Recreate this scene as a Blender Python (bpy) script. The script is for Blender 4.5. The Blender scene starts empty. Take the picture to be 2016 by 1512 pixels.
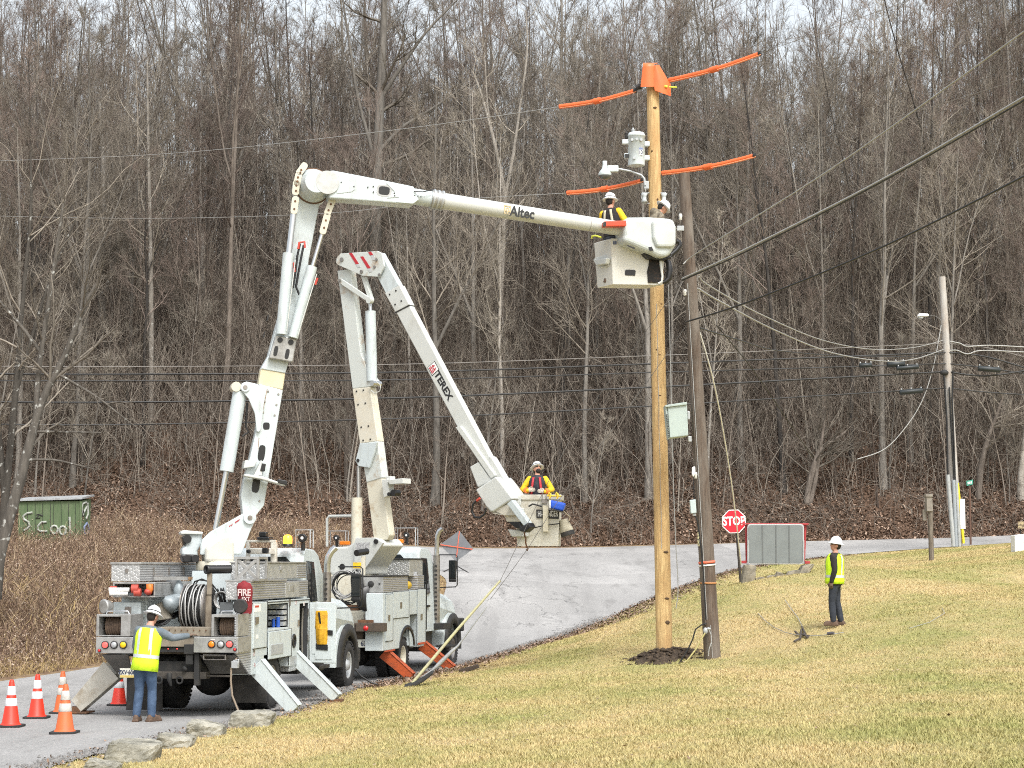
import bpy, math, random
import numpy as np
from mathutils import Vector, Matrix, geometry
random.seed(7); RNG = np.random.default_rng(11)
PI = math.pi
scene = bpy.context.scene
COL = scene.collection

# ------------------------------------------------------------ camera, world, sun, exposure
PW, PH, FPX = 2016.0, 1512.0, 3600.0
CAMZ = 2.6
PITCH = math.atan(356.0 / FPX)
cd = bpy.data.cameras.new('camera'); cam = bpy.data.objects.new('camera', cd); COL.objects.link(cam)
cd.sensor_width = 36.0; cd.lens = FPX / PW * 36.0; cd.clip_start = 0.1; cd.clip_end = 2000
cam.location = (0, 0, CAMZ); cam.rotation_euler = (PI / 2 + PITCH, 0, 0)
scene.camera = cam

SUN_EL, SUN_AZ = math.radians(52), math.radians(158)      # azimuth clockwise from +Y (north)
world = bpy.data.worlds.new('World'); scene.world = world; world.use_nodes = True
wn = world.node_tree; wn.nodes.clear()
sky = wn.nodes.new('ShaderNodeTexSky'); sky.sky_type = 'NISHITA'; sky.sun_disc = False
sky.sun_elevation = SUN_EL; sky.sun_rotation = SUN_AZ
sky.air_density = 1.6; sky.dust_density = 4.0; sky.ozone_density = 1.0
hs = wn.nodes.new('ShaderNodeHueSaturation'); hs.inputs['Saturation'].default_value = 0.34   # overcast
bg = wn.nodes.new('ShaderNodeBackground'); bg.inputs['Strength'].default_value = 0.15
wo = wn.nodes.new('ShaderNodeOutputWorld')
wn.links.new(sky.outputs[0], hs.inputs['Color']); wn.links.new(hs.outputs[0], bg.inputs['Color'])
wn.links.new(bg.outputs[0], wo.inputs['Surface'])
sd = bpy.data.lights.new('sun', 'SUN'); sd.energy = 1.3; sd.angle = math.radians(15); sd.color = (1, 0.985, 0.955)
sun = bpy.data.objects.new('sun', sd); COL.objects.link(sun)
_sv = Vector((math.sin(SUN_AZ) * math.cos(SUN_EL), math.cos(SUN_AZ) * math.cos(SUN_EL), math.sin(SUN_EL)))
sun.rotation_euler = _sv.to_track_quat('Z', 'Y').to_euler()
scene.view_settings.view_transform = 'Standard'; scene.view_settings.look = 'None'
scene.view_settings.exposure = 0.85; scene.view_settings.gamma = 1.0
scene.cycles.filter_width = 1.05; scene.cycles.use_denoising = False; scene.cycles.use_adaptive_sampling = False; scene.cycles.max_bounces = 6; scene.cycles.sample_clamp_indirect = 4.0

# ------------------------------------------------------------ picture point -> place
_cp, _sp = math.cos(PITCH), math.sin(PITCH)
CAM = Vector((0, 0, CAMZ))
def ray(px, py):
    a, b = (px - PW / 2) / FPX, (PH / 2 - py) / FPX
    return Vector((a, _cp - b * _sp, _sp + b * _cp))
def at(px, py, Y):
    d = ray(px, py); return CAM + d * (Y / d.y)
def on_plane(px, py, p0, n):
    d = ray(px, py); return CAM + d * ((p0 - CAM).dot(n) / d.dot(n))
def zoomer(x0, y0, s):
    return lambda X, Y: (x0 + X / s, y0 + Y / s)
zA = zoomer(180, 1000, 3.5167); zB = zoomer(600, 980, 3.6); zC = zoomer(420, 300, 3.78); zD = zoomer(380, 680, 3.5163)
zE = zoomer(640, 480, 2.6069); zF = zoomer(900, 860, 6.048); zG = zoomer(1080, 80, 2.9077); zH = zoomer(1150, 370, 6.574)
zI = zoomer(1280, 500, 3.287); zJ = zoomer(1400, 600, 3.0244); zK = zoomer(1380, 960, 4.447); zL = zoomer(0, 480, 2.6069)
zM = zoomer(0, 900, 3.78); zN = zoomer(1700, 500, 2.439); zO = zoomer(560, 300, 2.7243); zP = zoomer(1180, 900, 3.4364); zQ = zoomer(0, 1200, 3.6)

# ------------------------------------------------------------ materials
MATS = {}
def principled(name):
    m = bpy.data.materials.new(name); m.use_nodes = True
    return m, m.node_tree, m.node_tree.nodes['Principled BSDF']
def nd(nt, typ, **kw):
    n = nt.nodes.new(typ)
    for k, v in kw.items():
        if k in n.inputs.keys() if hasattr(n.inputs, 'keys') else False: n.inputs[k].default_value = v
        else: setattr(n, k, v)
    return n
def ramp(nt, stops, src):
    r = nt.nodes.new('ShaderNodeValToRGB'); e = r.color_ramp.elements
    while len(e) < len(stops): e.new(0.5)
    for el, (p, c) in zip(e, stops):
        el.position = p; el.color = (c[0], c[1], c[2], 1) if not isinstance(c, (int, float)) else (c, c, c, 1)
    nt.links.new(src, r.inputs[0]); return r.outputs[0]
def noise(nt, scale, detail=4, rough=0.6, vec=None, stretch=None, coord='Object'):
    n = nt.nodes.new('ShaderNodeTexNoise'); n.inputs['Scale'].default_value = scale
    n.inputs['Detail'].default_value = detail; n.inputs['Roughness'].default_value = rough
    if vec is None:
        tc = nt.nodes.new('ShaderNodeTexCoord'); vec = tc.outputs[coord]
    if stretch:
        mp = nt.nodes.new('ShaderNodeMapping'); mp.inputs['Scale'].default_value = stretch
        nt.links.new(vec, mp.inputs[0]); vec = mp.outputs[0]
    nt.links.new(vec, n.inputs['Vector']); return n.outputs['Fac']
def mixc(nt, fac, a, b, blend='MIX'):
    x = nt.nodes.new('ShaderNodeMix'); x.data_type = 'RGBA'; x.blend_type = blend
    def put(s, v):
        if isinstance(v, (int, float)): s.default_value = v
        elif isinstance(v, (tuple, list)): s.default_value = (v[0], v[1], v[2], 1)
        else: nt.links.new(v, s)
    put(x.inputs[0], fac); put(x.inputs[6], a); put(x.inputs[7], b)
    return x.outputs[2]
def bump(nt, bsdf, src, strength=0.3, dist=0.02):
    b = nt.nodes.new('ShaderNodeBump'); b.inputs['Strength'].default_value = strength; b.inputs['Distance'].default_value = dist
    nt.links.new(src, b.inputs['Height']); nt.links.new(b.outputs[0], bsdf.inputs['Normal'])
def M(name, col=None, rough=0.5, metal=0.0, col2=None, ns=6.0, nr=(0.45, 0.7), det=5, stretch=None, bmp=0, bscale=None, spec=None, emit=None):
    """cached simple material: base colour, optional noise-mixed second colour, optional noise bump"""
    if name in MATS: return MATS[name]
    m, nt, b = principled(name)
    b.inputs['Roughness'].default_value = rough; b.inputs['Metallic'].default_value = metal
    if spec is not None: b.inputs['Specular IOR Level'].default_value = spec
    b.inputs['Base Color'].default_value = (*col, 1)
    if col2:
        f = ramp(nt, [(nr[0], 0.0), (nr[1], 1.0)], noise(nt, ns, det, 0.65, stretch=stretch))
        nt.links.new(mixc(nt, f, col, col2), b.inputs['Base Color'])
    if bmp: bump(nt, b, noise(nt, bscale or ns * 3, 4, 0.6, stretch=stretch), bmp, 0.02)
    if emit:
        b.inputs['Emission Color'].default_value = (*emit[0], 1); b.inputs['Emission Strength'].default_value = emit[1]
    MATS[name] = m; return m

# ------------------------------------------------------------ mesh building
def link(o, parent=None):
    COL.objects.link(o)
    if parent is not None: o.parent = parent
    return o
def tag(o, label=None, cat=None, group=None, kind=None):
    if label: o['label'] = label
    if cat: o['category'] = cat
    if group: o['group'] = group
    if kind: o['kind'] = kind
    return o
def empty(name, loc=(0, 0, 0), rz=0.0, label=None, cat=None, group=None):
    o = bpy.data.objects.new(name, None); link(o); o.location = loc; o.rotation_euler = (0, 0, rz); o.empty_display_size = 0.3
    o['_rz'] = rz
    return tag(o, label, cat, group)
def root_matrix(o):
    while o.parent is not None: o = o.parent
    return Matrix.Translation(o.location) @ Matrix.Rotation(o.rotation_euler.z, 4, 'Z')
EACH = set('door_pocket sleeves mud_flap light_panel door_seam rack_gear lift_chain rear_skirt plate_panel access_hole bolt reflective_tape side_window cylinder_rod lift_cylinder hydraulic_hose terminal lug tow_hook edge_clip base_slot brace knot dark_stain chain_pin hose_sleeve side_rail parts_bin spray_can white_tube red_tool box_latch wear_plate collar_ring gusset_plate unit_marking cover_fitting rubber_pad rubber_boot valve_lever cab_step service_body compartment_door elbow_plate link_arm yellow_hook red_stripe bucket_bracket post_box stand rib red_frame hanger pin board_gap rail plank tail_beam hitch_bracket saddle_roller cover_base jib_head mount rusty_deck tread_panel boom_saddle board_clamp ground_wire bungee_rope'.split())
class MB:
    """collects shapes as vertices and faces; M maps the coordinates it is given to the world"""
    def __init__(s, M=None): s.v = []; s.f = []; s.mi = []; s.M = M; s.cm = 0; s.smooth = []
    def add(s, vs, fs, smooth=False):
        o = len(s.v)
        s.v += [(s.M @ Vector(v)) if s.M is not None else Vector(v) for v in vs]
        s.f += [tuple(i + o for i in f) for f in fs]; s.mi += [s.cm] * len(fs); s.smooth += [smooth] * len(fs)
        return s
    def box(s, x0, x1, y0, y1, z0, z1):
        return s.add([(x0, y0, z0), (x1, y0, z0), (x1, y1, z0), (x0, y1, z0), (x0, y0, z1), (x1, y0, z1), (x1, y1, z1), (x0, y1, z1)],
                     [(0, 3, 2, 1), (4, 5, 6, 7), (0, 1, 5, 4), (1, 2, 6, 5), (2, 3, 7, 6), (3, 0, 4, 7)])
    def prism(s, poly, d):
        """closed polygon of 3-D points extruded by vector d"""
        d = Vector(d); n = len(poly); P = [Vector(p) for p in poly]
        nrm = Vector((0, 0, 0))
        for i in range(n): nrm += P[i].cross(P[(i + 1) % n])
        if nrm.dot(d) > 0: P.reverse()
        vs = P + [p + d for p in P]
        return s.add(vs, [tuple(range(n)), tuple(range(2 * n - 1, n - 1, -1))] + [(i, i + n, (i + 1) % n + n, (i + 1) % n) for i in range(n)])
    def tube(s, pts, r, k=8, caps=True):
        P = [Vector(p) for p in pts]; n = len(P); R = r if isinstance(r, (list, tuple)) else [r] * n
        vs = []; ref = None
        for i in range(n):
            t = (P[min(i + 1, n - 1)] - P[max(i - 1, 0)])
            t = t.normalized() if t.length > 1e-9 else Vector((0, 0, 1))
            if ref is None:
                ref = t.cross(Vector((0, 0, 1)) if abs(t.z) < 0.9 else Vector((1, 0, 0))).normalized()
            u = (ref - t * ref.dot(t)).normalized(); w = t.cross(u); ref = u
            for j in range(k):
                a = 2 * PI * j / k; vs.append(P[i] + (u * math.cos(a) + w * math.sin(a)) * R[i])
        fs = [(i * k + j, i * k + (j + 1) % k, (i + 1) * k + (j + 1) % k, (i + 1) * k + j) for i in range(n - 1) for j in range(k)]
        s.add(vs, fs, True)
        if caps:
            o = len(vs)
            s.add([vs[j] for j in range(k)], [tuple(reversed(range(k)))])
            s.add([vs[(n - 1) * k + j] for j in range(k)], [tuple(range(k))])
        return s
    def cyl(s, p0, p1, r0, r1=None, k=16): return s.tube([p0, p1], [r0, r0 if r1 is None else r1], k)
    def lathe(s, prof, c=(0, 0, 0), axis=(0, 0, 1), k=20, sx=1.0, sy=1.0, up=None):
        """prof: (radius, height) pairs turned about axis at c"""
        a = Vector(axis).normalized()
        u = Vector(up) if up is not None else a.cross(Vector((0, 1, 0)) if abs(a.y) < 0.9 else Vector((1, 0, 0)))
        u = (u - a * u.dot(a)).normalized(); w = a.cross(u); c = Vector(c); vs = []
        for r, h in prof:
            for j in range(k):
                t = 2 * PI * j / k; vs.append(c + a * h + (u * math.cos(t) * sx + w * math.sin(t) * sy) * r)
        fs = [(i * k + j, i * k + (j + 1) % k, (i + 1) * k + (j + 1) % k, (i + 1) * k + j) for i in range(len(prof) - 1) for j in range(k)]
        s.add(vs, fs, True)
        if prof[0][0] > 1e-4: s.add(vs[:k], [tuple(reversed(range(k)))])
        if prof[-1][0] > 1e-4: s.add(vs[-k:], [tuple(range(k))])
        return s
    def ell(s, c, r, k=12, R=None):
        c = Vector(c); vs = []; n = max(6, k * 2 // 3)
        for i in range(n + 1):
            a = PI * i / n - PI / 2
            for j in range(k):
                t = 2 * PI * j / k
                p = Vector((r[0] * math.cos(a) * math.cos(t), r[1] * math.cos(a) * math.sin(t), r[2] * math.sin(a)))
                vs.append(c + (R @ p if R is not None else p))
        fs = [(i * k + j, i * k + (j + 1) % k, (i + 1) * k + (j + 1) % k, (i + 1) * k + j) for i in range(n) for j in range(k)]
        return s.add(vs, fs, True)
    def loft(s, rings, closed_ends=True, smooth=True):
        k = len(rings[0]); vs = [p for r in rings for p in r]
        fs = [(i * k + j, i * k + (j + 1) % k, (i + 1) * k + (j + 1) % k, (i + 1) * k + j) for i in range(len(rings) - 1) for j in range(k)]
        s.add(vs, fs, smooth)
        if closed_ends:
            s.add(rings[0], [tuple(reversed(range(k)))]); s.add(rings[-1], [tuple(range(k))])
        return s
    def groups(s):
        """faces grouped into pieces that touch (by shared vertices, then by overlapping boxes)"""
        par = list(range(len(s.v)))
        def find(a):
            while par[a] != a: par[a] = par[par[a]]; a = par[a]
            return a
        for f in s.f:
            r = find(f[0])
            for i in f[1:]: par[find(i)] = r
        isl = {}
        for k, f in enumerate(s.f): isl.setdefault(find(f[0]), []).append(k)
        L = []
        for fs in isl.values():
            P = [s.v[i] for k in fs for i in s.f[k]]; L.append([fs, [min(p[a] for p in P) - .001 for a in range(3)], [max(p[a] for p in P) + .001 for a in range(3)]])
        done = []
        while L:
            a = L.pop(); i = 0
            while i < len(L):
                b = L[i]
                if all(a[1][k] <= b[2][k] and b[1][k] <= a[2][k] for k in range(3)):
                    a = [a[0] + b[0], [min(x, y) for x, y in zip(a[1], b[1])], [max(x, y) for x, y in zip(a[2], b[2])]]; L.pop(i); i = 0
                else: i += 1
            done.append(a)
        return [sorted(d[0]) for d in sorted(done, key=lambda d: d[0][0] if d[0] else 0)]
    def build(s, name, mats, parent=None, bevel=0.0, seg=2, remesh=0.0, smooth_it=0, label=None):
        if name in EACH and parent is not None:
            g = s.groups()
            if len(g) > 1:
                first = None
                for fs in g:
                    q = MB(); mp = {}
                    for k in fs:
                        ids = []
                        for i in s.f[k]:
                            if i not in mp: mp[i] = len(q.v); q.v.append(s.v[i])
                            ids.append(mp[i])
                        q.f.append(tuple(ids)); q.mi.append(s.mi[k]); q.smooth.append(s.smooth[k])
                    o = q._build(name, mats, parent, bevel, seg, remesh, smooth_it, label); first = first or o
                return first
        return s._build(name, mats, parent, bevel, seg, remesh, smooth_it, label)
    def _build(s, name, mats, parent=None, bevel=0.0, seg=2, remesh=0.0, smooth_it=0, label=None):
        if not isinstance(mats, (list, tuple)): mats = [mats]
        vs = s.v
        if parent is not None:
            inv = root_matrix(parent).inverted(); vs = [inv @ v for v in vs]
        me = bpy.data.meshes.new(name); me.from_pydata([tuple(v) for v in vs], [], s.f)
        for m in mats: me.materials.append(m)
        me.polygons.foreach_set('material_index', s.mi)
        me.polygons.foreach_set('use_smooth', [True] * len(s.f) if remesh else s.smooth)
        me.update()
        o = link(bpy.data.objects.new(name, me), parent)
        if bevel:
            b = o.modifiers.new('bevel', 'BEVEL'); b.width = bevel; b.segments = seg; b.limit_method = 'ANGLE'; b.angle_limit = math.radians(40); b.use_clamp_overlap = True
        if remesh:
            r = o.modifiers.new('skin', 'REMESH'); r.mode = 'VOXEL'; r.voxel_size = remesh; r.use_smooth_shade = True
            sm = o.modifiers.new('smooth', 'SMOOTH'); sm.factor = 0.5; sm.iterations = smooth_it or 3
        if label: o['label'] = label
        return o

def np_mesh(name, parts, mats, parent=None, smooth=True):
    """parts: list of (V (n,3), F (m,k), material index)"""
    nv = sum(len(p[0]) for p in parts); nf = sum(len(p[1]) for p in parts)
    V = np.concatenate([p[0] for p in parts]).astype(np.float32)
    loops = []; tot = []; mi = []; off = 0
    for v, f, m in parts:
        loops.append((f + off).ravel()); tot.append(np.full(len(f), f.shape[1])); mi.append(np.full(len(f), m)); off += len(v)
    loops = np.concatenate(loops).astype(np.int32); tot = np.concatenate(tot).astype(np.int32); mi = np.concatenate(mi).astype(np.int32)
    me = bpy.data.meshes.new(name)
    me.vertices.add(nv); me.vertices.foreach_set('co', V.ravel())
    me.loops.add(len(loops)); me.loops.foreach_set('vertex_index', loops)
    me.polygons.add(nf); st = np.zeros(nf, np.int32); st[1:] = np.cumsum(tot)[:-1]
    me.polygons.foreach_set('loop_start', st); me.polygons.foreach_set('material_index', mi)
    me.polygons.foreach_set('use_smooth', np.full(nf, smooth))
    for m in (mats if isinstance(mats, (list, tuple)) else [mats]): me.materials.append(m)
    me.update(calc_edges=True); me.validate()
    if name is None: return me
    return link(bpy.data.objects.new(name, me), parent)
def np_tubes(P, R, k):
    """P (N,M,3) centre lines, R (N,M) radii -> verts, quads"""
    N, Mm, _ = P.shape
    T = np.gradient(P, axis=1); T /= np.linalg.norm(T, axis=2, keepdims=True) + 1e-9
    ref = np.where(np.abs(T[:, :1, 2:3]) < 0.9, np.array([0, 0, 1.0]), np.array([1.0, 0, 0])); ref = np.repeat(ref, Mm, axis=1)
    U = np.cross(T, ref); U /= np.linalg.norm(U, axis=2, keepdims=True) + 1e-9; Wv = np.cross(T, U)
    a = np.arange(k) * 2 * PI / k
    V = P[:, :, None, :] + (U[:, :, None, :] * np.cos(a)[None, None, :, None] + Wv[:, :, None, :] * np.sin(a)[None, None, :, None]) * R[:, :, None, None]
    idx = np.arange(N * Mm * k).reshape(N, Mm, k)
    A = idx[:, :-1, :]; B = np.roll(A, -1, axis=2); D = idx[:, 1:, :]; C = np.roll(D, -1, axis=2)
    return V.reshape(-1, 3), np.stack([A, B, C, D], -1).reshape(-1, 4)
def text_mesh(txt, size, place, depth=0.004, mat=None, name='lettering', parent=None, font_scale_x=1.0, bold=0.0, shear=0.0):
    """lettering laid in the frame place = (origin, x axis, y axis); centred on origin"""
    cu = bpy.data.curves.new('txt', 'FONT'); cu.body = txt; cu.size = size; cu.align_x = 'CENTER'; cu.align_y = 'CENTER'; cu.extrude = depth; cu.offset = bold; cu.shear = shear
    cu.resolution_u = 3
    ob = bpy.data.objects.new('txt', cu); COL.objects.link(ob)
    bpy.context.view_layer.update()
    me = bpy.data.meshes.new_from_object(ob.evaluated_get(bpy.context.evaluated_depsgraph_get()))
    bpy.data.objects.remove(ob); bpy.data.curves.remove(cu)
    o, x, y = (Vector(p) for p in place); x.normalize(); y.normalize(); z = x.cross(y)
    Mx = Matrix(((x.x * font_scale_x, y.x, z.x, o.x), (x.y * font_scale_x, y.y, z.y, o.y), (x.z * font_scale_x, y.z, z.z, o.z), (0, 0, 0, 1)))
    if parent is not None: Mx = root_matrix(parent).inverted() @ Mx
    me.transform(Mx); me.materials.clear(); me.materials.append(mat)
    return link(bpy.data.objects.new(name, me), parent)
# ------------------------------------------------------------ terrain
def cp(px, py, Y):
    p = at(px, py, Y); return (p.x, p.y, p.z)
_ctl = [(-4.9, 31, 0), (-7.2, 31, 0), (-9.5, 31, 0), (-8, 24, 0), (-6.2, 20, 0.02), (-11, 40, 0), (-10.4, 46, 0.02), (-4, 36, -.03), (-6, 40, -.05), (-3.2, 41.5, -.05),
        (-5.5, 46, -.08), (-1.9, 47, -.06), (-4, 50, 0.0), (-12.5, 24, 0), (-12, 34, 0.02), (-14, 40, .2), (-20, 40, .7), (-14, 50, .6), (-12, 55, .9), (-16, 62, 1.5), (-20, 70, 2.3), (-10, 66, 1.8),
        (-8, 58, .9), (-14, 76, 2.9), (-22, 78, 3.1), (-30, 60, 2.0), (-8, 8, .3), (8, 8, 1.2), (0, 8, .9), (-6, 76, 3.2), (-14, 86, 4.0), (-24, 86, 4.2), (24, 60, 4.2), (20, 40, 2.6), (24, 86, 4.2)]
_EDGE_R = [(-6.6, 12), (-6.2, 20), (-5.75, 23.5), (-4.9, 26), (-4.35, 28.8), (-3.95, 32), (-3.75, 34.4), (-3.3, 38), (-2.7, 42)] + \
          [cp(*q)[:2] for q in ((900, 1312, 47), (1000, 1285, 51), (1100, 1255, 56), (1200, 1218, 60), (1300, 1172, 64), (1380, 1142, 67), (1450, 1120, 69), (1600, 1100, 71), (1700, 1090, 73), (1870, 1076, 75), (2016, 1068, 76))] + [(32, 78.5)]
_ctl += [cp(*q) for q in ((900, 1312, 47), (1000, 1285, 51), (1100, 1255, 56), (1200, 1218, 60), (1300, 1172, 64), (1380, 1142, 67), (1450, 1120, 69), (1600, 1100, 71), (1700, 1090, 73), (2016, 1068, 76),
        (1307, 1290, 38.5), (1403, 1300, 37.5), (1645, 1232, 38), (1475, 1143, 50), (1585, 1122, 52), (1834, 1103, 64), (1008, 1512, 15.5), (2016, 1512, 12.5), (2016, 1300, 30), (560, 1512, 20), (800, 1440, 24),
        (1100, 1440, 22), (1600, 1400, 22), (805, 1350, 37.5), (900, 1080, 84), (1300, 1075, 84), (1600, 1066, 85), (2016, 1061, 86), (928, 1150, 62), (905, 1120, 68), (860, 1105, 73), (2016, 1150, 48), (1250, 1350, 31))]
_ctl = np.array(_ctl)
def _tps(d): return np.where(d > 0, d * d * np.log(d + 1e-9), 0.0)
_n = len(_ctl); _K = np.linalg.norm(_ctl[:, None, :2] - _ctl[None, :, :2], axis=2)
_A = np.zeros((_n + 3, _n + 3)); _A[:_n, :_n] = _tps(_K) + np.eye(_n) * 1.5; _A[:_n, _n] = 1; _A[:_n, _n + 1:] = _ctl[:, :2]; _A[_n:, :_n] = _A[:_n, _n:].T
_w = np.linalg.solve(_A, np.concatenate([_ctl[:, 2], np.zeros(3)]))
HILL_Y, CREST = 86.0, 128.0
def H(x, y):
    """ground height, arrays or numbers"""
    x = np.asarray(x, float); y = np.asarray(y, float); shp = np.broadcast(x, y).shape
    x = np.broadcast_to(x, shp).ravel(); y = np.broadcast_to(y, shp).ravel()
    xc = np.clip(x, -30, 28); yc = np.clip(y, 6, HILL_Y); z = np.empty(len(x))
    for i in range(0, len(x), 20000):
        s = slice(i, i + 20000); d = np.hypot(xc[s, None] - _ctl[None, :, 0], yc[s, None] - _ctl[None, :, 1])
        z[s] = _tps(d) @ _w[:_n] + _w[_n] + xc[s] * _w[_n + 1] + yc[s] * _w[_n + 2]
    t = np.maximum(y - HILL_Y, 0)
    up = np.minimum(t, CREST - HILL_Y); over = np.maximum(y - CREST, 0)
    lump = (np.sin(x * .21 + 1.3) * np.cos(y * .17) * .9 + np.sin(x * .53 + y * .31) * .35) * np.clip(t / 8, 0, 1)
    z = z + up * .46 + 1.1 * (1 - np.exp(-t / 1.6)) - over * .04 + lump
    return z.reshape(shp) if shp else float(z[0])
def gz(x, y): return float(H(np.array([x]), np.array([y]))[0])
def gp(x, y, dz=0.0): return Vector((x, y, gz(x, y) + dz))

_ROAD = np.array(_EDGE_R + [(32, 87)] + [cp(*q)[:2] for q in ((2016, 1061, 86), (1600, 1066, 85), (1300, 1075, 84), (900, 1080, 84))] +
        [(-7.5, 83.5), (-7.5, 69), (-4.6, 68), (-3.6, 67), (-2.6, 65), (-2.1, 62), (-2.5, 58), (-4.2, 54), (-6.5, 51.5), (-10.2, 47.5), (-11, 43), (-11.4, 40), (-12, 34), (-12.8, 26), (-13.5, 12)])
def _dense(poly, step):
    out = []
    for i in range(len(poly)):
        a, b = np.array(poly[i]), np.array(poly[(i + 1) % len(poly)]); n = max(1, int(np.linalg.norm(b - a) / step))
        out += [tuple(a + (b - a) * k / n) for k in range(n)]
    return out
def _chaikin(poly, it=2):
    P = np.array(poly, float)
    for _ in range(it):
        Q = np.roll(P, -1, axis=0); P = np.stack([P * .75 + Q * .25, P * .25 + Q * .75], 1).reshape(-1, 2)
    return P
ROADP = np.array(_dense(_chaikin(_ROAD), 0.6))
def in_poly(x, y, P):
    x = np.asarray(x); y = np.asarray(y); c = np.zeros(x.shape, bool); n = len(P)
    for i in range(n):
        x0, y0 = P[i]; x1, y1 = P[(i + 1) % n]
        if y0 == y1: continue
        m = ((y0 > y) != (y1 > y)) & (x < (x1 - x0) * (y - y0) / (y1 - y0) + x0); c ^= m
    return c
_er = np.array(_EDGE_R)
def edge_r(y): return np.interp(y, _er[:, 1], _er[:, 0])
def is_lawn(x, y): return (x > edge_r(y) + .05) & (y < 79) & ~in_poly(x, y, ROADP)

# soil / turf / leaf litter, coloured by what grows there
def turf_colour(nt, extra=None):
    geo = nt.nodes.new('ShaderNodeNewGeometry'); pos = geo.outputs['Position']
    big = noise(nt, .35, 5, .65, vec=pos, stretch=(1, .55, 1)); mid = noise(nt, 2.2, 5, .7, vec=pos); fine = noise(nt, 38, 3, .65, vec=pos)
    a = nt.nodes.new('ShaderNodeMath'); a.operation = 'MULTIPLY_ADD'; nt.links.new(mid, a.inputs[0]); a.inputs[1].default_value = .38; nt.links.new(big, a.inputs[2])
    g = ramp(nt, [(.56, 0.0), (.86, .9)], a.outputs[0])
    straw = ramp(nt, [(.2, (.37, .275, .13)), (.5, (.51, .40, .205)), (.8, (.62, .51, .29))], fine)
    green = ramp(nt, [(.2, (.20, .205, .065)), (.5, (.29, .295, .105)), (.8, (.40, .40, .17))], fine)
    return mixc(nt, g, straw, green)
m, nt, b = principled('turf'); MATS['turf'] = m
nt.links.new(turf_colour(nt), b.inputs['Base Color']); b.inputs['Roughness'].default_value = .95; b.inputs['Specular IOR Level'].default_value = .1
bump(nt, b, noise(nt, 60, 4, .7), .8, .04)
m, nt, b = principled('leaf_litter'); MATS['litter'] = m
geo = nt.nodes.new('ShaderNodeNewGeometry')
f = noise(nt, 5.5, 6, .75, vec=geo.outputs['Position']); f2 = noise(nt, .5, 4, .6, vec=geo.outputs['Position'])
c1 = ramp(nt, [(.3, (.04, .027, .02)), (.48, (.12, .078, .054)), (.6, (.20, .13, .092)), (.75, (.31, .22, .165))], f)
nt.links.new(mixc(nt, ramp(nt, [(.4, 0.0), (.7, .6)], f2), c1, (.085, .058, .042)), b.inputs['Base Color'])
b.inputs['Roughness'].default_value = .95; b.inputs['Specular IOR Level'].default_value = .1; bump(nt, b, f, 1.0, .15)
M('verge', (.16, .105, .07), .95, 0, (.30, .225, .125), 3, (.4, .65), bmp=.6, bscale=30, spec=.1)

def grid_obj(name, xs, ys, kindf, mats):
    X, Y = np.meshgrid(xs, ys); Z = H(X, Y); V = np.stack([X, Y, Z], -1).reshape(-1, 3)
    i = np.arange(X.size).reshape(X.shape)
    F = np.stack([i[:-1, :-1], i[:-1, 1:], i[1:, 1:], i[1:, :-1]], -1).reshape(-1, 4)
    C = V[F].mean(1); k = kindf(C[:, 0], C[:, 1])
    parts = []; o = np_mesh(name, [(V, F, 0)], mats); o.data.polygons.foreach_set('material_index', k.astype(np.int32)); o['kind'] = 'structure'
    return o
xs = np.unique(np.concatenate([np.linspace(-300, -34, 24), np.arange(-34, 32.1, .5), np.linspace(32, 300, 24)]))
ys1 = np.concatenate([np.linspace(-60, 8, 14), np.arange(9, 86.1, .5)]); ys1[-1] = HILL_Y
ground = grid_obj('ground', xs, ys1, lambda x, y: np.where((x > edge_r(y) - .1) & (y < 80), 0, 1), [MATS['turf'], MATS['verge']])
ys2 = np.concatenate([np.arange(HILL_Y, 94, .5), np.arange(94, 140, 1.0), np.linspace(140, 400, 20)])
hill = grid_obj('hillside', xs, ys2, lambda x, y: np.zeros(len(x)), [MATS['litter']])

# asphalt road, draped on the ground
bx0, by0, bx1, by1 = ROADP[:, 0].min(), ROADP[:, 1].min(), ROADP[:, 0].max(), ROADP[:, 1].max()
gx, gy = np.meshgrid(np.arange(bx0, bx1, .5), np.arange(by0, by1, .5)); gx = gx.ravel(); gy = gy.ravel()
k = in_poly(gx, gy, ROADP); gx, gy = gx[k], gy[k]
nb = len(ROADP); pts = [Vector(p) for p in ROADP] + [Vector((a, c)) for a, c in zip(gx, gy)]
tri = geometry.delaunay_2d_cdt(pts, [(i, (i + 1) % nb) for i in range(nb)], [], 1, 1e-4)
rv = np.array([(p.x, p.y) for p in tri[0]]); rz = H(rv[:, 0], rv[:, 1]) + .025
m, nt, b = principled('asphalt'); MATS['asphalt'] = m
geo = nt.nodes.new('ShaderNodeNewGeometry'); pos = geo.outputs['Position']
n1 = noise(nt, .35, 5, .6, vec=pos, stretch=(1, .45, 1)); n2 = noise(nt, 24, 5, .8, vec=pos); n3 = noise(nt, 1.3, 5, .65, vec=pos, stretch=(1, .3, 1))
base = ramp(nt, [(.3, (.33, .325, .315)), (.55, (.42, .412, .40)), (.75, (.50, .49, .475))], n1)
base = mixc(nt, ramp(nt, [(.40, 0.0), (.60, .6)], n2), base, (.17, .168, .165)); base = mixc(nt, ramp(nt, [(.60, 0.0), (.72, .6)], noise(nt, 31, 3, .7, vec=pos)), base, (.52, .52, .51))
base = mixc(nt, ramp(nt, [(.55, 0.0), (.72, .5)], n3), base, (.15, .145, .14))
cr = nt.nodes.new('ShaderNodeTexVoronoi'); cr.feature = 'DISTANCE_TO_EDGE'; cr.inputs['Scale'].default_value = .42
wv = nt.nodes.new('ShaderNodeVectorMath'); wv.operation = 'ADD'
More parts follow.
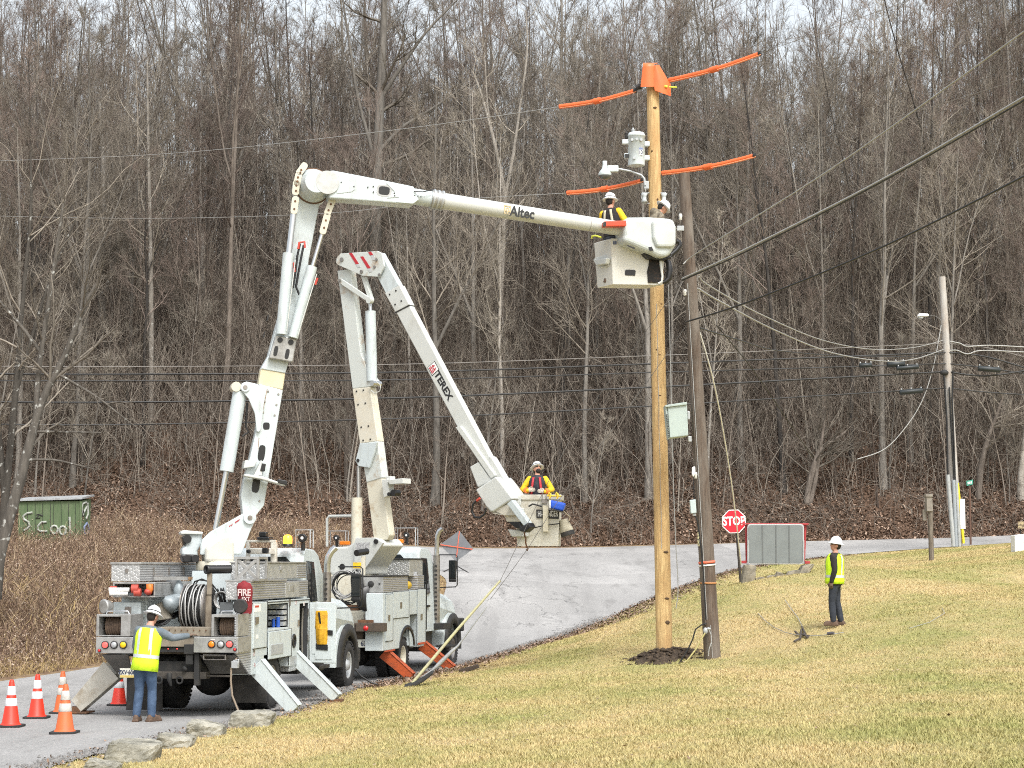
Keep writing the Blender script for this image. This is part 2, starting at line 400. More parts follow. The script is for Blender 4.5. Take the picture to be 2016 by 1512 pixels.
nn = nt.nodes.new('ShaderNodeTexNoise'); nn.inputs['Scale'].default_value = .9; nn.inputs['Detail'].default_value = 5; nt.links.new(pos, nn.inputs['Vector'])
sc = nt.nodes.new('ShaderNodeVectorMath'); sc.operation = 'SCALE'; sc.inputs['Scale'].default_value = 2.6; nt.links.new(nn.outputs['Color'], sc.inputs[0])
nt.links.new(pos, wv.inputs[0]); nt.links.new(sc.outputs[0], wv.inputs[1]); nt.links.new(wv.outputs[0], cr.inputs['Vector'])
pv = nt.nodes.new('ShaderNodeTexVoronoi'); pv.inputs['Scale'].default_value = .13; nt.links.new(wv.outputs[0], pv.inputs['Vector']); base = mixc(nt, 1.0, base, ramp(nt, [(0, .82), (1, 1.06)], pv.outputs['Color']), 'MULTIPLY')
tk = noise(nt, .9, 3, .5, vec=pos, stretch=(1.6, .05, 1)); base = mixc(nt, ramp(nt, [(.52, 0.0), (.66, .35)], tk), base, (.20, .195, .19))
crk = ramp(nt, [(.003, .8), (.011, 0.0)], cr.outputs['Distance'])
crm = nt.nodes.new('ShaderNodeMath'); crm.operation = 'MULTIPLY'; nt.links.new(crk, crm.inputs[0]); nt.links.new(ramp(nt, [(.45, 0.0), (.6, .8)], noise(nt, .16, 2, .5, vec=pos)), crm.inputs[1])
base = mixc(nt, crm.outputs[0], base, (.05, .05, .05))
nt.links.new(base, b.inputs['Base Color']); b.inputs['Roughness'].default_value = .85; b.inputs['Specular IOR Level'].default_value = .25; bump(nt, b, n2, .4, .01)
road = np_mesh('road', [(np.column_stack([rv, rz]), np.array([f for f in tri[2] if len(f) == 3]), 0)], [m]); road['kind'] = 'structure'

# ------------------------------------------------------------ grass, leaves, weeds (nobody could count them)
m, nt, b = principled('grass_blade'); MATS['blade'] = m
nt.links.new(turf_colour(nt), b.inputs['Base Color']); b.inputs['Roughness'].default_value = .9; b.inputs['Specular IOR Level'].default_value = .15
def scatter(n, x0, x1, y0, y1, keep, ypow=1.0):
    x = RNG.uniform(x0, x1, n); y = y0 + (y1 - y0) * RNG.random(n) ** ypow
    k = keep(x, y) & (np.abs(x) < .30 * y + 2.0); return x[k], y[k]
x, y = scatter(1100000, -7, 21, 12, 76, is_lawn, 1.9)
tuft = np.sin(x * 3.1 + np.sin(y * 2.3)) * np.sin(y * 2.7 + np.sin(x * 1.9))
k = RNG.random(len(x)) < .72 + .2 * tuft; x, y = x[k], y[k]; z = H(x, y); n = len(x)
hgt = RNG.uniform(.016, .042, n) * (1 + .25 * np.sin(x * 1.3) * np.cos(y * .9)); wd = RNG.uniform(.0025, .005, n) * (1 + y / 22); a = RNG.uniform(0, 2 * PI, n); ln = RNG.uniform(.2, 1.1, n) * hgt; b2 = RNG.uniform(0, 2 * PI, n)
base = np.stack([x, y, z], -1); sd_ = np.stack([np.cos(a) * wd, np.sin(a) * wd, np.zeros(n)], -1); tip = base + np.stack([np.cos(b2) * ln, np.sin(b2) * ln, hgt], -1)
V = np.stack([base - sd_, base + sd_, tip], 1).reshape(-1, 3)
tag(np_mesh('grass', [(V, np.arange(3 * n).reshape(-1, 3), 0)], [MATS['blade']], smooth=False), kind='stuff')

m, nt, b = principled('dead_leaf'); MATS['dead_leaf'] = m
geo = nt.nodes.new('ShaderNodeNewGeometry')
nt.links.new(ramp(nt, [(0, (.06, .040, .027)), (.35, (.15, .095, .062)), (.7, (.25, .165, .115)), (1, (.42, .31, .235))], geo.outputs['Random Per Island']), b.inputs['Base Color']); b.inputs['Roughness'].default_value = .9
def leaf_quads(x, y, size, lift=.01, curl=.5):
    n = len(x); z = H(x, y) + lift; s = size * RNG.uniform(.6, 1.4, n); a = RNG.uniform(0, 2 * PI, n); t = RNG.normal(0, curl, n); t2 = RNG.normal(0, curl, n)
    u = np.stack([np.cos(a), np.sin(a), t], -1) * s[:, None]; v = np.stack([-np.sin(a), np.cos(a), t2], -1) * s[:, None] * .6; c = np.stack([x, y, z + np.abs(t) * s], -1)
    return np.stack([c - u, c + v * .9 - u * .2, c + u, c - v], 1).reshape(-1, 3), np.arange(4 * n).reshape(-1, 4)
parts = []
y = RNG.uniform(38, 72, 16000); off = np.abs(RNG.normal(.25, .5, len(y))) - .2 * RNG.random(len(y)); x = edge_r(y) + off; parts.append((*leaf_quads(x, y, .036, .015, .35), 0))
y = RNG.uniform(20, 44, 1500); x = edge_r(y) + RNG.normal(.05, .3, len(y)); parts.append((*leaf_quads(x, y, .022, .03), 0))
x, y = scatter(4200, -7, 20, 13, 70, is_lawn, .8); parts.append((*leaf_quads(x, y, .022, .025, .2), 0))
tag(np_mesh('fallen_leaves', parts, [MATS['dead_leaf']], smooth=False), kind='stuff')
x, y = scatter(380000, -32, 32, 84.6, 126, lambda x, y: (y > 85.3) & (np.sin(x * .9 + 2 * np.sin(y * .6)) * np.sin(y * .8 + np.sin(x * .7)) > RNG.uniform(-1.3, .7, len(x))), 1.7); tag(np_mesh('leaf_litter', [(*leaf_quads(x, y, .062, .015, .5), 0)], [MATS['dead_leaf']], smooth=False), kind='stuff')

M('gravel', (.17, .165, .16), .9, 0, (.30, .29, .275), 9, spec=.2)
y = RNG.uniform(20, 60, 9000); x = edge_r(y) + RNG.normal(-.12, .16, len(y)); z = H(x, y) + .03; s = RNG.uniform(.008, .03, len(y)); n = len(y); D6 = np.array([(1, 0, 0), (-1, 0, 0), (0, 1, 0), (0, -1, 0), (0, 0, 1), (0, 0, -.6)]) ; V = (np.stack([x, y, z], -1)[:, None] + D6[None] * s[:, None, None] * RNG.uniform(.6, 1.3, (n, 6, 1))).reshape(-1, 3)
F = (np.array([(0, 2, 4), (2, 1, 4), (1, 3, 4), (3, 0, 4), (2, 0, 5), (1, 2, 5), (3, 1, 5), (0, 3, 5)])[None] + (np.arange(n) * 6)[:, None, None]).reshape(-1, 3); tag(np_mesh('gravel', [(V, F, 0)], [MATS['gravel']], smooth=False), kind='stuff')
def curve_stems(x, y, h, lean, r0, r1, m=4, arch=0.0, wob=.06):
    """N thin stems standing on the ground -> centre lines, radii"""
    n = len(x); z = H(x, y); a = RNG.uniform(0, 2 * PI, n); t = np.linspace(0, 1, m)[None, :]
    P = np.zeros((n, m, 3)); hx = (lean * h)[:, None] * (t ** 1.6)
    P[:, :, 0] = x[:, None] + np.cos(a)[:, None] * hx; P[:, :, 1] = y[:, None] + np.sin(a)[:, None] * hx
    P[:, :, 2] = z[:, None] - .03 + h[:, None] * (t - arch * t ** 3)
    P[:, 1:, :] += RNG.normal(0, wob, (n, m - 1, 3)) * h[:, None, None] * np.array([1, 1, .3])
    return P, np.broadcast_to((r0 + (r1 - r0) * t), (n, m))
M('straw', (.42, .31, .15), .9, 0, (.25, .19, .08), 3, spec=.1)
m, nt, b = principled('weed_stem'); MATS['weed'] = m
geo = nt.nodes.new('ShaderNodeNewGeometry')
nt.links.new(ramp(nt, [(0, (.07, .043, .03)), (.45, (.18, .115, .074)), (.8, (.30, .21, .13)), (1, (.5, .40, .26))], geo.outputs['Random Per Island']), b.inputs['Base Color']); b.inputs['Roughness'].default_value = .9
m, nt, b = principled('weed_fluff'); MATS['fluff'] = m
geo = nt.nodes.new('ShaderNodeNewGeometry')
nt.links.new(ramp(nt, [(0, (.09, .052, .036)), (.5, (.19, .12, .082)), (.8, (.31, .22, .16)), (1, (.54, .45, .37))], geo.outputs['Random Per Island']), b.inputs['Base Color']); b.inputs['Roughness'].default_value = .95
def weed_zone(x, y):
    e = np.interp(y, [20, 34, 40, 47, 51, 56, 60, 82], [-13.9, -12.6, -12.0, -10.6, -7.6, -5.4, -5.4, -6.6])
    return (x < e) & ~in_poly(x, y, ROADP)
x, y = scatter(120000, -26, -4, 40, 83, weed_zone); n = len(x)
tall = np.clip((y - 44) / 8, .25, 1) * np.clip(1.25 - .0 * y, 0, 1.2)
patch = np.sin(x * .8 + 1.7 * np.sin(y * .35)) * np.sin(y * .45 + np.sin(x * .5)); h = RNG.uniform(.45, 1.2, n) * (1 + .3 * patch) * tall * np.where(y > 77, .9, np.clip(.7 + (y - 50) * .02, .85, 1.08)) * (1 + .5 * (RNG.random(n) < .04))
P, R = curve_stems(x, y, h, RNG.uniform(.0, .5, n), .008, .0045, 4, .15, .06); parts = [(*np_tubes(P, R, 3), 0)]
k = RNG.random(n) < .40 + .3 * patch; tips = P[k, -1]; n = len(tips); nf = 6
c = np.repeat(tips, nf, 0) + RNG.normal(0, .055, (n * nf, 3)) * np.array([1, 1, 1.9]); s = RNG.uniform(.010, .030, n * nf); A_ = RNG.normal(0, 1, (n * nf, 3)); B_ = RNG.normal(0, 1, (n * nf, 3))
A_ *= (s / (np.linalg.norm(A_, axis=1) + 1e-9))[:, None]; B_ *= (s / (np.linalg.norm(B_, axis=1) + 1e-9))[:, None]
parts.append((np.stack([c - A_, c + B_, c + A_, c - B_], 1).reshape(-1, 3), np.arange(4 * n * nf).reshape(-1, 4), 1))
x, y = scatter(15000, -26, -4, 42, 80, weed_zone); n = len(x); P, R = curve_stems(x, y, RNG.uniform(.8, 1.5, n) * np.clip((y - 42) / 9, .3, 1), RNG.uniform(.05, .6, n), .010, .005, 5, .18, .05); parts += [(*np_tubes(P[1500:], R[1500:], 3), 0), (*np_tubes(P[:1500], R[:1500], 3), 2)]
tag(np_mesh('dry_weeds', parts, [MATS['weed'], MATS['fluff'], MATS['straw']], smooth=False), kind='stuff')
# straw verge between road and weeds
x, y = scatter(60000, -16, -4, 30, 56, lambda x, y: weed_zone(x - .0, y) & (x > np.interp(y, [30, 40, 47, 56], [-15, -13.6, -12.6, -8.5]))); n = len(x)
P, R = curve_stems(x, y, RNG.uniform(.08, .3, n), RNG.uniform(.3, 1.0, n), .006, .003, 3, .2); M('straw', (.42, .31, .15), .9, 0, (.25, .19, .08), 3, spec=.1)
vp = [(*np_tubes(P, R, 3), 0)]
x, y = scatter(26000, -9, -.8, 50, 70, lambda x, y: ~in_poly(x, y, ROADP) & ~weed_zone(x, y)); P, R = curve_stems(x, y, RNG.uniform(.04, .16, len(x)), RNG.uniform(.3, 1.0, len(x)), .008, .004, 3, .2); vp.append((*np_tubes(P, R, 3), 0))
tag(np_mesh('verge_grass', vp, [MATS['straw']], smooth=False), kind='stuff')
# ------------------------------------------------------------ bare trees
def bark(name, c0, c1, lichen=None):
    m, nt, b = principled(name); MATS[name] = m
    oi = nt.nodes.new('ShaderNodeObjectInfo'); f = noise(nt, 3.0, 5, .7, stretch=(2.5, 2.5, .5))
    col = ramp(nt, [(.3, c0), (.7, c1)], f)
    v = ramp(nt, [(0, .62), (1, 1.25)], oi.outputs['Random']); col = mixc(nt, 1.0, col, v, 'MULTIPLY')
    if lichen: col = mixc(nt, ramp(nt, [(.6, 0.0), (.68, 1.0)], noise(nt, 6, 3, .6)), col, lichen)
    nt.links.new(col, b.inputs['Base Color']); b.inputs['Roughness'].default_value = .92; b.inputs['Specular IOR Level'].default_value = .15
    bump(nt, b, f, .6, .03)
bark('bark_grey', (.12, .109, .096), (.28, .26, .232)); bark('bark_brown', (.08, .067, .056), (.20, .17, .145)); bark('bark_pale', (.20, .18, .155), (.37, .34, .30), (.45, .44, .41))
bark('bark_dark', (.03, .027, .025), (.085, .077, .07)); bark('twig', (.15, .131, .108), (.30, .265, .22)); bark('twig_warm', (.15, .117, .10), (.29, .235, .20)); bark('twig_pale', (.22, .195, .16), (.40, .36, .30))
bark('bark_lichen', (.06, .054, .047), (.14, .127, .11), (.42, .42, .39))

m, nt, b = principled('stems_mixed'); MATS['stems_mixed'] = m
geo = nt.nodes.new('ShaderNodeNewGeometry'); nt.links.new(ramp(nt, [(0, (.07, .052, .042)), (.4, (.15, .122, .10)), (.75, (.25, .215, .18)), (1, (.36, .325, .275))], geo.outputs['Random Per Island']), b.inputs['Base Color']); b.inputs['Roughness'].default_value = .92; b.inputs['Specular IOR Level'].default_value = .15
def spawn(P, R, per, t0, t1, lfun, ang, m, rr, up=.35, wob=.06, rng=RNG, minr=.004):
    """children of the branches P: per each, at t0..t1 along them"""
    N, Mm, _ = P.shape; idx = np.repeat(np.arange(N), per); n = len(idx)
    t = rng.uniform(t0, t1, n); f = t * (Mm - 1); i = np.minimum(f.astype(int), Mm - 2); w = (f - i)[:, None]
    b0 = P[idx, i] * (1 - w) + P[idx, i + 1] * w; r = R[idx, i] * (1 - w[:, 0]) + R[idx, i + 1] * w[:, 0]
    T = P[idx, i + 1] - P[idx, i]; T /= np.linalg.norm(T, axis=1, keepdims=True) + 1e-9
    L = np.linalg.norm(P[:, -1] - P[:, 0], axis=1)[idx]; ln = lfun(L, t, n)
    q = rng.normal(0, 1, (n, 3)); q -= T * (q * T).sum(1, keepdims=True); q /= np.linalg.norm(q, axis=1, keepdims=True) + 1e-9
    a = rng.uniform(*ang, n)[:, None]; D = T * np.cos(a) + q * np.sin(a)
    out = np.zeros((n, m, 3)); out[:, 0] = b0; step = (ln / (m - 1))[:, None]
    for k in range(1, m):
        D = D + np.array([0, 0, up]) / (m - 1) + rng.normal(0, wob, (n, 3)); D /= np.linalg.norm(D, axis=1, keepdims=True)
        out[:, k] = out[:, k - 1] + D * step
    r0 = np.maximum(r * rr, minr)
    return out, r0[:, None] * np.linspace(1, .35, m)[None, :]
def trunk_line(h, lean, m, rng, wob=.012):
    t = np.linspace(0, 1, m); P = np.zeros((1, m, 3)); a = rng.uniform(0, 2 * PI)
    P[0, :, 0] = np.cos(a) * lean * h * t ** 1.3; P[0, :, 1] = np.sin(a) * lean * h * t ** 1.3; P[0, :, 2] = h * t - .25 * (t == 0)
    P[0, 1:, :2] += np.cumsum(rng.normal(0, wob * h / m * 2, (m - 1, 2)), 0); return P
def make_tree(seed, h, r, crown=.38, limbs=16, sub=6, tw=7, lean=.04, minr=.011, spread=.30, fork=True):
    rng = np.random.default_rng(seed); m = 11
    P = trunk_line(h, lean, m, rng); t = np.linspace(0, 1, m); R = (r * (1.0 - .86 * t ** .9) + r * .35 * (t == 0))[None, :]
    trunk = [(P, R, 8)]; br = []
    if fork:
        Pf, Rf = spawn(P, R, rng.integers(1, 3), .28, .6, lambda L, t, n: h * rng.uniform(.4, .6, n), (.2, .45), 8, .72, .5, .05, rng); trunk.append((Pf, Rf, 6))
        P1, R1 = spawn(Pf, Rf, max(4, limbs // 2), .2, .95, lambda L, t, n: L * rng.uniform(.25, .5, n) * (1.15 - .6 * t), (.4, .95), 6, .5, .45, .1, rng, minr); br.append((P1, R1, 4))
    P1, R1 = spawn(P, R, limbs, crown, .97, lambda L, t, n: h * spread * rng.uniform(.5, 1.15, n) * (1.25 - t), (.5, 1.15), 6, .42, .55, .1, rng, minr); br.append((P1, R1, 4))
    tw_parts = []
    for Pa, Ra, _ in list(br):
        P2, R2 = spawn(Pa, Ra, sub, .2, 1.0, lambda L, t, n: L * rng.uniform(.3, .6, n) * (1.2 - .6 * t), (.35, .95), 4, .55, .35, .12, rng, minr * .85); br.append((P2, R2, 3))
        P3, R3 = spawn(P2, R2, tw, .15, 1.0, lambda L, t, n: np.maximum(L * rng.uniform(.3, .7, n), .35), (.35, 1.0), 3, .6, .3, .15, rng, minr * .7); br.append((P3, R3, 3))
    return trunk, br
def tree_meshes(seed, mt, mb, **kw):
    tr, br = make_tree(seed, **kw)
    def me(parts, mat):
        o = np_mesh('tmp', [(*np_tubes(P, R, k), 0) for P, R, k in parts], [MATS[mat]]); d = o.data; bpy.data.objects.remove(o); return d
    return me(tr, mt), me(br, mb)
KINDS = {
 'oak': [tree_meshes(s, 'bark_grey', 'twig', h=h, r=r, crown=.36, limbs=20, sub=7, tw=9, spread=.27) for s, h, r in ((1, 21, .18), (2, 19, .14), (3, 22, .21), (4, 20, .15))],
 'brown': [tree_meshes(s, 'bark_brown', 'twig_warm', h=h, r=r, crown=.42, limbs=19, sub=7, tw=9, spread=.23, lean=.05) for s, h, r in ((5, 20, .13), (6, 22, .16), (7, 18, .11))],
 'dark': [tree_meshes(s, 'bark_dark', 'twig_warm', h=h, r=r, crown=.40, limbs=19, sub=7, tw=9, spread=.25, lean=.07) for s, h, r in ((8, 20, .16), (9, 21, .13))],
 'pale': [tree_meshes(s, 'bark_pale', 'twig_pale', h=h, r=r, crown=.36, limbs=17, sub=6, tw=7, spread=.26, lean=.07) for s, h, r in ((10, 17, .10), (11, 15, .085), (12, 18, .12))],
 'sapling': [tree_meshes(s, 'bark_grey', 'twig_pale', h=h, r=r, crown=.22, limbs=16, sub=6, tw=7, spread=.34, lean=.16, minr=.009, fork=False) for s, h, r in ((13, 8, .055), (14, 6.5, .045), (15, 10, .07), (16, 9, .06))],
}
TREE_LABEL = {'oak': ('bare grey forest tree with spreading twigs standing on the wooded hillside', 'bare grey trees on the hillside'),
              'brown': ('bare brown slender forest tree among others on the wooded hillside', 'bare brown trees on the hillside'),
              'dark': ('bare nearly black forest tree among others on the wooded hillside', 'bare dark trees on the hillside'),
              'pale': ('bare pale barked slim tree standing on the wooded hillside', 'bare pale trees on the hillside'),
              'sapling': ('small bare sapling with thin stem low on the wooded hillside', 'bare saplings on the hillside')}
def plant(kind, i, x, y, rz, s, sz=1.0, dz=0.0):
    a, b_ = KINDS[kind][i % len(KINDS[kind])]; lab, grp = TREE_LABEL[kind]
    root = empty('bare_tree' if kind != 'sapling' else 'sapling', (x, y, gz(x, y) - .05 + dz), rz, lab, 'tree' if kind != 'sapling' else 'sapling', grp); root.scale = (s, s, s * sz)
    link(bpy.data.objects.new('trunk', a), root); link(bpy.data.objects.new('crown', b_), root)
def poisson(n, y0, y1, mind, wide=.30, ypow=1.0, tries=40000):
    out = []; rng = random.Random(5 + n)
    for _ in range(tries):
        y = y0 + (y1 - y0) * rng.random() ** ypow; x = rng.uniform(-wide * y - 1, wide * y + 1)
        if all((x - a) ** 2 + (y - c) ** 2 > mind * mind for a, c in out): out.append((x, y))
        if len(out) >= n: break
    return out
rr = random.Random(3)
for i, (x, y) in enumerate(poisson(205, 88, 128, 2.1, .30, 1.0)):
    if -13 < x < -8 and y < 90: continue
    kind = rr.choices(['oak', 'brown', 'dark', 'pale'], [.36, .28, .14, .22])[0]
    plant(kind, rr.randrange(9), x, y, rr.uniform(0, 6.28), rr.uniform(.75, 1.12), rr.uniform(.9, 1.12))
for i, (x, y) in enumerate(poisson(88, 86.5, 112, 1.6, .30, 1.2)):
    plant('sapling', rr.randrange(9), x, y, rr.uniform(0, 6.28), rr.uniform(.7, 1.15), rr.uniform(.85, 1.1))

# the rest of the wood, behind and between them, reads as one mass
def mass(n, y0, y1, mind, seed, hs_=(15, 21), **kw):
    parts = []; rng = np.random.default_rng(seed); lib = []
    for s in range(6):
        tr, br = make_tree(100 + seed + s, h=rng.uniform(*hs_), r=rng.uniform(.07, .15) * hs_[1] / 21, **kw); lib.append([np_tubes(P, R, min(k, 5)) for P, R, k in tr] + [np_tubes(P, R, k) for P, R, k in br])
    for (x, y) in poisson(n, y0, y1, mind, .37):
        a = rng.uniform(0, 6.28); s = rng.uniform(.75, 1.1); c, d = math.cos(a) * s, math.sin(a) * s; z = gz(x, y)
        Rm = np.array([[c, -d, 0], [d, c, 0], [0, 0, s]]); mi = int(rng.integers(0, 3))
        for V, F in lib[int(rng.integers(0, 6))]: parts.append((V @ Rm.T + np.array([x, y, z]), F, mi))
    return parts
parts = mass(305, 102, 142, 1.2, 40, minr=.012, limbs=16, sub=5, tw=6, crown=.3, fork=False) + mass(175, 140, 172, 2.0, 60, minr=.016, limbs=13, sub=4, tw=5, crown=.4, fork=False) + mass(175, 87, 112, 1.2, 80, (5, 11), minr=.009, limbs=14, sub=5, tw=6, crown=.15, spread=.38, lean=.18, fork=False)
tag(np_mesh('forest', parts, [MATS['stems_mixed']] * 3), kind='stuff')

# brambles, shoots and fallen twigs of the forest floor
parts = []
x, y = scatter(24000, -32, 32, 85, 114, lambda x, y: (y > 85.8) & (np.sin(x * .7 + np.sin(y * .5) * 2) * np.sin(y * .6) > RNG.uniform(-1.2, .8, len(x))), 1.3); n = len(x)
P, R = curve_stems(x, y, RNG.gamma(2.2, .6, n) + .3, RNG.uniform(.1, 1.3, n), .011, .006, 6, .4, .06); parts.append((*np_tubes(P, R, 3), 0))
k = RNG.random(n) < .5; P2, R2 = spawn(P[k], np.array(R[k]), 3, .3, 1, lambda L, t, n: L * RNG.uniform(.3, .6, n), (.4, 1.1), 4, .8, .2, .12, minr=.006); parts.append((*np_tubes(P2, R2, 3), 1))
x, y = scatter(8000, -32, 32, 87, 126, lambda x, y: (y > 88), 1.0); n = len(x)
P, R = curve_stems(x, y, RNG.uniform(2.5, 7.5, n), RNG.uniform(.02, .6, n), .02, .008, 6, .08, .03); parts.append((*np_tubes(P, R, 3), 2))
P2, R2 = spawn(P, np.array(R), 6, .25, 1, lambda L, t, n: L * RNG.uniform(.15, .4, n), (.4, 1.0), 4, .75, .4, .1, minr=.007); parts.append((*np_tubes(P2, R2, 3), 0))
P3, R3 = spawn(P2, R2, 3, .2, 1, lambda L, t, n: L * RNG.uniform(.3, .6, n), (.4, 1.0), 3, .75, .3, .1, minr=.006); parts.append((*np_tubes(P3, R3, 3), 2))
x, y = scatter(2400, -34, 34, 93, 134, lambda x, y: (y > 93), 1.0); n = len(x); P, R = curve_stems(x, y, RNG.uniform(6, 15, n), RNG.uniform(.0, .16, n), .045, .012, 8, .04, .006); parts.append((*np_tubes(P, R * RNG.uniform(.5, 1.2, (n, 1)), 4), 2))
P2, R2 = spawn(P, np.array(R), 9, .3, 1, lambda L, t, n: L * RNG.uniform(.08, .28, n), (.4, 1.1), 5, .5, .5, .1, minr=.009); parts.append((*np_tubes(P2, R2, 3), 0)); P3, R3 = spawn(P2, R2, 4, .2, 1, lambda L, t, n: L * RNG.uniform(.3, .6, n), (.4, 1.0), 3, .7, .3, .1, minr=.007); parts.append((*np_tubes(P3, R3, 3), 0))
tag(np_mesh('undergrowth', parts, [MATS['stems_mixed']] * 3), kind='stuff')

# trees the photograph singles out: trunk lines followed in the picture at their own distance
def hero(name, label, stems, Y, mat, twm, sub=(9, 7, 7), tl=(.35, .25), minr=.010, cat='tree', up=.3):
    P0 = at(*stems[0][0][:2], Y); base = Vector((P0.x, P0.y, gz(P0.x, P0.y) - .1)); root = empty(name, base, 0, label, cat)
    trs = []; brs = []
    for st in stems:
        q = np.array([tuple(at(px, py, Y + dy) - base) for px, py, r, dy in [(s + (0,))[:4] for s in st]]); r = np.array([s[2] for s in st])
        t = np.linspace(0, 1, len(q)); tt = np.linspace(0, 1, 12); Q = np.stack([np.interp(tt, t, q[:, k]) for k in range(3)], 1)[None]; Q[:, 1:-1] = (Q[:, :-2] + Q[:, 2:] + 2 * Q[:, 1:-1]) / 4
        Rr = np.interp(tt, t, r)[None]; trs.append((Q, Rr, 8)); L0 = np.linalg.norm(Q[0, -1] - Q[0, 0])
        P1, R1 = spawn(Q, Rr, sub[0], .3, 1, lambda L, t, n: L * tl[0] * RNG.uniform(.4, 1.2, n), (.5, 1.15), 7, .45, up, .12, minr=minr); brs.append((P1, R1, 4))
        P2, R2 = spawn(P1, R1, sub[1], .2, 1, lambda L, t, n: L * RNG.uniform(.25, .6, n), (.4, 1.0), 5, .6, up, .12, minr=minr * .8); brs.append((P2, R2, 3))
        P3, R3 = spawn(P2, R2, sub[2], .2, 1, lambda L, t, n: L * RNG.uniform(.3, .6, n), (.4, 1.0), 4, .6, .1, .15, minr=minr * .6); brs.append((P3, R3, 3))
    np_mesh('trunk', [(*np_tubes(*a), 0) for a in trs], [MATS[mat]], root); np_mesh('crown', [(*np_tubes(*a), 0) for a in brs], [MATS[twm]], root)
hero('roadside_tree', 'leaning lichen spotted tree beside the green shed at the left edge', [
    [(-12, 1160, .17), (0, 1062, .155), (40, 960, .14), (60, 860, .12), (85, 770, .10), (112, 735, .09), (140, 680, .075), (155, 610, .06), (190, 560, .05)],
    [(70, 830, .08), (75, 730, .07), (92, 620, .055), (110, 500, .045), (125, 400, .03)],
    [(85, 700, .05), (40, 640, .045), (5, 600, .04), (-20, 570, .03)],
    [(112, 735, .04), (190, 780, .03), (240, 820, .022), (280, 850, .012)],
    [(66, 850, .035), (110, 850, .028), (200, 852, .02)], [(46, 905, .035), (110, 905, .028), (190, 925, .015)]], 46.5, 'bark_lichen', 'twig', (8, 6, 5), (.32, .2), .006)
hero('roadside_tree', 'upright grey tree cut off by the left edge of the photo', [
    [(-6, 1180, .13), (8, 1000, .12), (18, 900, .10), (28, 800, .085), (38, 700, .07), (45, 560, .055), (66, 420, .04), (60, 300, .025)],
    [(10, 980, .09), (-6, 820, .08), (-15, 700, .07)], [(30, 780, .05), (75, 620, .04), (110, 520, .028), (150, 430, .02)]], 49, 'bark_lichen', 'twig', (9, 6, 5), (.3, .2), .006)
hero('bare_tree', 'tall pale grey trunk behind the elbow of the rear truck boom', [[(738, 640, .36), (738, 480, .33), (742, 330, .29), (748, 200, .25), (755, 60, .2), (760, -80, .12)],
    [(745, 300, .13), (790, 250, .1), (850, 215, .07), (930, 160, .04)], [(752, 190, .14), (790, 130, .1), (840, 60, .07), (900, 0, .04)], [(742, 330, .12), (705, 200, .09), (690, 100, .07), (675, 0, .04)]], 97, 'bark_grey', 'twig', (9, 7, 7), (.3, .2))
hero('bare_tree', 'pale forked sapling tree with V shaped stems in mid hillside', [[(985, 640, .16), (988, 520, .15), (994, 390, .13)], [(994, 390, .12), (985, 330, .1), (965, 250, .085), (945, 175, .065), (930, 140, .04)],
    [(994, 390, .1), (1010, 310, .085), (1025, 200, .07), (1040, 100, .05), (1035, 20, .03)], [(988, 340, .07), (960, 220, .05), (955, 120, .03)]], 96, 'bark_pale', 'twig_pale', (6, 5, 5), (.3, .2))
hero('bare_tree', 'stout pale forked trunk on the slope above the green shed', [[(200, 680, .25), (202, 600, .22), (196, 570, .2), (200, 480, .16), (205, 330, .12), (195, 200, .08)], [(205, 580, .13), (225, 520, .11), (240, 460, .09), (262, 380, .06)]], 97, 'bark_pale', 'twig', (8, 6, 6), (.3, .2))
hero('bare_tree', 'straight pale slim trunk right of the stout forked trunk', [[(297, 850, .14), (298, 640, .13), (296, 480, .11), (292, 300, .08), (290, 120, .05)]], 92, 'bark_pale', 'twig_pale', (12, 6, 6), (.2, .15))
hero('bare_tree', 'dark crooked two stemmed tree behind the grey sign board', [[(1585, 1020, .16), (1590, 960, .15), (1605, 910, .14), (1615, 880, .12), (1640, 870, .08), (1665, 850, .05)], [(1592, 1000, .13), (1605, 950, .11), (1612, 900, .09), (1625, 820, .06)]], 88, 'bark_brown', 'twig', (9, 6, 5), (.6, .2))
hero('bare_tree', 'leaning dark trunk just right of the far utility pole', [[(1925, 1025, .17), (1928, 930, .15), (1945, 860, .12), (1958, 830, .1), (1975, 780, .06)]], 88, 'bark_brown', 'twig', (11, 7, 6), (.6, .2))
hero('bare_tree', 'smooth curved tan trunk at the right edge of the hillside', [[(2012, 1040, .2), (2008, 960, .18), (2013, 900, .15), (2025, 800, .12), (2040, 700, .08)]], 88, 'bark_pale', 'twig', (9, 6, 5), (.3, .2))
hero('broken_tree', 'broken pale dead stem leaning behind the white boom', [[(910, 900, .08), (935, 830, .075), (952, 790, .07), (968, 745, .06)]], 90, 'bark_pale', 'twig_pale', (4, 3, 2), (.2, .2))
# ------------------------------------------------------------ the two bucket trucks
WHITE = M('white_paint', (.515, .57, .58), .38, 0, (.29, .29, .27), 3.2, (.52, .95), 7, stretch=(2.2, 2.2, .7))
CREAM = M('cream_fibreglass', (.54, .555, .53), .42, 0, (.42, .41, .36), 1.6, (.55, .85))
RUSTY = M('rust_stained_paint', (.53, .56, .535), .5, 0, (.33, .22, .12), 2.6, (.56, .74))
BONE = M('stained_cream_paint', (.58, .55, .45), .5, 0, (.33, .22, .11), 3.0, (.55, .8))
ALU = M('aluminium', (.42, .42, .41), .4, .5, (.17, .16, .145), 5, (.42, .85), 7)
GALV = M('galvanised', (.45, .47, .48), .5, .3, (.30, .31, .31), 4, (.4, .8))
TAN = M('grimy_deck', (.25, .215, .165), .75, 0, (.13, .10, .07), 5, (.4, .75))
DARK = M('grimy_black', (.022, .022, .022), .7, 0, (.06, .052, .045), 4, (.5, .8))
BLACK = M('black_plastic', (.012, .012, .013), .4)
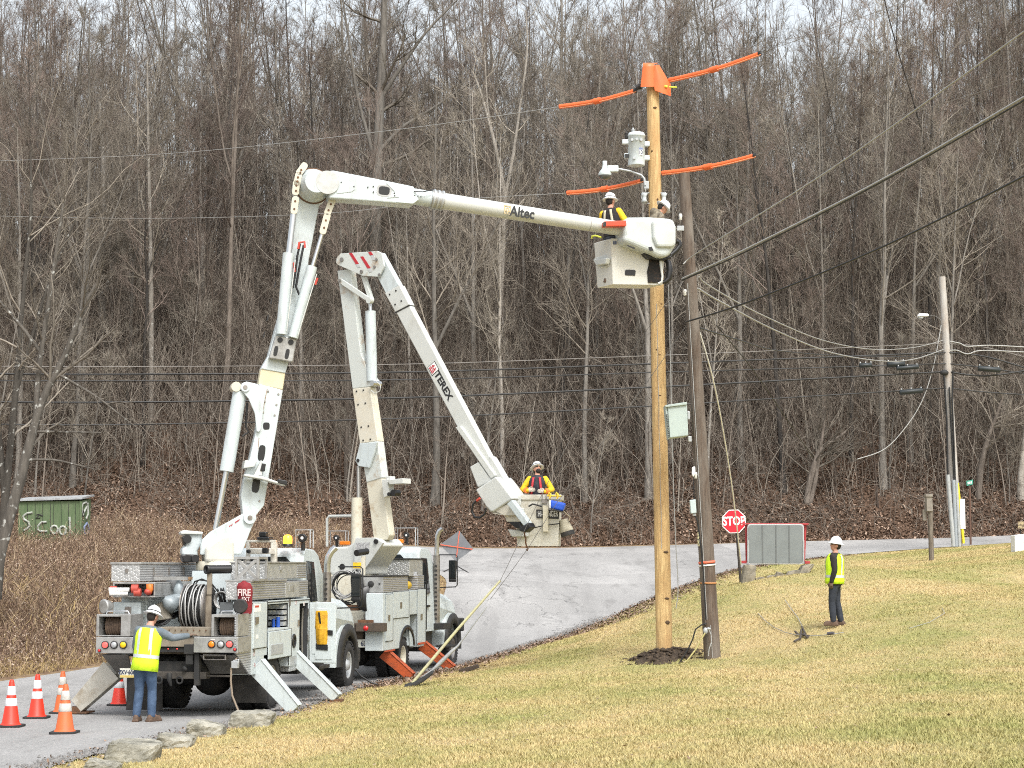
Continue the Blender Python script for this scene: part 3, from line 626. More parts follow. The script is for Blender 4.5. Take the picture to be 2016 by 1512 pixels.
TYRE = M('tyre_rubber', (.022, .022, .023), .85, 0, (.05, .047, .044), 5, (.45, .8))
GLASS = M('dark_glass', (.012, .015, .017), .06, spec=.8)
CHROME = M('chrome_rod', (.55, .56, .57), .18, .9)
STEEL = M('stack_steel', (.32, .30, .28), .35, .8, (.16, .13, .11), 6, (.45, .75))
RED = M('red_paint', (.52, .02, .02), .45); REDL = M('red_lens', (.55, .012, .015), .18, spec=.7); AMBL = M('amber_lens', (.85, .22, .01), .2, spec=.6); YELL = M('yellow_lens', (.85, .55, .01), .25)
LITR = M('lit_red_lens', (.8, .03, .03), .3, emit=((1, .12, .1), .9)); LITA = M('lit_amber_beacon', (.9, .35, .02), .3, emit=((1, .33, .02), 2.6))
CHK = M('white_marking', (.8, .8, .78), .5); ORNG = M('orange_outrigger', (.46, .085, .022), .55, 0, (.17, .05, .025), 3, (.45, .72), stretch=(1, 1, 4))
RUST = M('rust', (.16, .075, .035), .85, 0, (.07, .045, .03), 8, (.4, .7))
WIREB = M('black_cable', (.018, .018, .018), .5); WIREG = M('grey_wire', (.42, .42, .41), .5, .3); WIRER = M('rusty_wire', (.17, .115, .08), .7, .2, (.07, .05, .04), 20, (.4, .7))
ORP = M('orange_plastic', (.80, .155, .04), .45, 0, (.62, .11, .03), 3, (.5, .8))
YEL = M('yellow_cloth', (.62, .34, .012), .75, 0, (.40, .20, .01), 9, (.4, .75), bmp=.5)
REDC = M('red_cloth', (.22, .012, .018), .75, 0, (.12, .01, .014), 9, (.4, .8), bmp=.5)
# stamped plate and ribbed sheet: relief in the surface
def relief(name, kind):
    m, nt, b = principled(name); MATS[name] = m
    b.inputs['Metallic'].default_value = .5; b.inputs['Roughness'].default_value = .36
    tc = nt.nodes.new('ShaderNodeTexCoord')
    if kind == 'ribbed':
        w = nt.nodes.new('ShaderNodeTexWave'); w.wave_type = 'BANDS'; w.bands_direction = 'Z'; w.inputs['Scale'].default_value = 7.5; nt.links.new(tc.outputs['Object'], w.inputs[0]); h = w.outputs['Fac']
        nt.links.new(ramp(nt, [(0, (.22, .22, .225)), (.5, (.47, .475, .48))], h), b.inputs['Base Color'])
    else:
        v = nt.nodes.new('ShaderNodeTexChecker'); v.inputs['Scale'].default_value = 24; mp = nt.nodes.new('ShaderNodeMapping'); mp.inputs['Rotation'].default_value = (.78, .78, .78)
        nt.links.new(tc.outputs['Object'], mp.inputs[0]); nt.links.new(mp.outputs[0], v.inputs[0]); h = v.outputs['Fac']
        nt.links.new(mixc(nt, h, (.40, .41, .41), (.54, .55, .55)), b.inputs['Base Color'])
    bump(nt, b, h, .5, .01); return m
RIB = relief('ribbed_aluminium', 'ribbed'); DIA = relief('diamond_plate', 'diamond')

class Truck:
    def __init__(s, name, corner, yaw, label, zoom, W=2.4, group=None):
        s.W = W; s.u = Vector((math.sin(yaw), math.cos(yaw), 0)); s.r = Vector((math.cos(yaw), -math.sin(yaw), 0))
        o = Vector((corner[0], corner[1], 0)) - s.r * (W / 2); s.M = Matrix.Translation(o) @ Matrix.Rotation(-yaw, 4, 'Z'); s.I = s.M.inverted(); s.z = zoom
        s.root = empty(name, o, -yaw, label, 'truck', group)
    def R(s, X, Y, y=0.0):
        p = s.I @ on_plane(*s.z(X, Y), s.M @ Vector((0, y, 0)), s.u); return p.x, p.z
    def S(s, X, Y, x=None):
        p = s.I @ on_plane(*s.z(X, Y), s.M @ Vector((s.W / 2 if x is None else x, 0, 0)), s.r); return p.y, p.z
    def mb(s): return MB(s.M)
    def rbox(s, mb, X0, Y0, X1, Y1, y0, y1):
        x0, z1 = s.R(X0, (Y0 + 0.0), y0); x1, z0 = s.R(X1, Y1, y0); return mb.box(x0, x1, y0, y1, z0, z1)
    def sbox(s, mb, X0, Y0, X1, Y1, xo, d, zt=None):
        y0, za = s.S(X0, Y0, xo); y1, zb = s.S(X1, Y1, xo); zc = s.S(X0, Y1, xo)[1]; return mb.box(xo - d, xo, y0, y1, zc, za)
    def spt(s, X, Y, x): y, z = s.S(X, Y, x); return (x, y, z)
    def rpt(s, X, Y, y): x, z = s.R(X, Y, y); return (x, y, z)
    def wheel(s, x, y, r, w, rimmat, side, dz=0.0, hub=True):
        mb = s.mb(); a = (side, 0, 0); h = w / 2; rr = r * .56
        mb.lathe([(rr, -h), (r * .86, -h), (r * .97, -h * .8), (r, -h * .55), (r, h * .55), (r * .97, h * .8), (r * .86, h), (rr * 1.12, h * .98), (rr, h * .8), (rr * .96, -h)], (x, y, r + dz), a, 36)
        for k in range(36):
            t = 2 * PI * k / 36; c = Vector((x, y + math.cos(t) * r * .985, r + dz + math.sin(t) * r * .985)); tg = Vector((0, -math.sin(t), math.cos(t))) * r * .05; n = Vector((0, math.cos(t), math.sin(t))) * r * .03
            for q in (-1, 1):
                e = Vector((w * .24, 0, 0)); c2 = c + Vector((q * w * .25, 0, 0)) + tg * q * .8
                mb.add([c2 - e - tg - n, c2 + e - tg - n, c2 + e + tg - n, c2 - e + tg - n, c2 - e - tg + n, c2 + e - tg + n, c2 + e + tg + n, c2 - e + tg + n], [(0, 1, 2, 3), (4, 7, 6, 5), (0, 4, 5, 1), (1, 5, 6, 2), (2, 6, 7, 3), (3, 7, 4, 0)])
        w_ = mb.build('wheel', TYRE, s.root); mb = s.mb()
        if hub: mb.lathe([(rr * 1.02, -h * .7), (rr * 1.02, h * .86), (rr * .9, h * .8), (rr * .84, h * .25), (rr * .5, h * .1), (rr * .45, h * .5), (rr * .32, h * .95), (0, h * 1.0)], (x, y, r + dz), a, 28)
        else: mb.lathe([(rr * 1.02, -h * .7), (rr * 1.02, h * .86), (rr * .92, h * .8), (rr * .86, -h * .1), (rr * .5, -h * .3), (rr * .42, h * .1), (0, h * .1)], (x, y, r + dz), a, 28)
        for k in range(10):
            t = 2 * PI * k / 10; c = Vector((x + side * h * .1, y + math.cos(t) * rr * .62, r + dz + math.sin(t) * rr * .62)); mb.cyl(c, c + Vector((side * h * .28, 0, 0)), rr * .06, k=6)
        mb.build('rim', rimmat, w_)
    def outrigger(s, p0, p1, w0, w1, mat, pad=True, name='outrigger'):
        """leg beam from p0 (at the body) to p1 (at the ground), local points"""
        mb = s.mb(); a, b = Vector(p0), Vector(p1); d = (b - a).normalized(); f = Vector((0, 1, 0)); n = d.cross(f).normalized()
        for e, (o, t) in enumerate(((-.09, .02), (.09, .02), (0, .14))):
            w0_, w1_ = (w0, w1) if e < 2 else (w0 * .5, w1 * .5)
            q = [a + n * w0_, b + n * w1_, b - n * w1_, a - n * w0_]; mb.prism([v + f * (o - t / 2) for v in q], f * t)
        q = [a + n * (w0 + .012), b + n * (w1 + .012), b + n * w1, a + n * w0]; mb.prism([v - f * .12 for v in q], f * .24)
        leg = mb.build(name, mat, s.root, .006)
        if pad:
            mb = s.mb(); mb.box(b.x - .24, b.x + .24, b.y - .2, b.y + .2, p1[2] - .13, p1[2] - .10); mb.box(b.x - .12, b.x + .12, b.y - .1, b.y + .1, p1[2] - .1, p1[2] - .02); mb.build('foot_pad', RUST, leg, .006)
        return leg
    def mirror(s, c, h, w):
        mb = s.mb(); x, y, z = c
        mb.box(x - w / 2, x + w / 2, y - .05, y + .03, z - h / 2, z + h * .28); mb.box(x - w / 2, x + w / 2, y - .05, y + .03, z - h * .62, z - h * .52 + .02)
        m_ = mb.build('mirror', BLACK, s.root, .02); mb = s.mb(); mb.box(x - w / 2 + .02, x + w / 2 - .02, y - .056, y - .052, z - h / 2 + .03, z + h * .25); mb.build('mirror_glass', GLASS, m_)
        mb = s.mb(); x2 = x + w * .62; x0 = x - .42
        mb.tube([(x0, y + .15, z + h * .5), (x2 - .05, y + .02, z + h * .5), (x2, y + .02, z + h * .44), (x2, y + .02, z - h * .75), (x2 - .05, y + .02, z - h * .82), (x0, y + .12, z - h * .85)], .016, 6); mb.build('mirror_bracket', BLACK, m_)
    def cab(s, y0, ztop, yw, yf, zh, hw, rearwin):
        """crew cab: y0 rear wall, yw cowl, yf nose, zh hood height"""
        mb = s.mb(); zb = .95
        prof = [(y0, zb), (y0, ztop - .28), (y0 + .06, ztop - .1), (y0 + .25, ztop), (yw - .75, ztop - .02), (yw - .5, ztop - .12), (yw, zh + .12), (yw, zb)]
        n = len(prof)
        rings = []
        for f, k in ((-1, .96), (-.97, 1), (.97, 1), (1, .96)):
            rings.append([(hw * f * (1.0 - .10 * max(0, (z - 1.75) / (ztop - 1.75))), y + (0 if k == 1 else (.03 if y < yw - .3 else -.03)), z - (0 if k == 1 else .03 * (z > 2))) for y, z in prof])
        mb.loft(rings, True, False); c = mb.build('cab', WHITE, s.root, .05, 3)
        mb = s.mb(); x = hw
        def side(y): return None
        for sx in (-1, 1):
            o = hw * sx
            def q(y, z): return (sx * (hw * (1.0 - .10 * max(0, (z - 1.75) / (ztop - 1.75))) + .004), y, z)
            P = [q(y0 + .17, 1.88), q(y0 + .82, 1.88), q(y0 + .78, ztop - .27), q(y0 + .2, ztop - .25)]
            mb.prism(P, (-.02 * sx, 0, 0))
        mb.prism([(-.9, yw + .006, zh + .16), (.9, yw + .006, zh + .16), (.86, yw - .46, ztop - .2), (-.86, yw - .46, ztop - .2)], (0, -.03, -.01))
        mb.build('side_window', GLASS, c, .01)
        mb = s.mb(); mb.prism([(rearwin[0], y0 - .004, rearwin[2]), (rearwin[1], y0 - .004, rearwin[2]), (rearwin[1], y0 - .004, rearwin[3] - .12), (rearwin[1] - .12, y0 - .004, rearwin[3]), (rearwin[0], y0 - .004, rearwin[3])], (0, .03, 0)); mb.build('rear_window', GLASS, c)
        mb = s.mb()
        for sx in (-1, 1):
            mb.box(sx * hw * 1.0 - .012, sx * hw * 1.0 + .012, yw - 1.32, yw - 1.30, 1.0, ztop - .3); mb.box(sx * hw - .02, sx * hw + .03, yw - 1.2, yw - 1.02, 1.55, 1.6)
        mb.build('door_seam', BLACK, c)
        # hood with flared wings
        mb = s.mb(); rings = []
        for y, w, z in ((yw - .02, hw * .98, zh + .10), (yw + .5, hw * 1.05, zh + .02), (yf - .7, hw * 1.06, zh - .08), (yf - .12, hw * .98, zh - .25), (yf, hw * .92, zh - .5)):
            rings.append([(-w * .9, y, 1.05), (-w, y, z - .5), (-w * .95, y, z - .22), (-w * .78, y, z - .05), (-w * .5, y, z), (w * .5, y, z), (w * .78, y, z - .05), (w * .95, y, z - .22), (w, y, z - .5), (w * .9, y, 1.05)])
        mb.loft(rings, True, False); mb.build('hood', WHITE, s.root, .05, 3)
    def fender(s, y, r, xi, xo):
        mb = s.mb(); t0, t1 = math.radians(-8), math.radians(180); n = 14
        def arc(R, x, f=1): return [(x, y + math.cos(t0 + (t1 - t0) * k / n) * R, .50 + math.sin(t0 + (t1 - t0) * k / n) * R * f) for k in range(n + 1)]
        A, B, C, D = arc(r + .14, xo - .02), arc(r + .46, xo - .06, 1.0), arc(r + .48, xi, 1.02), arc(r + .14, xi)
        mb.loft([list(q) for q in zip(A, B, C, D)], True, True); fe = mb.build('fender', WHITE, s.root, .02)
        mb = s.mb(); A2, B2, C2, D2 = arc(r + .12, xo + .03), arc(r + .36, xo + .005), arc(r + .36, xo - .09), arc(r + .12, xo - .09)
        mb.loft([list(q) for q in zip(A2, B2, C2, D2)], True, True); mb.build('fender_flare', DARK, fe)

class Plane:
    """upright plane of a boom: pictured outlines are laid on it, off metres towards the viewer"""
    def __init__(s, p0, p1):
        s.p0 = Vector(p0); b = Vector((p1[0] - p0[0], p1[1] - p0[1], 0)).normalized(); s.b = b; s.n = Vector((b.y, -b.x, 0))
        if s.n.dot(CAM - s.p0) < 0: s.n = -s.n
    def P(s, q, off=0.0): return on_plane(q[0], q[1], s.p0 + s.n * off, s.n)
    def prism(s, mb, pts, off, th): return mb.prism([s.P(q, off) for q in pts], -s.n * th)
    def bar(s, mb, a, b, ra, rb=None, off=0.0, k=14):
        A, B = s.P(a, off), s.P(b, off); sa = (A - CAM).length / FPX; sb = (B - CAM).length / FPX; return mb.tube([A, B], [ra * sa, (ra if rb is None else rb) * sb], k)
    def disc(s, mb, c, r, off, th, r2=None, k=24):
        A = s.P(c, off); sc = (A - CAM).length / FPX; return mb.lathe([((r2 or r) * sc, -th), (r * sc, 0)], A, s.n, k)

def coil(mb, c, axis, R, n, wr, spread, seg=22, jit=.02):
    """loose coil of wire"""
    a = Vector(axis).normalized(); u = a.cross(Vector((0, 0, 1)) if abs(a.z) < .9 else Vector((1, 0, 0))).normalized(); w = a.cross(u); pts = []
    for i in range(n * seg + 1):
        t = 2 * PI * i / seg; k = i / seg; r = R * (1 + jit * math.sin(k * 2.3) + jit * math.sin(k * 5.1))
        pts.append(Vector(c) + a * (spread * math.sin(k * 1.7)) + (u * math.cos(t) + w * math.sin(t)) * r)
    return mb.tube(pts, wr, 5)

# ======================================================= rear truck
T = Truck('bucket_truck', (-4.667, 31.2), math.radians(9.2), 'white aerial bucket truck nearest the camera with open side doors and raised chain drive boom', zA, group='bucket trucks at work')
r1 = T.root; C = T.mb
# frame, axle, underside
mb = C(); mb.box(-.48, -.36, .35, 8.6, .72, .98); mb.box(.36, .48, .35, 8.6, .72, .98)
for y in (.36, 1.3, 3.6, 5.2, 7.0): mb.box(-.36, .36, y, y + .12, .76, .95)
mb.box(-1.1, 1.1, .9, 4.4, 1.0, 1.06); mb.box(-.8, .1, 3.4, 4.3, .55, .98); mb.box(-.95, -.5, 4.4, 5.4, .5, .95); mb.box(.5, 1.0, 4.5, 5.3, .5, .95); mb.build('chassis', DARK, r1, .01)
mb = C(); mb.cyl((-.95, 2.45, .5), (.95, 2.45, .5), .1); mb.ell((0, 2.45, .52), (.36, .3, .3), 16); mb.cyl((0, 2.7, .55), (0, 5, .8), .06); mb.build('rear_axle', DARK, r1)
for sx in (-1, 1):
    T.wheel(sx * 1.0, 2.45, .5, .26, STEEL, sx, hub=False); T.wheel(sx * .68, 2.45, .5, .26, STEEL, sx, hub=False); T.wheel(sx * 1.06, 7.75, .5, .3, GALV, sx)
# tail end
mb = C(); T.rbox(mb, 32, 893, 285, 1008, 0, .75); T.rbox(mb, 708, 893, 1014, 1004, 0, .75); tl = mb.build('light_panel', ALU, r1, .008)
mb = C(); T.rbox(mb, 466, 826, 828, 887, .12, .5); T.rbox(mb, 286, 893, 707, 962, .16, .6); mb.build('tail_beam', TAN, r1, .008)
mb = C(); T.rbox(mb, 450, 965, 640, 1000, .2, .4); T.rbox(mb, 640, 945, 712, 1012, .05, .3); T.rbox(mb, 652, 1012, 700, 1085, .08, .3); T.rbox(mb, 712, 1004, 741, 1230, .1, .22); mb.build('hitch_bracket', DARK, r1, .008)
mb = C(); T.rbox(mb, 300, 1132, 790, 1186, .18, .42); T.rbox(mb, 790, 1158, 960, 1172, .25, .4); mb.build('rear_crossbeam', M('grimy_steel', (.10, .088, .075), .7, .3, (.04, .035, .03), 6, (.4, .7)), r1, .01)
mb = C()
for X in (468, 610):
    c = Vector(T.rpt(X, 1192, .14)); mb.tube([c + Vector((math.cos(t) * .055, 0, math.sin(t) * .06)) for t in [PI * k / 8 * 2 for k in range(9)]], .017, 6)
mb.tube([T.rpt(540, 1150, .1), T.rpt(540, 1190, .05), T.rpt(552, 1232, .08)], [.05, .04, .02], 8); mb.ell(T.rpt(648, 1112, .15), (.05, .05, .05)); mb.build('tow_hook', DARK, r1)
mb = C(); T.rbox(mb, 772, 1016, 930, 1022, .02, .3); T.rbox(mb, 772, 1046, 930, 1052, .02, .3); T.rbox(mb, 772, 1022, 780, 1046, .02, .3); T.rbox(mb, 922, 1022, 930, 1046, .02, .3); mb.build('grab_step', STEEL, r1, .004)
# sloping skirts at both rear corners
mb = C(); x0, z0 = T.R(32, 1010); 
mb.prism([(-1.2, .02, z0 - .01), (-1.2, .9, z0 - .01), (-1.2, .9, .72), (-1.2, .75, .72)], (.03, 0, 0)); mb.prism([(-1.17, .03, z0 - .012), (-.72, .03, z0 - .012), (-.86, .6, .75), (-1.17, .6, .75)], (0, .03, 0))
mb.prism([(1.17, .05, z0 - .012), (.55, .05, z0 - .012), (.5, .8, .72), (1.17, .8, .72)], (0, .03, 0)); mb.build('rear_skirt', M('dull_steel', (.17, .165, .155), .6, .3, (.09, .085, .08), 4), r1, .005)
mb = C(); mb.prism([(1.2, .0, T.R(1012, 1004)[1]), (1.2, .0, 1.765), (1.2, .855, 1.765), (1.2, .855, .7), (1.2, .8, .7)], (-.03, 0, 0)); mb.build('ribbed_side', RIB, r1, .004)
# reel boxes with spools
for X0, X1, Xa, Xb, nm in ((35, 268, 52, 203, 'l'), (832, 1012, 848, 998, 'r')):
    mb = C(); x0, zt = T.R(X0, 737); x1, zb = T.R(X1, 890); xa, _ = T.R(Xa, 800); xb, _ = T.R(Xb, 800); za = T.R(0, 752)[1]; zz = T.R(0, 882)[1]
    mb.box(x0, xa, 0.0, .62, zb, zt); mb.box(xb, x1, 0.0, .62, zb, zt); mb.box(xa, xb, 0.0, .62, za, zt); mb.box(xa, xb, 0.0, .62, zb, zz); mb.box(xa, xb, .58, .62, zz, za)
    rb = mb.build('reel_box', ALU, r1, .006)
    mb = C(); mb.cyl((xa + .01, .32, (za + zz) / 2), (xb - .01, .32, (za + zz) / 2), .05, k=12)
    c0 = (za + zz) / 2; n = 18; pr = []
    w0, w1 = xa + .05, xb - .01
    for k in range(n * 4 + 1):
        pr.append((.165 + .012 * abs(math.sin(k / 4 * PI)) + .008 * math.sin(k * .7), (w1 - w0) * k / (n * 4)))
    mb2 = C(); mb2.lathe(pr, (w0, .32, c0), (1, 0, 0), 24); mb2.build('wire_spool', WIRER, rb); mb.build('spool_axle', STEEL, rb)
    mb = C(); mb.tube([(x0 + .1, .2, zt), (x0 + .12, .2, zt + .05), (x1 - .12, .2, zt + .05), (x1 - .1, .2, zt)], .014, 6); mb.build('grab_handle', CHROME, rb)
# lamps
for X, Y, r, mt, nm in ((97, 948, 28, LITR, 'tail_light'), (158, 948, 28, GALV, 'reverse_light'), (222, 948, 28, YELL, 'turn_light'), (833, 944, 28, AMBL, 'turn_light'), (897, 945, 28, GALV, 'reverse_light'), (958, 943, 28, LITR, 'tail_light'), (57, 987, 13, REDL, 'reflector'), (995, 980, 13, REDL, 'reflector'), (535, 975, 6, LITR, 'marker_light'), (597, 975, 6, LITR, 'marker_light')):
    yy = 0 if r > 10 else .2; c = Vector(T.rpt(X, Y, yy)); rr_ = r / 3.5167 / 132
    mb = C(); mb.lathe([(rr_ * 1.12, 0), (rr_ * 1.12, .02), (rr_ * .86, .025)], c, (0, -1, 0), 20); ring = mb.build(nm, DARK, r1)
    mb = C(); mb.lathe([(rr_ * .86, .005), (rr_ * .84, .028), (rr_ * .5, .036), (0, .04)], c, (0, -1, 0), 20); mb.build('lens', mt, ring)
# plate, mudflaps
mb = C(); T.rbox(mb, 197, 1110, 303, 1176, .06, .075); pl = mb.build('license_plate', M('plate_cream', (.62, .62, .55), .5), r1)
mb = C(); T.rbox(mb, 199, 1158, 301, 1175, .055, .06); mb.build('plate_band', M('plate_yellow', (.55, .42, .12), .5), pl)
o = Vector(T.rpt(252, 1139, .054)); text_mesh('ZKV·6064', .10, (T.M @ o, T.r, (0, 0, 1)), .002, M('plate_ink', (.02, .03, .07), .5), 'plate_number', pl, .8, .002)
mb = C(); T.rbox(mb, 245, 1180, 490, 1400, 1.75, 1.77); T.rbox(mb, 972, 1160, 1208, 1350, 1.75, 1.77); mb.build('mud_flap', M('mudflap', (.05, .047, .043), .8, 0, (.10, .09, .08), 4), r1)
mb = C(); T.rbox(mb, 245, 1175, 300, 1400, .55, .75); mb.build('step_bracket', DARK, r1, .01)
mb = C(); mb.tube([T.rpt(1005, 1040, .1), T.rpt(985, 1075, .0), T.rpt(968, 1110, -.02), T.rpt(965, 1200, -.04), T.rpt(975, 1300, -.06), T.rpt(1018, 1408, -.1)], .017, 7); ho = mb.build('hydraulic_hose', M('hose_tan', (.24, .19, .14), .7), r1)
mb = C(); T.rbox(mb, 968, 1060, 1010, 1110, -.06, .05); mb.tube([T.rpt(985, 1060, 0), T.rpt(1020, 1050, -.03), T.rpt(1012, 1085, -.03)], .02, 6); mb.build('hose_coupling', GALV, ho, .01)
# side bodies: right side in pieces round its openings
hx = 1.2; S_ = T.S; zt = S_(1118, 650)[1]
ya, yb = S_(1218, 700)[0], S_(1365, 700)[0]; yc, yd = S_(1440, 800)[0], S_(1502, 800)[0]; yE = 4.62; zo1 = S_(1220, 668)[1]; zo0 = S_(1220, 840)[1]; zd1 = S_(1440, 662)[1]; zd0 = S_(1440, 1080)[1]
mb = C(); mb.box(.86, hx, .86, ya, .70 if False else 1.0, zt); mb.box(.86, hx, .862, 1.62, .70, 1.0)
mb.box(.86, hx, ya, yb, zo1, zt); mb.box(.86, hx, ya, yb, 1.12, zo0); mb.box(.86, hx, yb, yc, 1.12, zt); mb.box(.86, hx, 3.2, yc, .72, 1.12); mb.box(.86, hx, yc, yd, zd1, zt); mb.box(.86, hx, yc, yd, .72, zd0); mb.box(.86, hx, yd, yE, .72, zt)
sb = mb.build('service_body', WHITE, r1, .012)
mb = C(); mb.box(.62, .86, .88, yE, .74, zt - .01); mb.build('compartment_interior', M('interior_grey', (.10, .11, .115), .7), sb)
mb = C(); mb.box(.862, 1.19, yb - .05, yb - .002, zo0 + .002, zo1 - .002); mb.box(.862, 1.19, yd - .05, yd - .002, zd0 + .002, zd1 - .002); mb.box(.862, .88, ya + .01, yb - .06, zo0 + .002, zo1 - .002); mb.box(.862, .88, yc + .01, yd - .06, zd0 + .01, zd1 - .01); mb.build('compartment_lining', M('lining_dark', (.035, .037, .04), .7), sb)
for i in range(4):
    for j in range(4):
        mb = C(); z = zo0 + (zo1 - zo0) * (.06 + i * .235); x_ = .885 + j * .075; mb.box(x_, x_ + .068, yb - .25, yb - .052, z, z + (zo1 - zo0) * .17); mb.box(x_ + .018, x_ + .05, yb - .254, yb - .25, z + .03, z + .07); mb.build('parts_bin', M('bin_grey', (.30, .32, .34), .5, 0, (.6, .6, .55), 14, (.5, .6)), sb)
mb = C(); [mb.tube([(.9 + k * .07, yd - .1, zd1 - .1), (.91 + k * .065, yd - .12, (zd0 + zd1) / 2), (.9 + k * .07, yd - .1, zd0 + .15)], .02, 6) for k in range(4)]; mb.build('hanging_rope', M('rope_grey', (.16, .15, .13), .8), sb)
mb = C(); mb.cyl((1.1, yb - .34, zo0 + .01), (1.1, yb - .34, zo0 + .19), .035); mb.cyl((1.02, yb - .36, zo0 + .01), (1.02, yb - .36, zo0 + .16), .03); mb.build('spray_can', M('blue_plastic', (.02, .09, .42), .4), sb)
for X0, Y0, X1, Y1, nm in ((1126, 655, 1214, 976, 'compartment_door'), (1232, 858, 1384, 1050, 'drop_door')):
    mb = C(); T.sbox(mb, X0 - 3, Y0 - 4, X1 + 3, Y1 + 4, hx + .006, .005); mb.build('door_shade_plate', DARK, sb)  # slightly larger dark plate, painting the shadow in the gap round the door
    mb = C(); T.sbox(mb, X0, Y0, X1, Y1, hx + (.035 if nm == 'drop_door' else .022), .03); d_ = mb.build(nm, WHITE, sb, .012)
    mb = C(); T.sbox(mb, X0 + 14, (Y0 + Y1) / 2 - 60 if nm[0] == 'c' else Y0 + 90, X0 + 34 if nm[0] == 'c' else X1 - 55, (Y0 + Y1) / 2 - 10 if nm[0] == 'c' else Y1 - 30, hx + .045, .025); mb.build('door_latch', STEEL if nm[0] == 'c' else GALV, d_, .006)
mb = C(); T.sbox(mb, 1130, 668, 1172, 720, hx + .026, .004); T.sbox(mb, 1140, 880, 1156, 905, hx + .026, .004); mb.cm = 1; T.sbox(mb, 1134, 676, 1160, 690, hx + .029, .004); mb.build('warning_sticker', [CHK, REDL], sb)
mb = C(); c = Vector(T.spt(1400, 920, hx)); mb.lathe([(.13, 0), (.13, .02), (.09, .025), (.085, -.01), (0, -.012)], c, (1, 0, 0), 20); mb.build('vent_port', BLACK, sb)
mb = C(); mb.box(hx - .3, hx - .02, 3.3, 3.9, .62, .72); T.sbox(mb, 1378, 1030, 1420, 1090, hx + .004, .01); mb.build('tread_panel', DIA, sb)
# swung open door with its yellow pouch
dy = S_(1506, 800)[0]; mb = C()
def D(X, Y): p = T.I @ on_plane(*zA(X, Y), T.M @ Vector((0, dy, 0)), T.u); return p
q = [D(1508, 655), D(1690, 652), D(1690, 1078), D(1508, 1070)]; mb.prism(q, (0, .04, 0)); od = mb.build('open_door', WHITE, sb, .015)
mb = C(); mb.prism([p + Vector((0, -.012, 0)) for p in (D(1528, 690), D(1660, 700), D(1665, 1050), D(1548, 1050), D(1548, 1010), D(1528, 1010))], (0, .01, 0)); mb.build('inner_panel', GALV if False else WHITE, od, .006)
mb = C(); rg = []
for Y, X0, X1, dp in ((712, 1551, 1640, .012), (730, 1550, 1640, .03), (800, 1548, 1638, .045), (828, 1547, 1637, .05), (836, 1552, 1638, .075), (900, 1554, 1637, .085), (944, 1558, 1634, .05)):
    a_, b_ = D(X0, Y), D(X1, Y); rg.append([a_.lerp(b_, k / 8) + Vector((0, -.008 - dp * math.sin(PI * k / 8) ** .6 * (1 + .15 * math.sin(k * 2 + Y)), 0)) for k in range(9)] + [b_ + Vector((0, -.002, 0)), a_ + Vector((0, -.002, 0))])
mb.loft(rg, True, True); po = mb.build('glove_pouch', YEL, od, .012)
mb = C(); mb.prism([p + Vector((0, -.03, 0)) for p in (D(1556, 938), D(1638, 948), D(1638, 986), D(1558, 978))], (0, .015, 0)); mb.prism([p + Vector((0, -.03, 0)) for p in (D(1638, 845), D(1672, 848), D(1672, 882), D(1640, 880))], (0, .02, 0)); mb.prism([p + Vector((0, -.06, 0)) for p in (D(1574, 722), D(1586, 722), D(1596, 800), D(1584, 800))], (0, .01, 0)); mb.build('door_pocket', BLACK, po)
# left body
mb = C(); mb.box(-1.2, -.72, .9, 4.6, 1.0, 2.12); mb.box(-1.2, -.72, 3.3, 4.6, .7, 1.0); T.rbox(mb, 150, 652, 340, 760, .66, .9); lb = mb.build('service_body', WHITE, r1, .015)
mb = C(); T.rbox(mb, 230, 684, 274, 742, .645, .66); mb.build('door_latch', STEEL, lb, .006)
mb = C(); mb.box(-.7, .62, .6, 4.5, 1.06, 1.1); mb.build('deck', TAN, r1)
# tool boxes
mb = C(); T.rbox(mb, 140, 388, 333, 508, .55, .57); x0, z1 = T.R(140, 388, .55); x1, z0 = T.R(333, 508, .55); fb = mb.build('tool_box', DIA, r1)
mb = C(); mb.box(x0, x1, .572, 3.9, z0, z1 - .01); mb.build('box_side', RIB, fb, .008); mb = C(); mb.box(x0 - .02, x1 + .02, .53, 3.92, z1 - .008, z1 + .03); mb.build('lid', ALU, fb, .006)
mb = C(); T.rbox(mb, 232, 420, 250, 450, .52, .55); 
for y in (1.2, 2.0, 2.8): mb.box(x1, x1 + .02, y, y + .05, z0 + .1, z1 - .06)
mb.build('box_latch', STEEL, fb, .004)
mb = C(); mb.box(x1 + .02, x1 + .55, 1.6, 1.75, z0 + .02, z0 + .07); mb.build('wood_plank', M('plank', (.33, .19, .09), .7, 0, (.2, .11, .05), 10, (.4, .7)), r1)
mb = C(); xa, za = T.R(148, 515, .5); xb, zb = T.R(440, 620, .5); t = .03
mb.box(xa, xb, .5, 3.6, za - t, za); mb.box(xa, xb, .5, 3.6, zb, zb + t); mb.box(xa, xa + t, .5, 3.6, zb + t, za - t); mb.box(xb - t, xb, .5, 3.6, zb + t, za - t); mb.box(xa + t, xb - t, 1.3, 1.33, zb + t, za - t); cb = mb.build('open_locker', ALU, r1, .008)
mb = C()
for X0, X1, Y in ((120, 262, 566), (125, 250, 592)): mb.cyl(T.rpt(X0, Y, .3), T.rpt(X1, Y, .42), .035)
mb.build('white_tube', CHK, cb); mb = C()
for X, Y, r in ((300, 560, .1), (318, 585, .09), (150, 560, .06)): mb.cyl(T.rpt(X - 22, Y, .42), T.rpt(X + 25, Y, .44), r * .75)
mb.ell(T.rpt(395, 580, .5), (.07, .1, .06)); mb.build('red_tool', M('tool_red', (.42, .06, .04), .5), cb); mb = C(); T.rbox(mb, 378, 525, 425, 572, .5, .65); mb.ell(T.rpt(402, 560, .48), (.06, .05, .09)); mb.build('chain_saw', M('saw_orange', (.62, .17, .03), .5), cb, .01)
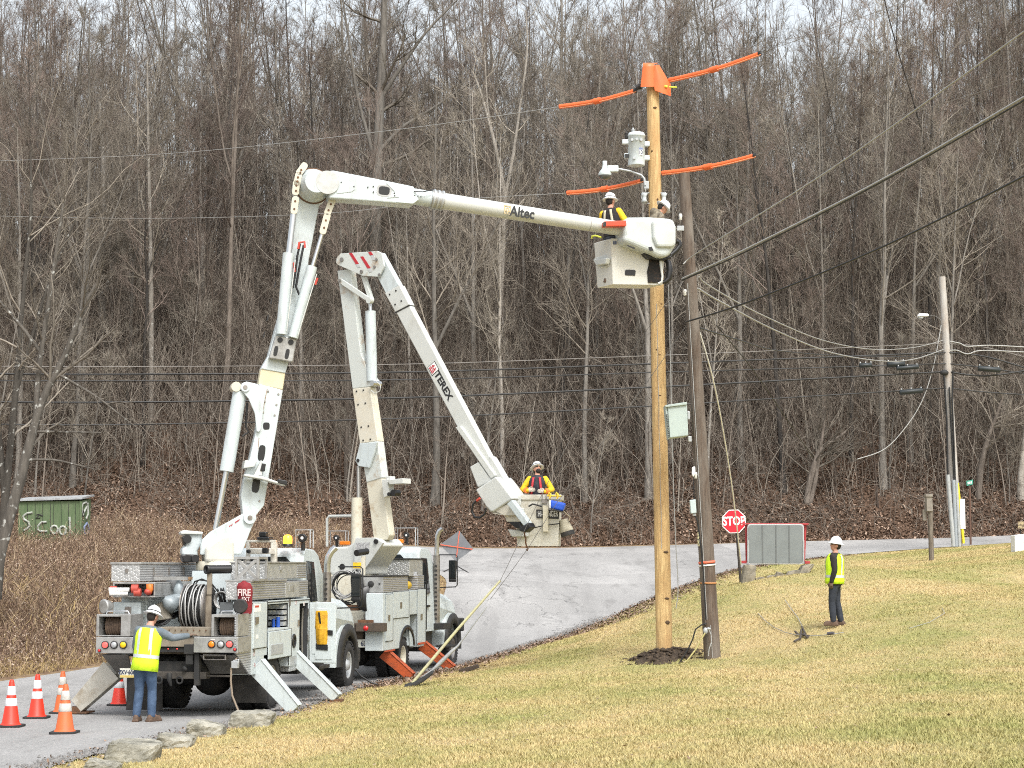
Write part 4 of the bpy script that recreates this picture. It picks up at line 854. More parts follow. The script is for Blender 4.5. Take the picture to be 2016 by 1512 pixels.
mb = C(); T.rbox(mb, 430, 475, 665, 500, 1.2, 1.24); mb.build('shelf_rail', ALU, r1)
x0 = T.R(935, 600, .86)[0]; mb = C(); z1 = T.S(1115, 512)[1]; z0 = T.S(1115, 638)[1]; mb.box(x0, 1.19, .84, 4.52, z0 + .004, z1); b1 = mb.build('tool_box', RIB, r1, .008)
mb = C(); mb.box(x0, 1.188, .825, .84, z0 + .01, z1 - .005); y0 = S_(1345, 580, 1.2)[0]; y1 = S_(1440, 580, 1.2)[0]; mb.box(1.19, 1.197, y0, y1, z0 + .01, z1 - .03); mb.build('plate_panel', DIA, b1)
mb = C(); mb.box(x0 - .02, 1.21, .82, S_(1352, 520)[0], z1, z1 + .035); mb.box(1.19, 1.205, y0 + .25, y0 + .55, z1 - .2, z1 - .08); mb.build('lid', ALU, b1, .006)
ys = S_(1205, 440, 1.15)[0]; zu1 = S_(1205, 383, 1.15)[1]; mb = C(); mb.box(.5, 1.15, ys, 4.5, z1 + .04, zu1); b2 = mb.build('tool_box', DIA, r1, .008)
mb = C(); ye = S_(1425, 440, 1.15)[0]; mb.box(1.15, 1.157, ye, 4.49, z1 + .05, zu1 - .04); mb.build('ribbed_panel', RIB, b2); mb = C(); mb.box(.48, 1.17, ys - .02, 4.5, zu1, zu1 + .03); mb.box(1.15, 1.175, ys + .9, ys + 1.0, z1 + .2, zu1 - .05); mb.build('lid', ALU, b2, .005)
# braced frame
mb = C(); xa, za = T.R(992, 337, .95); xb, zb = T.R(1158, 508, .95); t = .045
for yy in (.95, 1.45):
    mb.box(xa, xb, yy, yy + t, za - t, za); mb.box(xa, xb, yy, yy + t, zb, zb + t); mb.box(xa, xa + t, yy, yy + t, zb + t, za - t); mb.box(xb - t, xb, yy, yy + t, zb + t, za - t)
for xx in (xa, xb - t): mb.box(xx, xx + t, .95 + t, 1.45, za - t, za); mb.box(xx, xx + t, .95 + t, 1.45, zb, zb + t)
for (a, c) in (((xa + t, zb + t), (xb - t, za - t)), ((xa + t, za - t), (xb - t, zb + t))):
    d = Vector((c[0] - a[0], 0, c[1] - a[1])).normalized(); n = Vector((-d.z, 0, d.x)) * .03
    A = Vector((a[0], .96 if a[1] < c[1] else .97, a[1])); B = Vector((c[0], A.y, c[1])); mb.prism([A - n, B - n, B + n, A + n], (0, .008, 0))
mb.build('braced_rack', ALU, r1, .004)
# red cloth cover with its word, work lights
mb = C(); rg = []
for X, Y, w in ((1058, 503, 13), (1057, 512, 16), (1057, 522, 44), (1059, 548, 55), (1062, 590, 54), (1067, 650, 48), (1072, 700, 42), (1074, 732, 36)):
    c = Vector(T.rpt(X, Y, .74)); rr_ = w / 3.5167 / 113; rg.append([(c.x + math.cos(t) * rr_ * (1 + .06 * math.sin(5 * t + Y)), c.y + math.sin(t) * rr_ * .7, c.z) for t in [2 * PI * k / 16 for k in range(16)]])
mb.loft(rg); fx = mb.build('extinguisher_cover', REDC, r1)
text_mesh('FIRE', .165, (T.M @ Vector(T.rpt(1057, 588, .60)), T.r, (0, 0, 1)), .004, M('stencil_white', (.6, .5, .48), .7), 'cover_lettering', fx, .8, .004)
text_mesh('EXT', .10, (T.M @ Vector(T.rpt(1068, 632, .61)), T.r, (0, 0, 1)), .004, MATS['stencil_white'], 'cover_lettering', fx, .8, .002)
for X, Y, y, nm in ((1032, 680, .2, 1), (92, 682, .3, 0)):
    c = Vector(T.rpt(X, Y, y)); mb = C(); mb.lathe([(.05, -.16), (.1, -.1), (.125, 0), (.125, .03), (.105, .035)], c, (0, -1, 0) if nm else (-.5, -.8, 0), 18); wl = mb.build('work_light', DARK if nm else ALU, r1)
    mb = C(); mb.lathe([(.105, .02), (.06, .03), (0, .032)], c, (0, -1, 0) if nm else (-.5, -.8, 0), 18); mb.build('lens', M('lamp_lens', (.10, .10, .10), .1, spec=.8), wl); mb = C(); mb.cyl(c + Vector((0, .05, -.1)), c + Vector((0, .08, -.22)), .02); mb.build('light_post', BLACK, wl)
# cable reel, winch drum, boom rest
mb = C(); c = Vector(T.rpt(735, 690, 1.0)); R_ = .40; w = .36
for sx in (-1, 1): mb.lathe([(.07, 0), (R_ * 1.06, 0), (R_ * 1.06, .012), (.07, .012)], c + Vector((sx * w * .55, 0, 0)), (1, 0, 0), 28)
mb.cyl(c - Vector((w * .6, 0, 0)), c + Vector((w * .62, 0, 0)), .05); rl = mb.build('cable_reel', STEEL, r1)
for k in range(17):
    mb = C(); xx = c.x - w * .5 + w * k / 16; r0 = R_ * (.97 + .05 * math.sin(k * 2.1)); yy = .02 * math.sin(k * 1.3)
    mb.tube([(xx + .012 * math.sin(3 * t + k), c.y + math.cos(t) * r0 + yy, c.z + math.sin(t) * r0) for t in [2 * PI * j / 28 for j in range(29)]], .0135, 6); mb.build('cable_turn', WIREG if k % 3 == 1 else WIREB, rl)
mb = C(); mb.tube([T.rpt(690, 570, 1.0), T.rpt(715, 510, .95), T.rpt(765, 492, .95), T.rpt(830, 520, .98), T.rpt(880, 585, 1.05), T.rpt(905, 660, 1.1)], .014, 6); mb.tube([T.rpt(700, 560, 1.0), T.rpt(740, 500, .9), T.rpt(800, 505, .92), T.rpt(860, 580, 1.0)], .012, 6)
coil(mb, T.rpt(905, 620, 1.2), (1, .3, .2), .16, 5, .012, .05); mb.build('loose_cable', WIREB, rl)
mb = C(); coil(mb, T.rpt(905, 640, 1.0), (.3, 1, 0), .15, 6, .01, .04); mb.build('rope_coil', WIREG, rl)
mb = C(); T.rbox(mb, 800, 452, 830, 600, .8, .85); mb.prism([T.rpt(800, 560, .82), T.rpt(830, 560, .82), T.rpt(826, 830, .82), T.rpt(780, 830, .82)], (0, .04, 0)); bp = mb.build('rest_post', TAN, r1, .004)
mb = C(); mb.cyl(T.rpt(805, 426, .8), T.rpt(965, 424, 1.05), .075); mb.build('rest_roller', BLACK, bp); mb = C(); mb.lathe([(.08, 0), (.08, .04), (.055, .045), (.05, -.1)], T.rpt(806, 426, .79), (-.6, -.8, 0), 18); mb.build('roller_end', BLACK, bp)
mb = C(); c = T.rpt(605, 640, 1.3); mb.lathe([(.16, -.16), (.17, -.02), (.25, 0), (.26, .05), (.24, .09), (.1, .11), (.07, .18), (.055, .2)], c, (0, 0, 1), 20); mb.lathe([(.1, .11), (.1, .2), (.05, .32), (.02, .36)], c, (0, 0, 1), 12); mb.lathe([(.06, 0), (.15, .02), (.12, .2), (.05, .28)], T.rpt(590, 690, 1.05), (-.5, -.3, .4), 14); mb.build('capstan_winch', M('winch_grey', (.27, .31, .33), .45, .1, (.15, .17, .18), 6), r1)
mb = C(); mb.lathe([(.13, 0), (.13, .16), (.05, .27), (.01, .3)], T.rpt(560, 575, 1.5), (0, 0, 1), 14); mb.build('hanging_hood', M('hood_grey', (.09, .095, .10), .6), r1)
mb = C(); mb.prism([T.rpt(395, 690, .9), T.rpt(500, 640, 1.0), T.rpt(560, 770, 1.0), T.rpt(460, 780, .9)], (0, .25, 0)); mb.build('canvas_bag', M('canvas', (.24, .22, .18), .9, 0, (.15, .13, .10), 8, bmp=.5), r1, .03)
mb = C()
for k in range(5): mb.tube([T.rpt(660 - k * 14, 780, 1.5), T.rpt(640 - k * 10, 740 - k * 6, 1.2), T.rpt(560 - k * 20, 760 + k * 5, 1.0), T.rpt(520 - k * 25, 800, .9 + k * .1), T.rpt(470 - k * 20, 815, .8)], .014 + .003 * (k % 2), 6)
mb.build('hydraulic_line_bundle', BLACK, r1); mb = C()
for k in range(4): mb.tube([T.rpt(880 + k * 18, 640 + k * 12, 1.3), T.rpt(900 + k * 14, 700, 1.1), T.rpt(880 + k * 16, 760 + k * 8, .95), T.rpt(850 + k * 12, 815, .9)], .013, 6)
mb.build('control_cable_bundle', M('cable_mixed', (.10, .10, .105), .5, 0, (.35, .33, .30), 9, (.5, .6)), r1)
mb = C()
for k in range(9): x = T.R(470 + k * 42, 0, .11)[0]; mb.cyl((x, .115, T.R(0, 842, .12)[1]), (x, .10, T.R(0, 842, .12)[1]), .012, k=6)
mb.build('beam_bolts', RUST, tl); mb = C()
for y, zz in ((1.0, 1.55), (1.0, 1.15), (1.68, 1.6), (1.68, 1.2), (3.2, 1.9), (3.2, 1.3), (3.8, 1.5), (4.5, 1.7), (4.5, 1.2)): mb.box(hx, hx + .02, y - .03, y + .03, zz - .06, zz + .06)
mb.build('hinge', STEEL, sb); mb = C(); mb.box(hx, hx + .008, .88, 4.6, zt - .035, zt - .02); mb.box(hx, hx + .006, 3.18, 3.2, .74, zt - .05); mb.box(hx, hx + .006, yd + .02, yd + .035, .74, zt - .05); mb.build('body_seam', DARK, sb)
mb = C()
for k in range(7): mb.tube([(-.5 + k * .16, .5, 1.0 - .02 * k), (-.45 + k * .15, .9, .86 - .03 * (k % 3)), (-.3 + k * .12, 1.6, .9), (-.2 + k * .1, 2.3, .84)], .022, 6)
mb.build('brake_hose', DARK, r1); mb = C(); mb.lathe([(.14, 0), (.14, .5)], (-.55, .75, .9), (1, 0, 0), 16); mb.lathe([(.13, 0), (.13, .4)], (.2, .8, .92), (1, 0, 0), 16); mb.build('air_tank', DARK, r1)
# cab
T.cab(4.72, 2.93, 6.35, 8.75, 1.98, 1.12, (-.35, *(lambda a: (a[0], a[1] - .3, a[1]))(T.R(1385, 338, 4.72))))
T.fender(7.75, .5, .7, 1.2); T.fender(7.75, .5, -.7, -1.2)
mb = C(); sy = 5.75; mb.cyl((1.24, sy, .9), (1.24, sy, 2.45), .085, k=16); stk = mb.build('exhaust_stack', STEEL, r1)
mb = C(); mb.tube([(1.24, sy, 2.452), (1.24, sy, 2.6), (1.26, sy, 2.75), (1.32, sy + .02, 2.87), (1.4, sy + .05, 2.95)], .068, 12); mb.build('stack_tip', CHROME, stk)
mb = C(); [mb.box(1.24 - .03 , 1.24 + .03, sy - .095, sy - .087, 1.0 + k * .1, 1.04 + k * .1) for k in range(14)]; mb.build('heat_shield', DARK, stk)
T.mirror((1.72, 6.25, 2.25), .62, .2)
mb = C(); mb.box(.8, 1.25, 5.2, 6.0, .55, .62); mb.box(.85, 1.2, 5.3, 5.9, .85, .9); mb.box(.6, 1.15, 4.75, 5.9, .5, .85); mb.build('cab_step', DARK, r1, .01)
mb = C(); mb.box(-1.15, 1.15, 8.76, 8.95, .5, .8); mb.build('front_bumper', DARK, r1, .03)
c = Vector(T.rpt(1358, 268, 4.6)); mb = C(); mb.lathe([(.1, 0), (.1, .05), (.09, .055)], c, (0, 0, 1), 18); bc = mb.build('beacon', BLACK, r1); mb = C(); mb.lathe([(.085, .05), (.09, .12), (.085, .2), (.04, .23), (0, .235)], c, (0, 0, 1), 18); mb.build('beacon_lens', LITA, bc)
def caged_lamp(tr, X, Y, y, X0, Y0, X1, Y1, r):
    c = Vector(tr.rpt(X, Y, y)); mb = tr.mb(); mb.lathe([(r * .5, -.12), (r * .9, -.06), (r, 0), (r, .04), (r * .8, .045)], c, (0, -1, 0), 16); mb.cyl(c - Vector((0, -.04, r)), c - Vector((0, -.04, r + .16)), .04); L_ = mb.build('spot_lamp', BLACK, tr.root)
    mb = tr.mb(); mb.lathe([(r * .35, .046), (0, .05)], c, (0, -1, 0), 12); mb.build('lens', CHK, L_)
    a, b_, c_, d_ = (Vector(tr.rpt(*q, y - .05)) for q in ((X0, Y1), (X0, Y0), (X1, Y0), (X1, Y1))); mb = tr.mb(); f = Vector((0, .22, 0))
    mb.tube([a, b_, c_, d_], .012, 6); mb.tube([a + f, b_ + f, c_ + f, d_ + f], .012, 6); mb.tube([b_, b_ + f], .012, 6); mb.tube([c_, c_ + f], .012, 6)
    for k in (.3, .7): mb.tube([a.lerp(b_, k) , a.lerp(b_, k) + f], .008, 5)
    mb.build('lamp_cage', GALV, L_)
caged_lamp(T, 1462, 208, 4.7, 1416, 152, 1514, 275, .085)
mb = C(); T.rbox(mb, 1070, 222, 1275, 238, 4.3, 4.4); T.rbox(mb, 1240, 238, 1278, 400, 4.3, 4.4); T.rbox(mb, 1070, 238, 1090, 400, 4.3, 4.4); T.rbox(mb, 1080, 280, 1240, 320, 4.0, 4.3); mb.build('headache_rack', M('rack_cream', (.60, .58, .52), .5, 0, (.4, .36, .28), 4), r1, .012)
mb = C(); T.rbox(mb, 1145, 200, 1230, 220, 4.2, 4.5); T.rbox(mb, 1158, 165, 1210, 200, 4.3, 4.45); T.rbox(mb, 1070, 288, 1095, 312, 3.9, 4.0); T.rbox(mb, 1180, 275, 1220, 312, 3.9, 4.0); mb.build('rack_gear', BLACK, r1, .02)
# outriggers
zg = .13
T.outrigger(T.rpt(1140, 1090, 1.25), (1.88, 1.3, zg - .05), .16, .115, WHITE, False); T.outrigger(T.rpt(150, 1120, .95), (-2.0, 1.0, zg), .2, .13, M('dirty_cream', (.50, .48, .42), .55, 0, (.30, .25, .18), 4), True)
c = T.I @ at(*zA(1700, 1322), 34.9); T.outrigger((.95, c.y, 1.02), (c.x, c.y, c.z + .02), .125, .09, WHITE, True)
# pedestal and turntable
mb = C(); xa, za = T.R(660, 700, 2.35); xb, zb = T.R(985, 436, 2.35); xq, _ = T.R(905, 700, 2.35)
rg = []
for z, g in ((1.1, .0), (zb, .06)): rg.append([(xa + g, 2.35 + g, z), (xb - g, 2.35 + g, z), (xb - g, 3.5 - g, z), (xa + g, 3.5 - g, z)])
mb.loft(rg, True, False); pd = mb.build('pedestal', WHITE, r1, .03, 3)
mb = C(); xc = (T.R(655, 410, 2.3)[0] + T.R(985, 410, 2.3)[0]) / 2; hw = (T.R(985, 410, 2.3)[0] - T.R(655, 410, 2.3)[0]) / 2; mb.lathe([(hw, zb + .01), (hw * 1.02, zb + .03), (hw * 1.02, zb + .17), (hw * .9, zb + .18)], (xc, 2.95, 0), (0, 0, 1), 30); mb.build('turntable', BONE, pd)
# the boom: turret -> lower boom -> elbow -> upper boom -> platform
BP = Plane(T.M @ Vector((xc, 2.95, 0)), at(1262, 470, 36.4))
mb = MB(); BP.prism(mb, [zA(*q) for q in ((788, 378), (788, 275), (830, 235), (905, 185), (965, 180), (988, 240), (990, 380))], .42, .84); mb.build('turret_cover', M('turret_cream', (.60, .585, .52), .45, 0, (.58, .54, .44), 3), r1, .07, 3)
mb = MB()
for off in (.3, -.2): BP.prism(mb, [zD(*q) for q in ((50, 1395), (62, 1345), (120, 1290), (335, 1170), (400, 1150), (436, 1180), (432, 1210), (392, 1300), (335, 1448), (50, 1450))], off, .08)
BP.prism(mb, [zD(*q) for q in ((60, 1440), (60, 1400), (140, 1330), (240, 1310), (330, 1310), (330, 1448))], .2, .36); BP.disc(mb, zD(395, 1193), 42 / 3.5, .36, .8); tu = mb.build('turret', WHITE, r1, .02)
mb = MB(); BP.disc(mb, zD(395, 1193), 16 / 3.5, .375, .02); mb.build('pivot_pin', STEEL, tu)
mb = MB(); [BP.prism(mb, [zD(x, y) for x, y in q], .306, .006) for q in (((252, 1248), (262, 1240), (256, 1256), (248, 1256)), ((266, 1240), (276, 1232), (270, 1250), (262, 1252)), ((290, 1222), (325, 1200), (318, 1215), (290, 1234)))]; mb.build('turret_decal', M('decal_red', (.35, .05, .06), .5), tu)
mb = MB(); BP.prism(mb, [zA(*q) for q in ((640, 172), (770, 170), (760, 250), (735, 300), (745, 375), (690, 375), (625, 320), (628, 280), (655, 260))], .1, .5); cs = mb.build('control_station', WHITE, r1, .04, 3)
mb = MB(); BP.prism(mb, [zA(*q) for q in ((620, 330), (660, 318), (745, 325), (745, 375), (640, 376))], .15, .5); BP.disc(mb, zA(665, 215), 28 / 3.5, .16, .2); BP.disc(mb, zA(720, 350), 25 / 3.5, .3, .2); BP.prism(mb, [zA(*q) for q in ((628, 200), (672, 190), (668, 235), (640, 262))], .14, .3); mb.build('valve_bank', BLACK, cs, .02)
mb = MB(); BP.prism(mb, [zA(*q) for q in ((618, 168), (640, 154), (775, 166), (770, 184), (620, 182))], .16, .55); mb.build('station_cap', CREAM, cs, .015)
# lower boom
mb = MB(); BP.prism(mb, [zD(*q) for q in ((395, 1240), (345, 1180), (332, 1040), (352, 930), (388, 800), (432, 610), (458, 470), (455, 265), (622, 310), (492, 1108), (430, 1185))], .15, .32); lo = mb.build('lower_boom', WHITE, r1, .015)
mb = MB()
for off in (.22, -.28): BP.prism(mb, [zD(*q) for q in ((325, 300), (338, 262), (370, 250), (450, 268), (500, 330), (470, 580), (455, 602), (440, 592), (428, 470), (385, 370))], off, .05)
BP.disc(mb, zD(362, 290), 30 / 3.5, .25, .6); mb.build('gusset_plate', WHITE, lo, .01)
mb = MB(); [BP.disc(mb, zD(*q), 7 / 3.5, .165, .02, k=8) for q in ((520, 318), (592, 337), (498, 388), (578, 410), (486, 462), (566, 483), (460, 1077))]; BP.disc(mb, zD(362, 290), 15 / 3.5, .26, .02); mb.build('bolt', STEEL, lo)
def slot(mb, c, rx, ry, tilt, off, z, th=.012, k=20):
    pts = []
    for i in range(k):
        t = 2 * PI * i / k; x, y = rx * math.copysign(abs(math.cos(t)) ** .6, math.cos(t)), ry * math.copysign(abs(math.sin(t)) ** .6, math.sin(t)); pts.append(z(c[0] + x * math.cos(tilt) - y * math.sin(tilt), c[1] + x * math.sin(tilt) + y * math.cos(tilt)))
    BP.prism(mb, pts, off, th)
mb = MB(); slot(mb, (508, 558), 23, 25, 0, .156, zD); slot(mb, (475, 745), 24, 55, .14, .156, zD); slot(mb, (436, 965), 26, 55, .14, .156, zD); mb.build('access_hole', BLACK, lo)
mb = MB(); BP.prism(mb, [zD(*q) for q in ((452, 272), (470, 160), (640, 190), (622, 308))], .13, .28); mb.build('insulator_insert', M('insert_cream', (.60, .55, .39), .5, 0, (.6, .52, .34), 4), lo, .02)
mb = MB(); BP.prism(mb, [zD(470, 162), zD(640, 192), zD(712, -60), zC(640, 1300), zC(710, 800), zC(795, 360), zC(620, 340), zC(590, 470), zC(500, 1180), zC(410, 1512)], .15, .32); up = mb.build('boom_extension', WHITE, lo, .015)
mb = MB(); BP.prism(mb, [zC(465, 1360), zC(622, 1390), zC(590, 1560), zC(415, 1530)], .3, .16); mb.build('cylinder_base', ALU, up, .015)
mb = MB(); [slot(mb, q, 15, 38, .2, .306, zC) for q in ((465, 1478), (550, 1500))]; [BP.disc(mb, zC(*q), 20 / 3.78, .32, .02) for q in ((498, 1395), (578, 1412))]; mb.build('base_slot', BLACK, up)
mb = MB(); BP.bar(mb, zC(560, 752), zC(508, 1355), 42 / 3.78, off=.34, k=18); BP.bar(mb, zC(735, 850), zC(592, 1380), 39 / 3.78, off=.34, k=18); cy = mb.build('lift_cylinder', WHITE, up)
mb = MB(); BP.bar(mb, zC(598, 450), zC(563, 752), 22 / 3.78, off=.34); BP.bar(mb, zC(813, 595), zC(738, 850), 15 / 3.78, off=.34); mb.build('cylinder_rod', CHROME, cy)
mb = MB(); BP.bar(mb, zC(610, 800), zC(545, 1330), 4 / 3.78, off=.45, k=6); BP.bar(mb, zC(770, 905), zC(630, 1360), 4 / 3.78, off=.45, k=6); mb.build('hydraulic_line', CREAM, cy)
mb = MB()
for pts in (((680, 95), (640, 150)), ((636, 165), (622, 235)), ((620, 225), (612, 300)), ((612, 345), (600, 440)), ((885, 360), (850, 450)), ((848, 470), (815, 590))):
    for off in (.40, .30):
        (xa, ya_), (xb, yb_) = pts; d = Vector((xb - xa, yb_ - ya_)).normalized(); n = Vector((-d.y, d.x)) * 26; e = d * 14
        q = []
        for i in range(7): t = PI * i / 6; q.append((xa - d.x * 20 * math.sin(t) + n.x * math.cos(t), ya_ - d.y * 20 * math.sin(t) + n.y * math.cos(t)))
        for i in range(7): t = PI * i / 6; q.append((xb + d.x * 20 * math.sin(t) - n.x * math.cos(t), yb_ + d.y * 20 * math.sin(t) - n.y * math.cos(t)))
        BP.prism(mb, [zC(*p) for p in q], off, .03)
ch = mb.build('lift_chain', BONE, up, .006); mb = MB(); [BP.disc(mb, zC(*q), 8 / 3.78, .41, .14, k=10) for q in ((655, 130), (648, 150), (630, 185), (626, 215), (618, 245), (615, 285), (610, 362), (603, 420), (875, 385), (858, 430), (838, 505), (825, 560))]; mb.build('chain_pin', RUST, ch)
mb = MB(); mb.tube([BP.P(zC(*q), .32) for q in ((645, 680), (625, 770), (612, 880), (592, 1010))], .022, 7); mb.tube([BP.P(zC(*q), .33) for q in ((672, 690), (650, 800), (615, 1000), (640, 1060))], .022, 7); mb.tube([BP.P(zC(*q), .4) for q in ((770, 930), (750, 1010), (725, 1055))], .02, 7); hz_ = mb.build('hydraulic_hose', BLACK, up)
mb = MB(); mb.tube([BP.P(zC(*q), .34) for q in ((632, 720), (640, 672), (678, 665), (680, 710))], .024, 7); mb.tube([BP.P(zC(*q), .42) for q in ((600, 820), (605, 890))], .02, 6); mb.tube([BP.P(zC(*q), .42) for q in ((775, 935), (758, 985))], .022, 6); mb.build('hose_sleeve', M('sleeve_red', (.5, .06, .04), .6), hz_)
mb = MB(); [BP.prism(mb, [zC(*q) for q in ((530 - k * 27 - 20 + 6, 960 - 250 + k * 125), (530 - k * 27 - 8, 955 - 250 + k * 125), (522 - k * 27 - 8, 1000 - 250 + k * 125), (522 - k * 27 - 16, 1003 - 250 + k * 125))], .0, .06) for k in range(2, 6)]; mb.build('edge_clip', BLACK, up)
# boom rest shoe on the lower boom
mb = MB(); BP.prism(mb, [zD(*q) for q in ((420, 905), (475, 790), (478, 900))], .4, .3); BP.prism(mb, [zD(*q) for q in ((360, 795), (445, 800), (425, 840), (350, 850))], .3, .4); BP.prism(mb, [zD(*q) for q in ((355, 890), (480, 905), (640, 962), (640, 972), (470, 925), (355, 905))], .5, .3); st_ = mb.build('boom_saddle', CREAM, lo, .012)
mb = MB(); BP.prism(mb, [zD(*q) for q in ((478, 815), (505, 820), (498, 872), (465, 868))], .42, .2); BP.prism(mb, [zD(*q) for q in ((590, 925), (655, 938), (652, 968), (588, 952))], .52, .14); mb.build('rubber_pad', BLACK, st_, .01)
mb = MB(); BP.bar(mb, zD(325, 320), zD(232, 872), 48 / 3.5163, off=.06, k=22); lc = mb.build('boom_lift_cylinder', WHITE, r1); mb = MB(); BP.bar(mb, zD(232, 872), zD(155, 1275), 19 / 3.5163, off=.06, k=16); mb.build('cylinder_rod', CHROME, lc)
mb = MB(); mb.tube([BP.P(zD(*q), .1) for q in ((375, 400), (365, 560), (385, 600), (340, 630))], .02, 6); mb.build('hydraulic_hose', BLACK, lc)
mb = MB(); BP.disc(mb, zD(300, 285), 34 / 3.5163, .2, .35); mb.build('cylinder_eye', BONE, lc)
# elbow and upper boom
UO = .58
mb = MB(); A = BP.P(zC(742, 250), .16); sc = (A - CAM).length / FPX
mb.lathe([(.30, -.55), (.345, -.5), (.345, 0), (.32, .04), (.24, .34), (.215, .45)], A, BP.n, 32); el = mb.build('elbow', WHITE, r1)
mb = MB(); mb.lathe([(.35, -.02), (.352, .0), (.346, .025)], A, BP.n, 32); mb.build('elbow_ring', RUST, el)
mb = MB(); BP.prism(mb, [zO(*q) for q in ((232, 100), (262, 96), (480, 138), (695, 182), (722, 252), (690, 280), (240, 245))], UO, .42); ub = mb.build('upper_boom', WHITE, r1, .03, 3)
mb = MB(); BP.disc(mb, zC(850, 222), 87 / 3.78, UO + .035, .05, k=32); mb.build('hub_cover', M('cover_grey', (.50, .52, .51), .5, 0, (.42, .42, .4), 6), ub, .006)
mb = MB(); BP.prism(mb, [zO(*q) for q in ((290, 125), (370, 180), (378, 200), (360, 212), (280, 222))], UO + .01, .012); BP.prism(mb, [zO(*q) for q in ((545, 165), (625, 185), (640, 200), (700, 222), (722, 252), (690, 275), (600, 268), (615, 240), (550, 245), (590, 210))], UO + .012, .014); mb.build('wear_plate', WHITE, ub, .006)
mb = MB(); slot(mb, (535, 205), 30, 23, .12, UO + .006, zO); [BP.disc(mb, zO(*q), 3.4 / 2.72, UO + .02, .015, k=8) for q in ((305, 160), (373, 182), (448, 186), (478, 182), (478, 212), (700, 230), (716, 234), (732, 238), (590, 218), (592, 232))]; mb.build('access_hole', BLACK, ub)
mb = MB(); slot(mb, (535, 205), 40, 31, .12, UO + .004, zO, .006); mb.build('hole_rim', ALU, ub)
mb = MB(); BP.bar(mb, zO(640, 228), zO(800, 254), 43 / 2.7243, off=UO - .2, k=24); mb.build('inner_tube', WHITE, ub)
mb = MB(); mb.tube([BP.P(zO(*q), UO + .03) for q in ((695, 210), (740, 212), (800, 200))], .012, 5); mb.build('cable', BLACK, ub)
mb = MB(); BP.bar(mb, zO(785, 250), zO(852, 262), 51 / 2.7243, off=UO - .2, k=24); co = mb.build('boom_collar', ALU, ub, .008); mb = MB()
for X in (792, 815, 838): BP.bar(mb, zO(X, 250 + (X - 785) * .17), zO(X + 9, 252 + (X - 785) * .17), 55 / 2.7243, off=UO - .2, k=24)
mb.build('collar_ring', GALV, co)
mb = MB(); BP.bar(mb, zO(853, 262), zO(1822, 413), 44 / 2.7243, 38 / 2.7243, off=UO - .2, k=28); fb = mb.build('fibreglass_boom', CREAM, r1)
mb = MB(); BP.bar(mb, zO(1634, 383.6), zO(1638, 384.3), 39.5 / 2.7243, off=UO - .2, k=28); mb.build('boom_seam', M('seam_grey', (.35, .33, .30), .6), fb)
# lettering with its emblem
ax = (BP.P(zO(1700, 393), UO - .2) - BP.P(zO(1000, 285), UO - .2)).normalized(); ay = ax.cross(-BP.n if False else BP.n) ; ay = BP.n.cross(ax); nn_ = BP.n
rad = 42 / 2.7243 * 35.5 / FPX
def on_boom(X, Y, d=.004): return BP.P(zO(X, Y), UO - .2 + rad + d)
LT = M('logo_black', (.015, .016, .018), .5); GOLD = M('logo_gold', (.55, .42, .24), .5)
text_mesh('Altec', .285, (on_boom(1276, 325), ax, ay), .003, LT, 'boom_lettering', fb, .82, .007)
mb = MB()
for (x0, y0, x1, y1) in ((1178, 284, 1216, 291), (1178, 291, 1184, 326), (1210, 291, 1216, 326), (1188, 297, 1206, 302), (1188, 302, 1193, 312), (1201, 302, 1206, 312), (1184, 313, 1210, 317), (1193, 317, 1201, 328), (1178, 326, 1190, 330), (1204, 328, 1216, 333)):
    k = lambda x, y: on_boom(x, y + (x - 1197) * .15, .006); mb.prism([k(x0, y0), k(x1, y0), k(x1, y1), k(x0, y1)], -nn_ * .006)
mb.build('boom_emblem', GOLD, fb)
# platform end
mb = MB(); BP.prism(mb, [zH(*q) for q in ((505, 520), (520, 430), (585, 372), (860, 370), (1160, 392), (1198, 520), (1195, 740), (1130, 850), (1060, 905), (960, 890), (860, 840), (500, 690), (520, 610))], UO + .12, .62); tc = mb.build('tip_cover', M('tip_white', (.52, .56, .555), .42, 0, (.50, .51, .47), 3), r1, .10, 4)
mb = MB(); BP.prism(mb, [zH(*q) for q in ((885, 420), (1150, 396), (1196, 500), (1195, 740), (1140, 770), (945, 765), (895, 640))], UO + .20, .3); mb.build('cover_face', MATS['tip_white'], tc, .06, 3)
mb = MB(); BP.prism(mb, [zH(*q) for q in ((265, 428), (545, 420), (545, 492), (265, 495))], UO + .16, .18); mb.build('red_guard', M('guard_red', (.62, .07, .03), .45), tc, .012)
mb = MB(); BP.prism(mb, [zH(*q) for q in ((262, 440), (285, 440), (285, 494), (262, 494))], UO + .165, .1); BP.prism(mb, [zH(*q) for q in ((835, 765), (878, 760), (898, 812), (852, 814))], UO + .13, .02); BP.prism(mb, [zH(*q) for q in ((560, 735), (660, 775), (655, 790), (560, 750))], UO + .13, .02); mb.build('cover_fitting', BLACK, tc)
mb = MB(); BP.prism(mb, [zH(*q) for q in ((770, 840), (960, 890), (1060, 900), (1150, 860), (1130, 905), (1050, 935), (930, 935), (830, 905))], UO - .05, .35); mb.build('tip_bracket', BLACK, tc, .02)
mb = MB(); mb.tube([BP.P(zH(*q), .2) for q in ((1190, 690), (1230, 700), (1240, 740), (1200, 800), (1120, 870))], .05, 8); mb.tube([BP.P(zH(*q), .3) for q in ((1040, 930), (1090, 960), (1105, 1060), (1095, 1170), (1050, 1215), (1000, 1225))], [.03, .06, .07, .07, .05, .03], 8); mb.build('rubber_boot', BLACK, tc)
N1, N2, L_ = at(*zH(372, 1245), 36.0), at(*zH(1015, 1238), 36.1), at(*zH(170, 1288), 36.5)
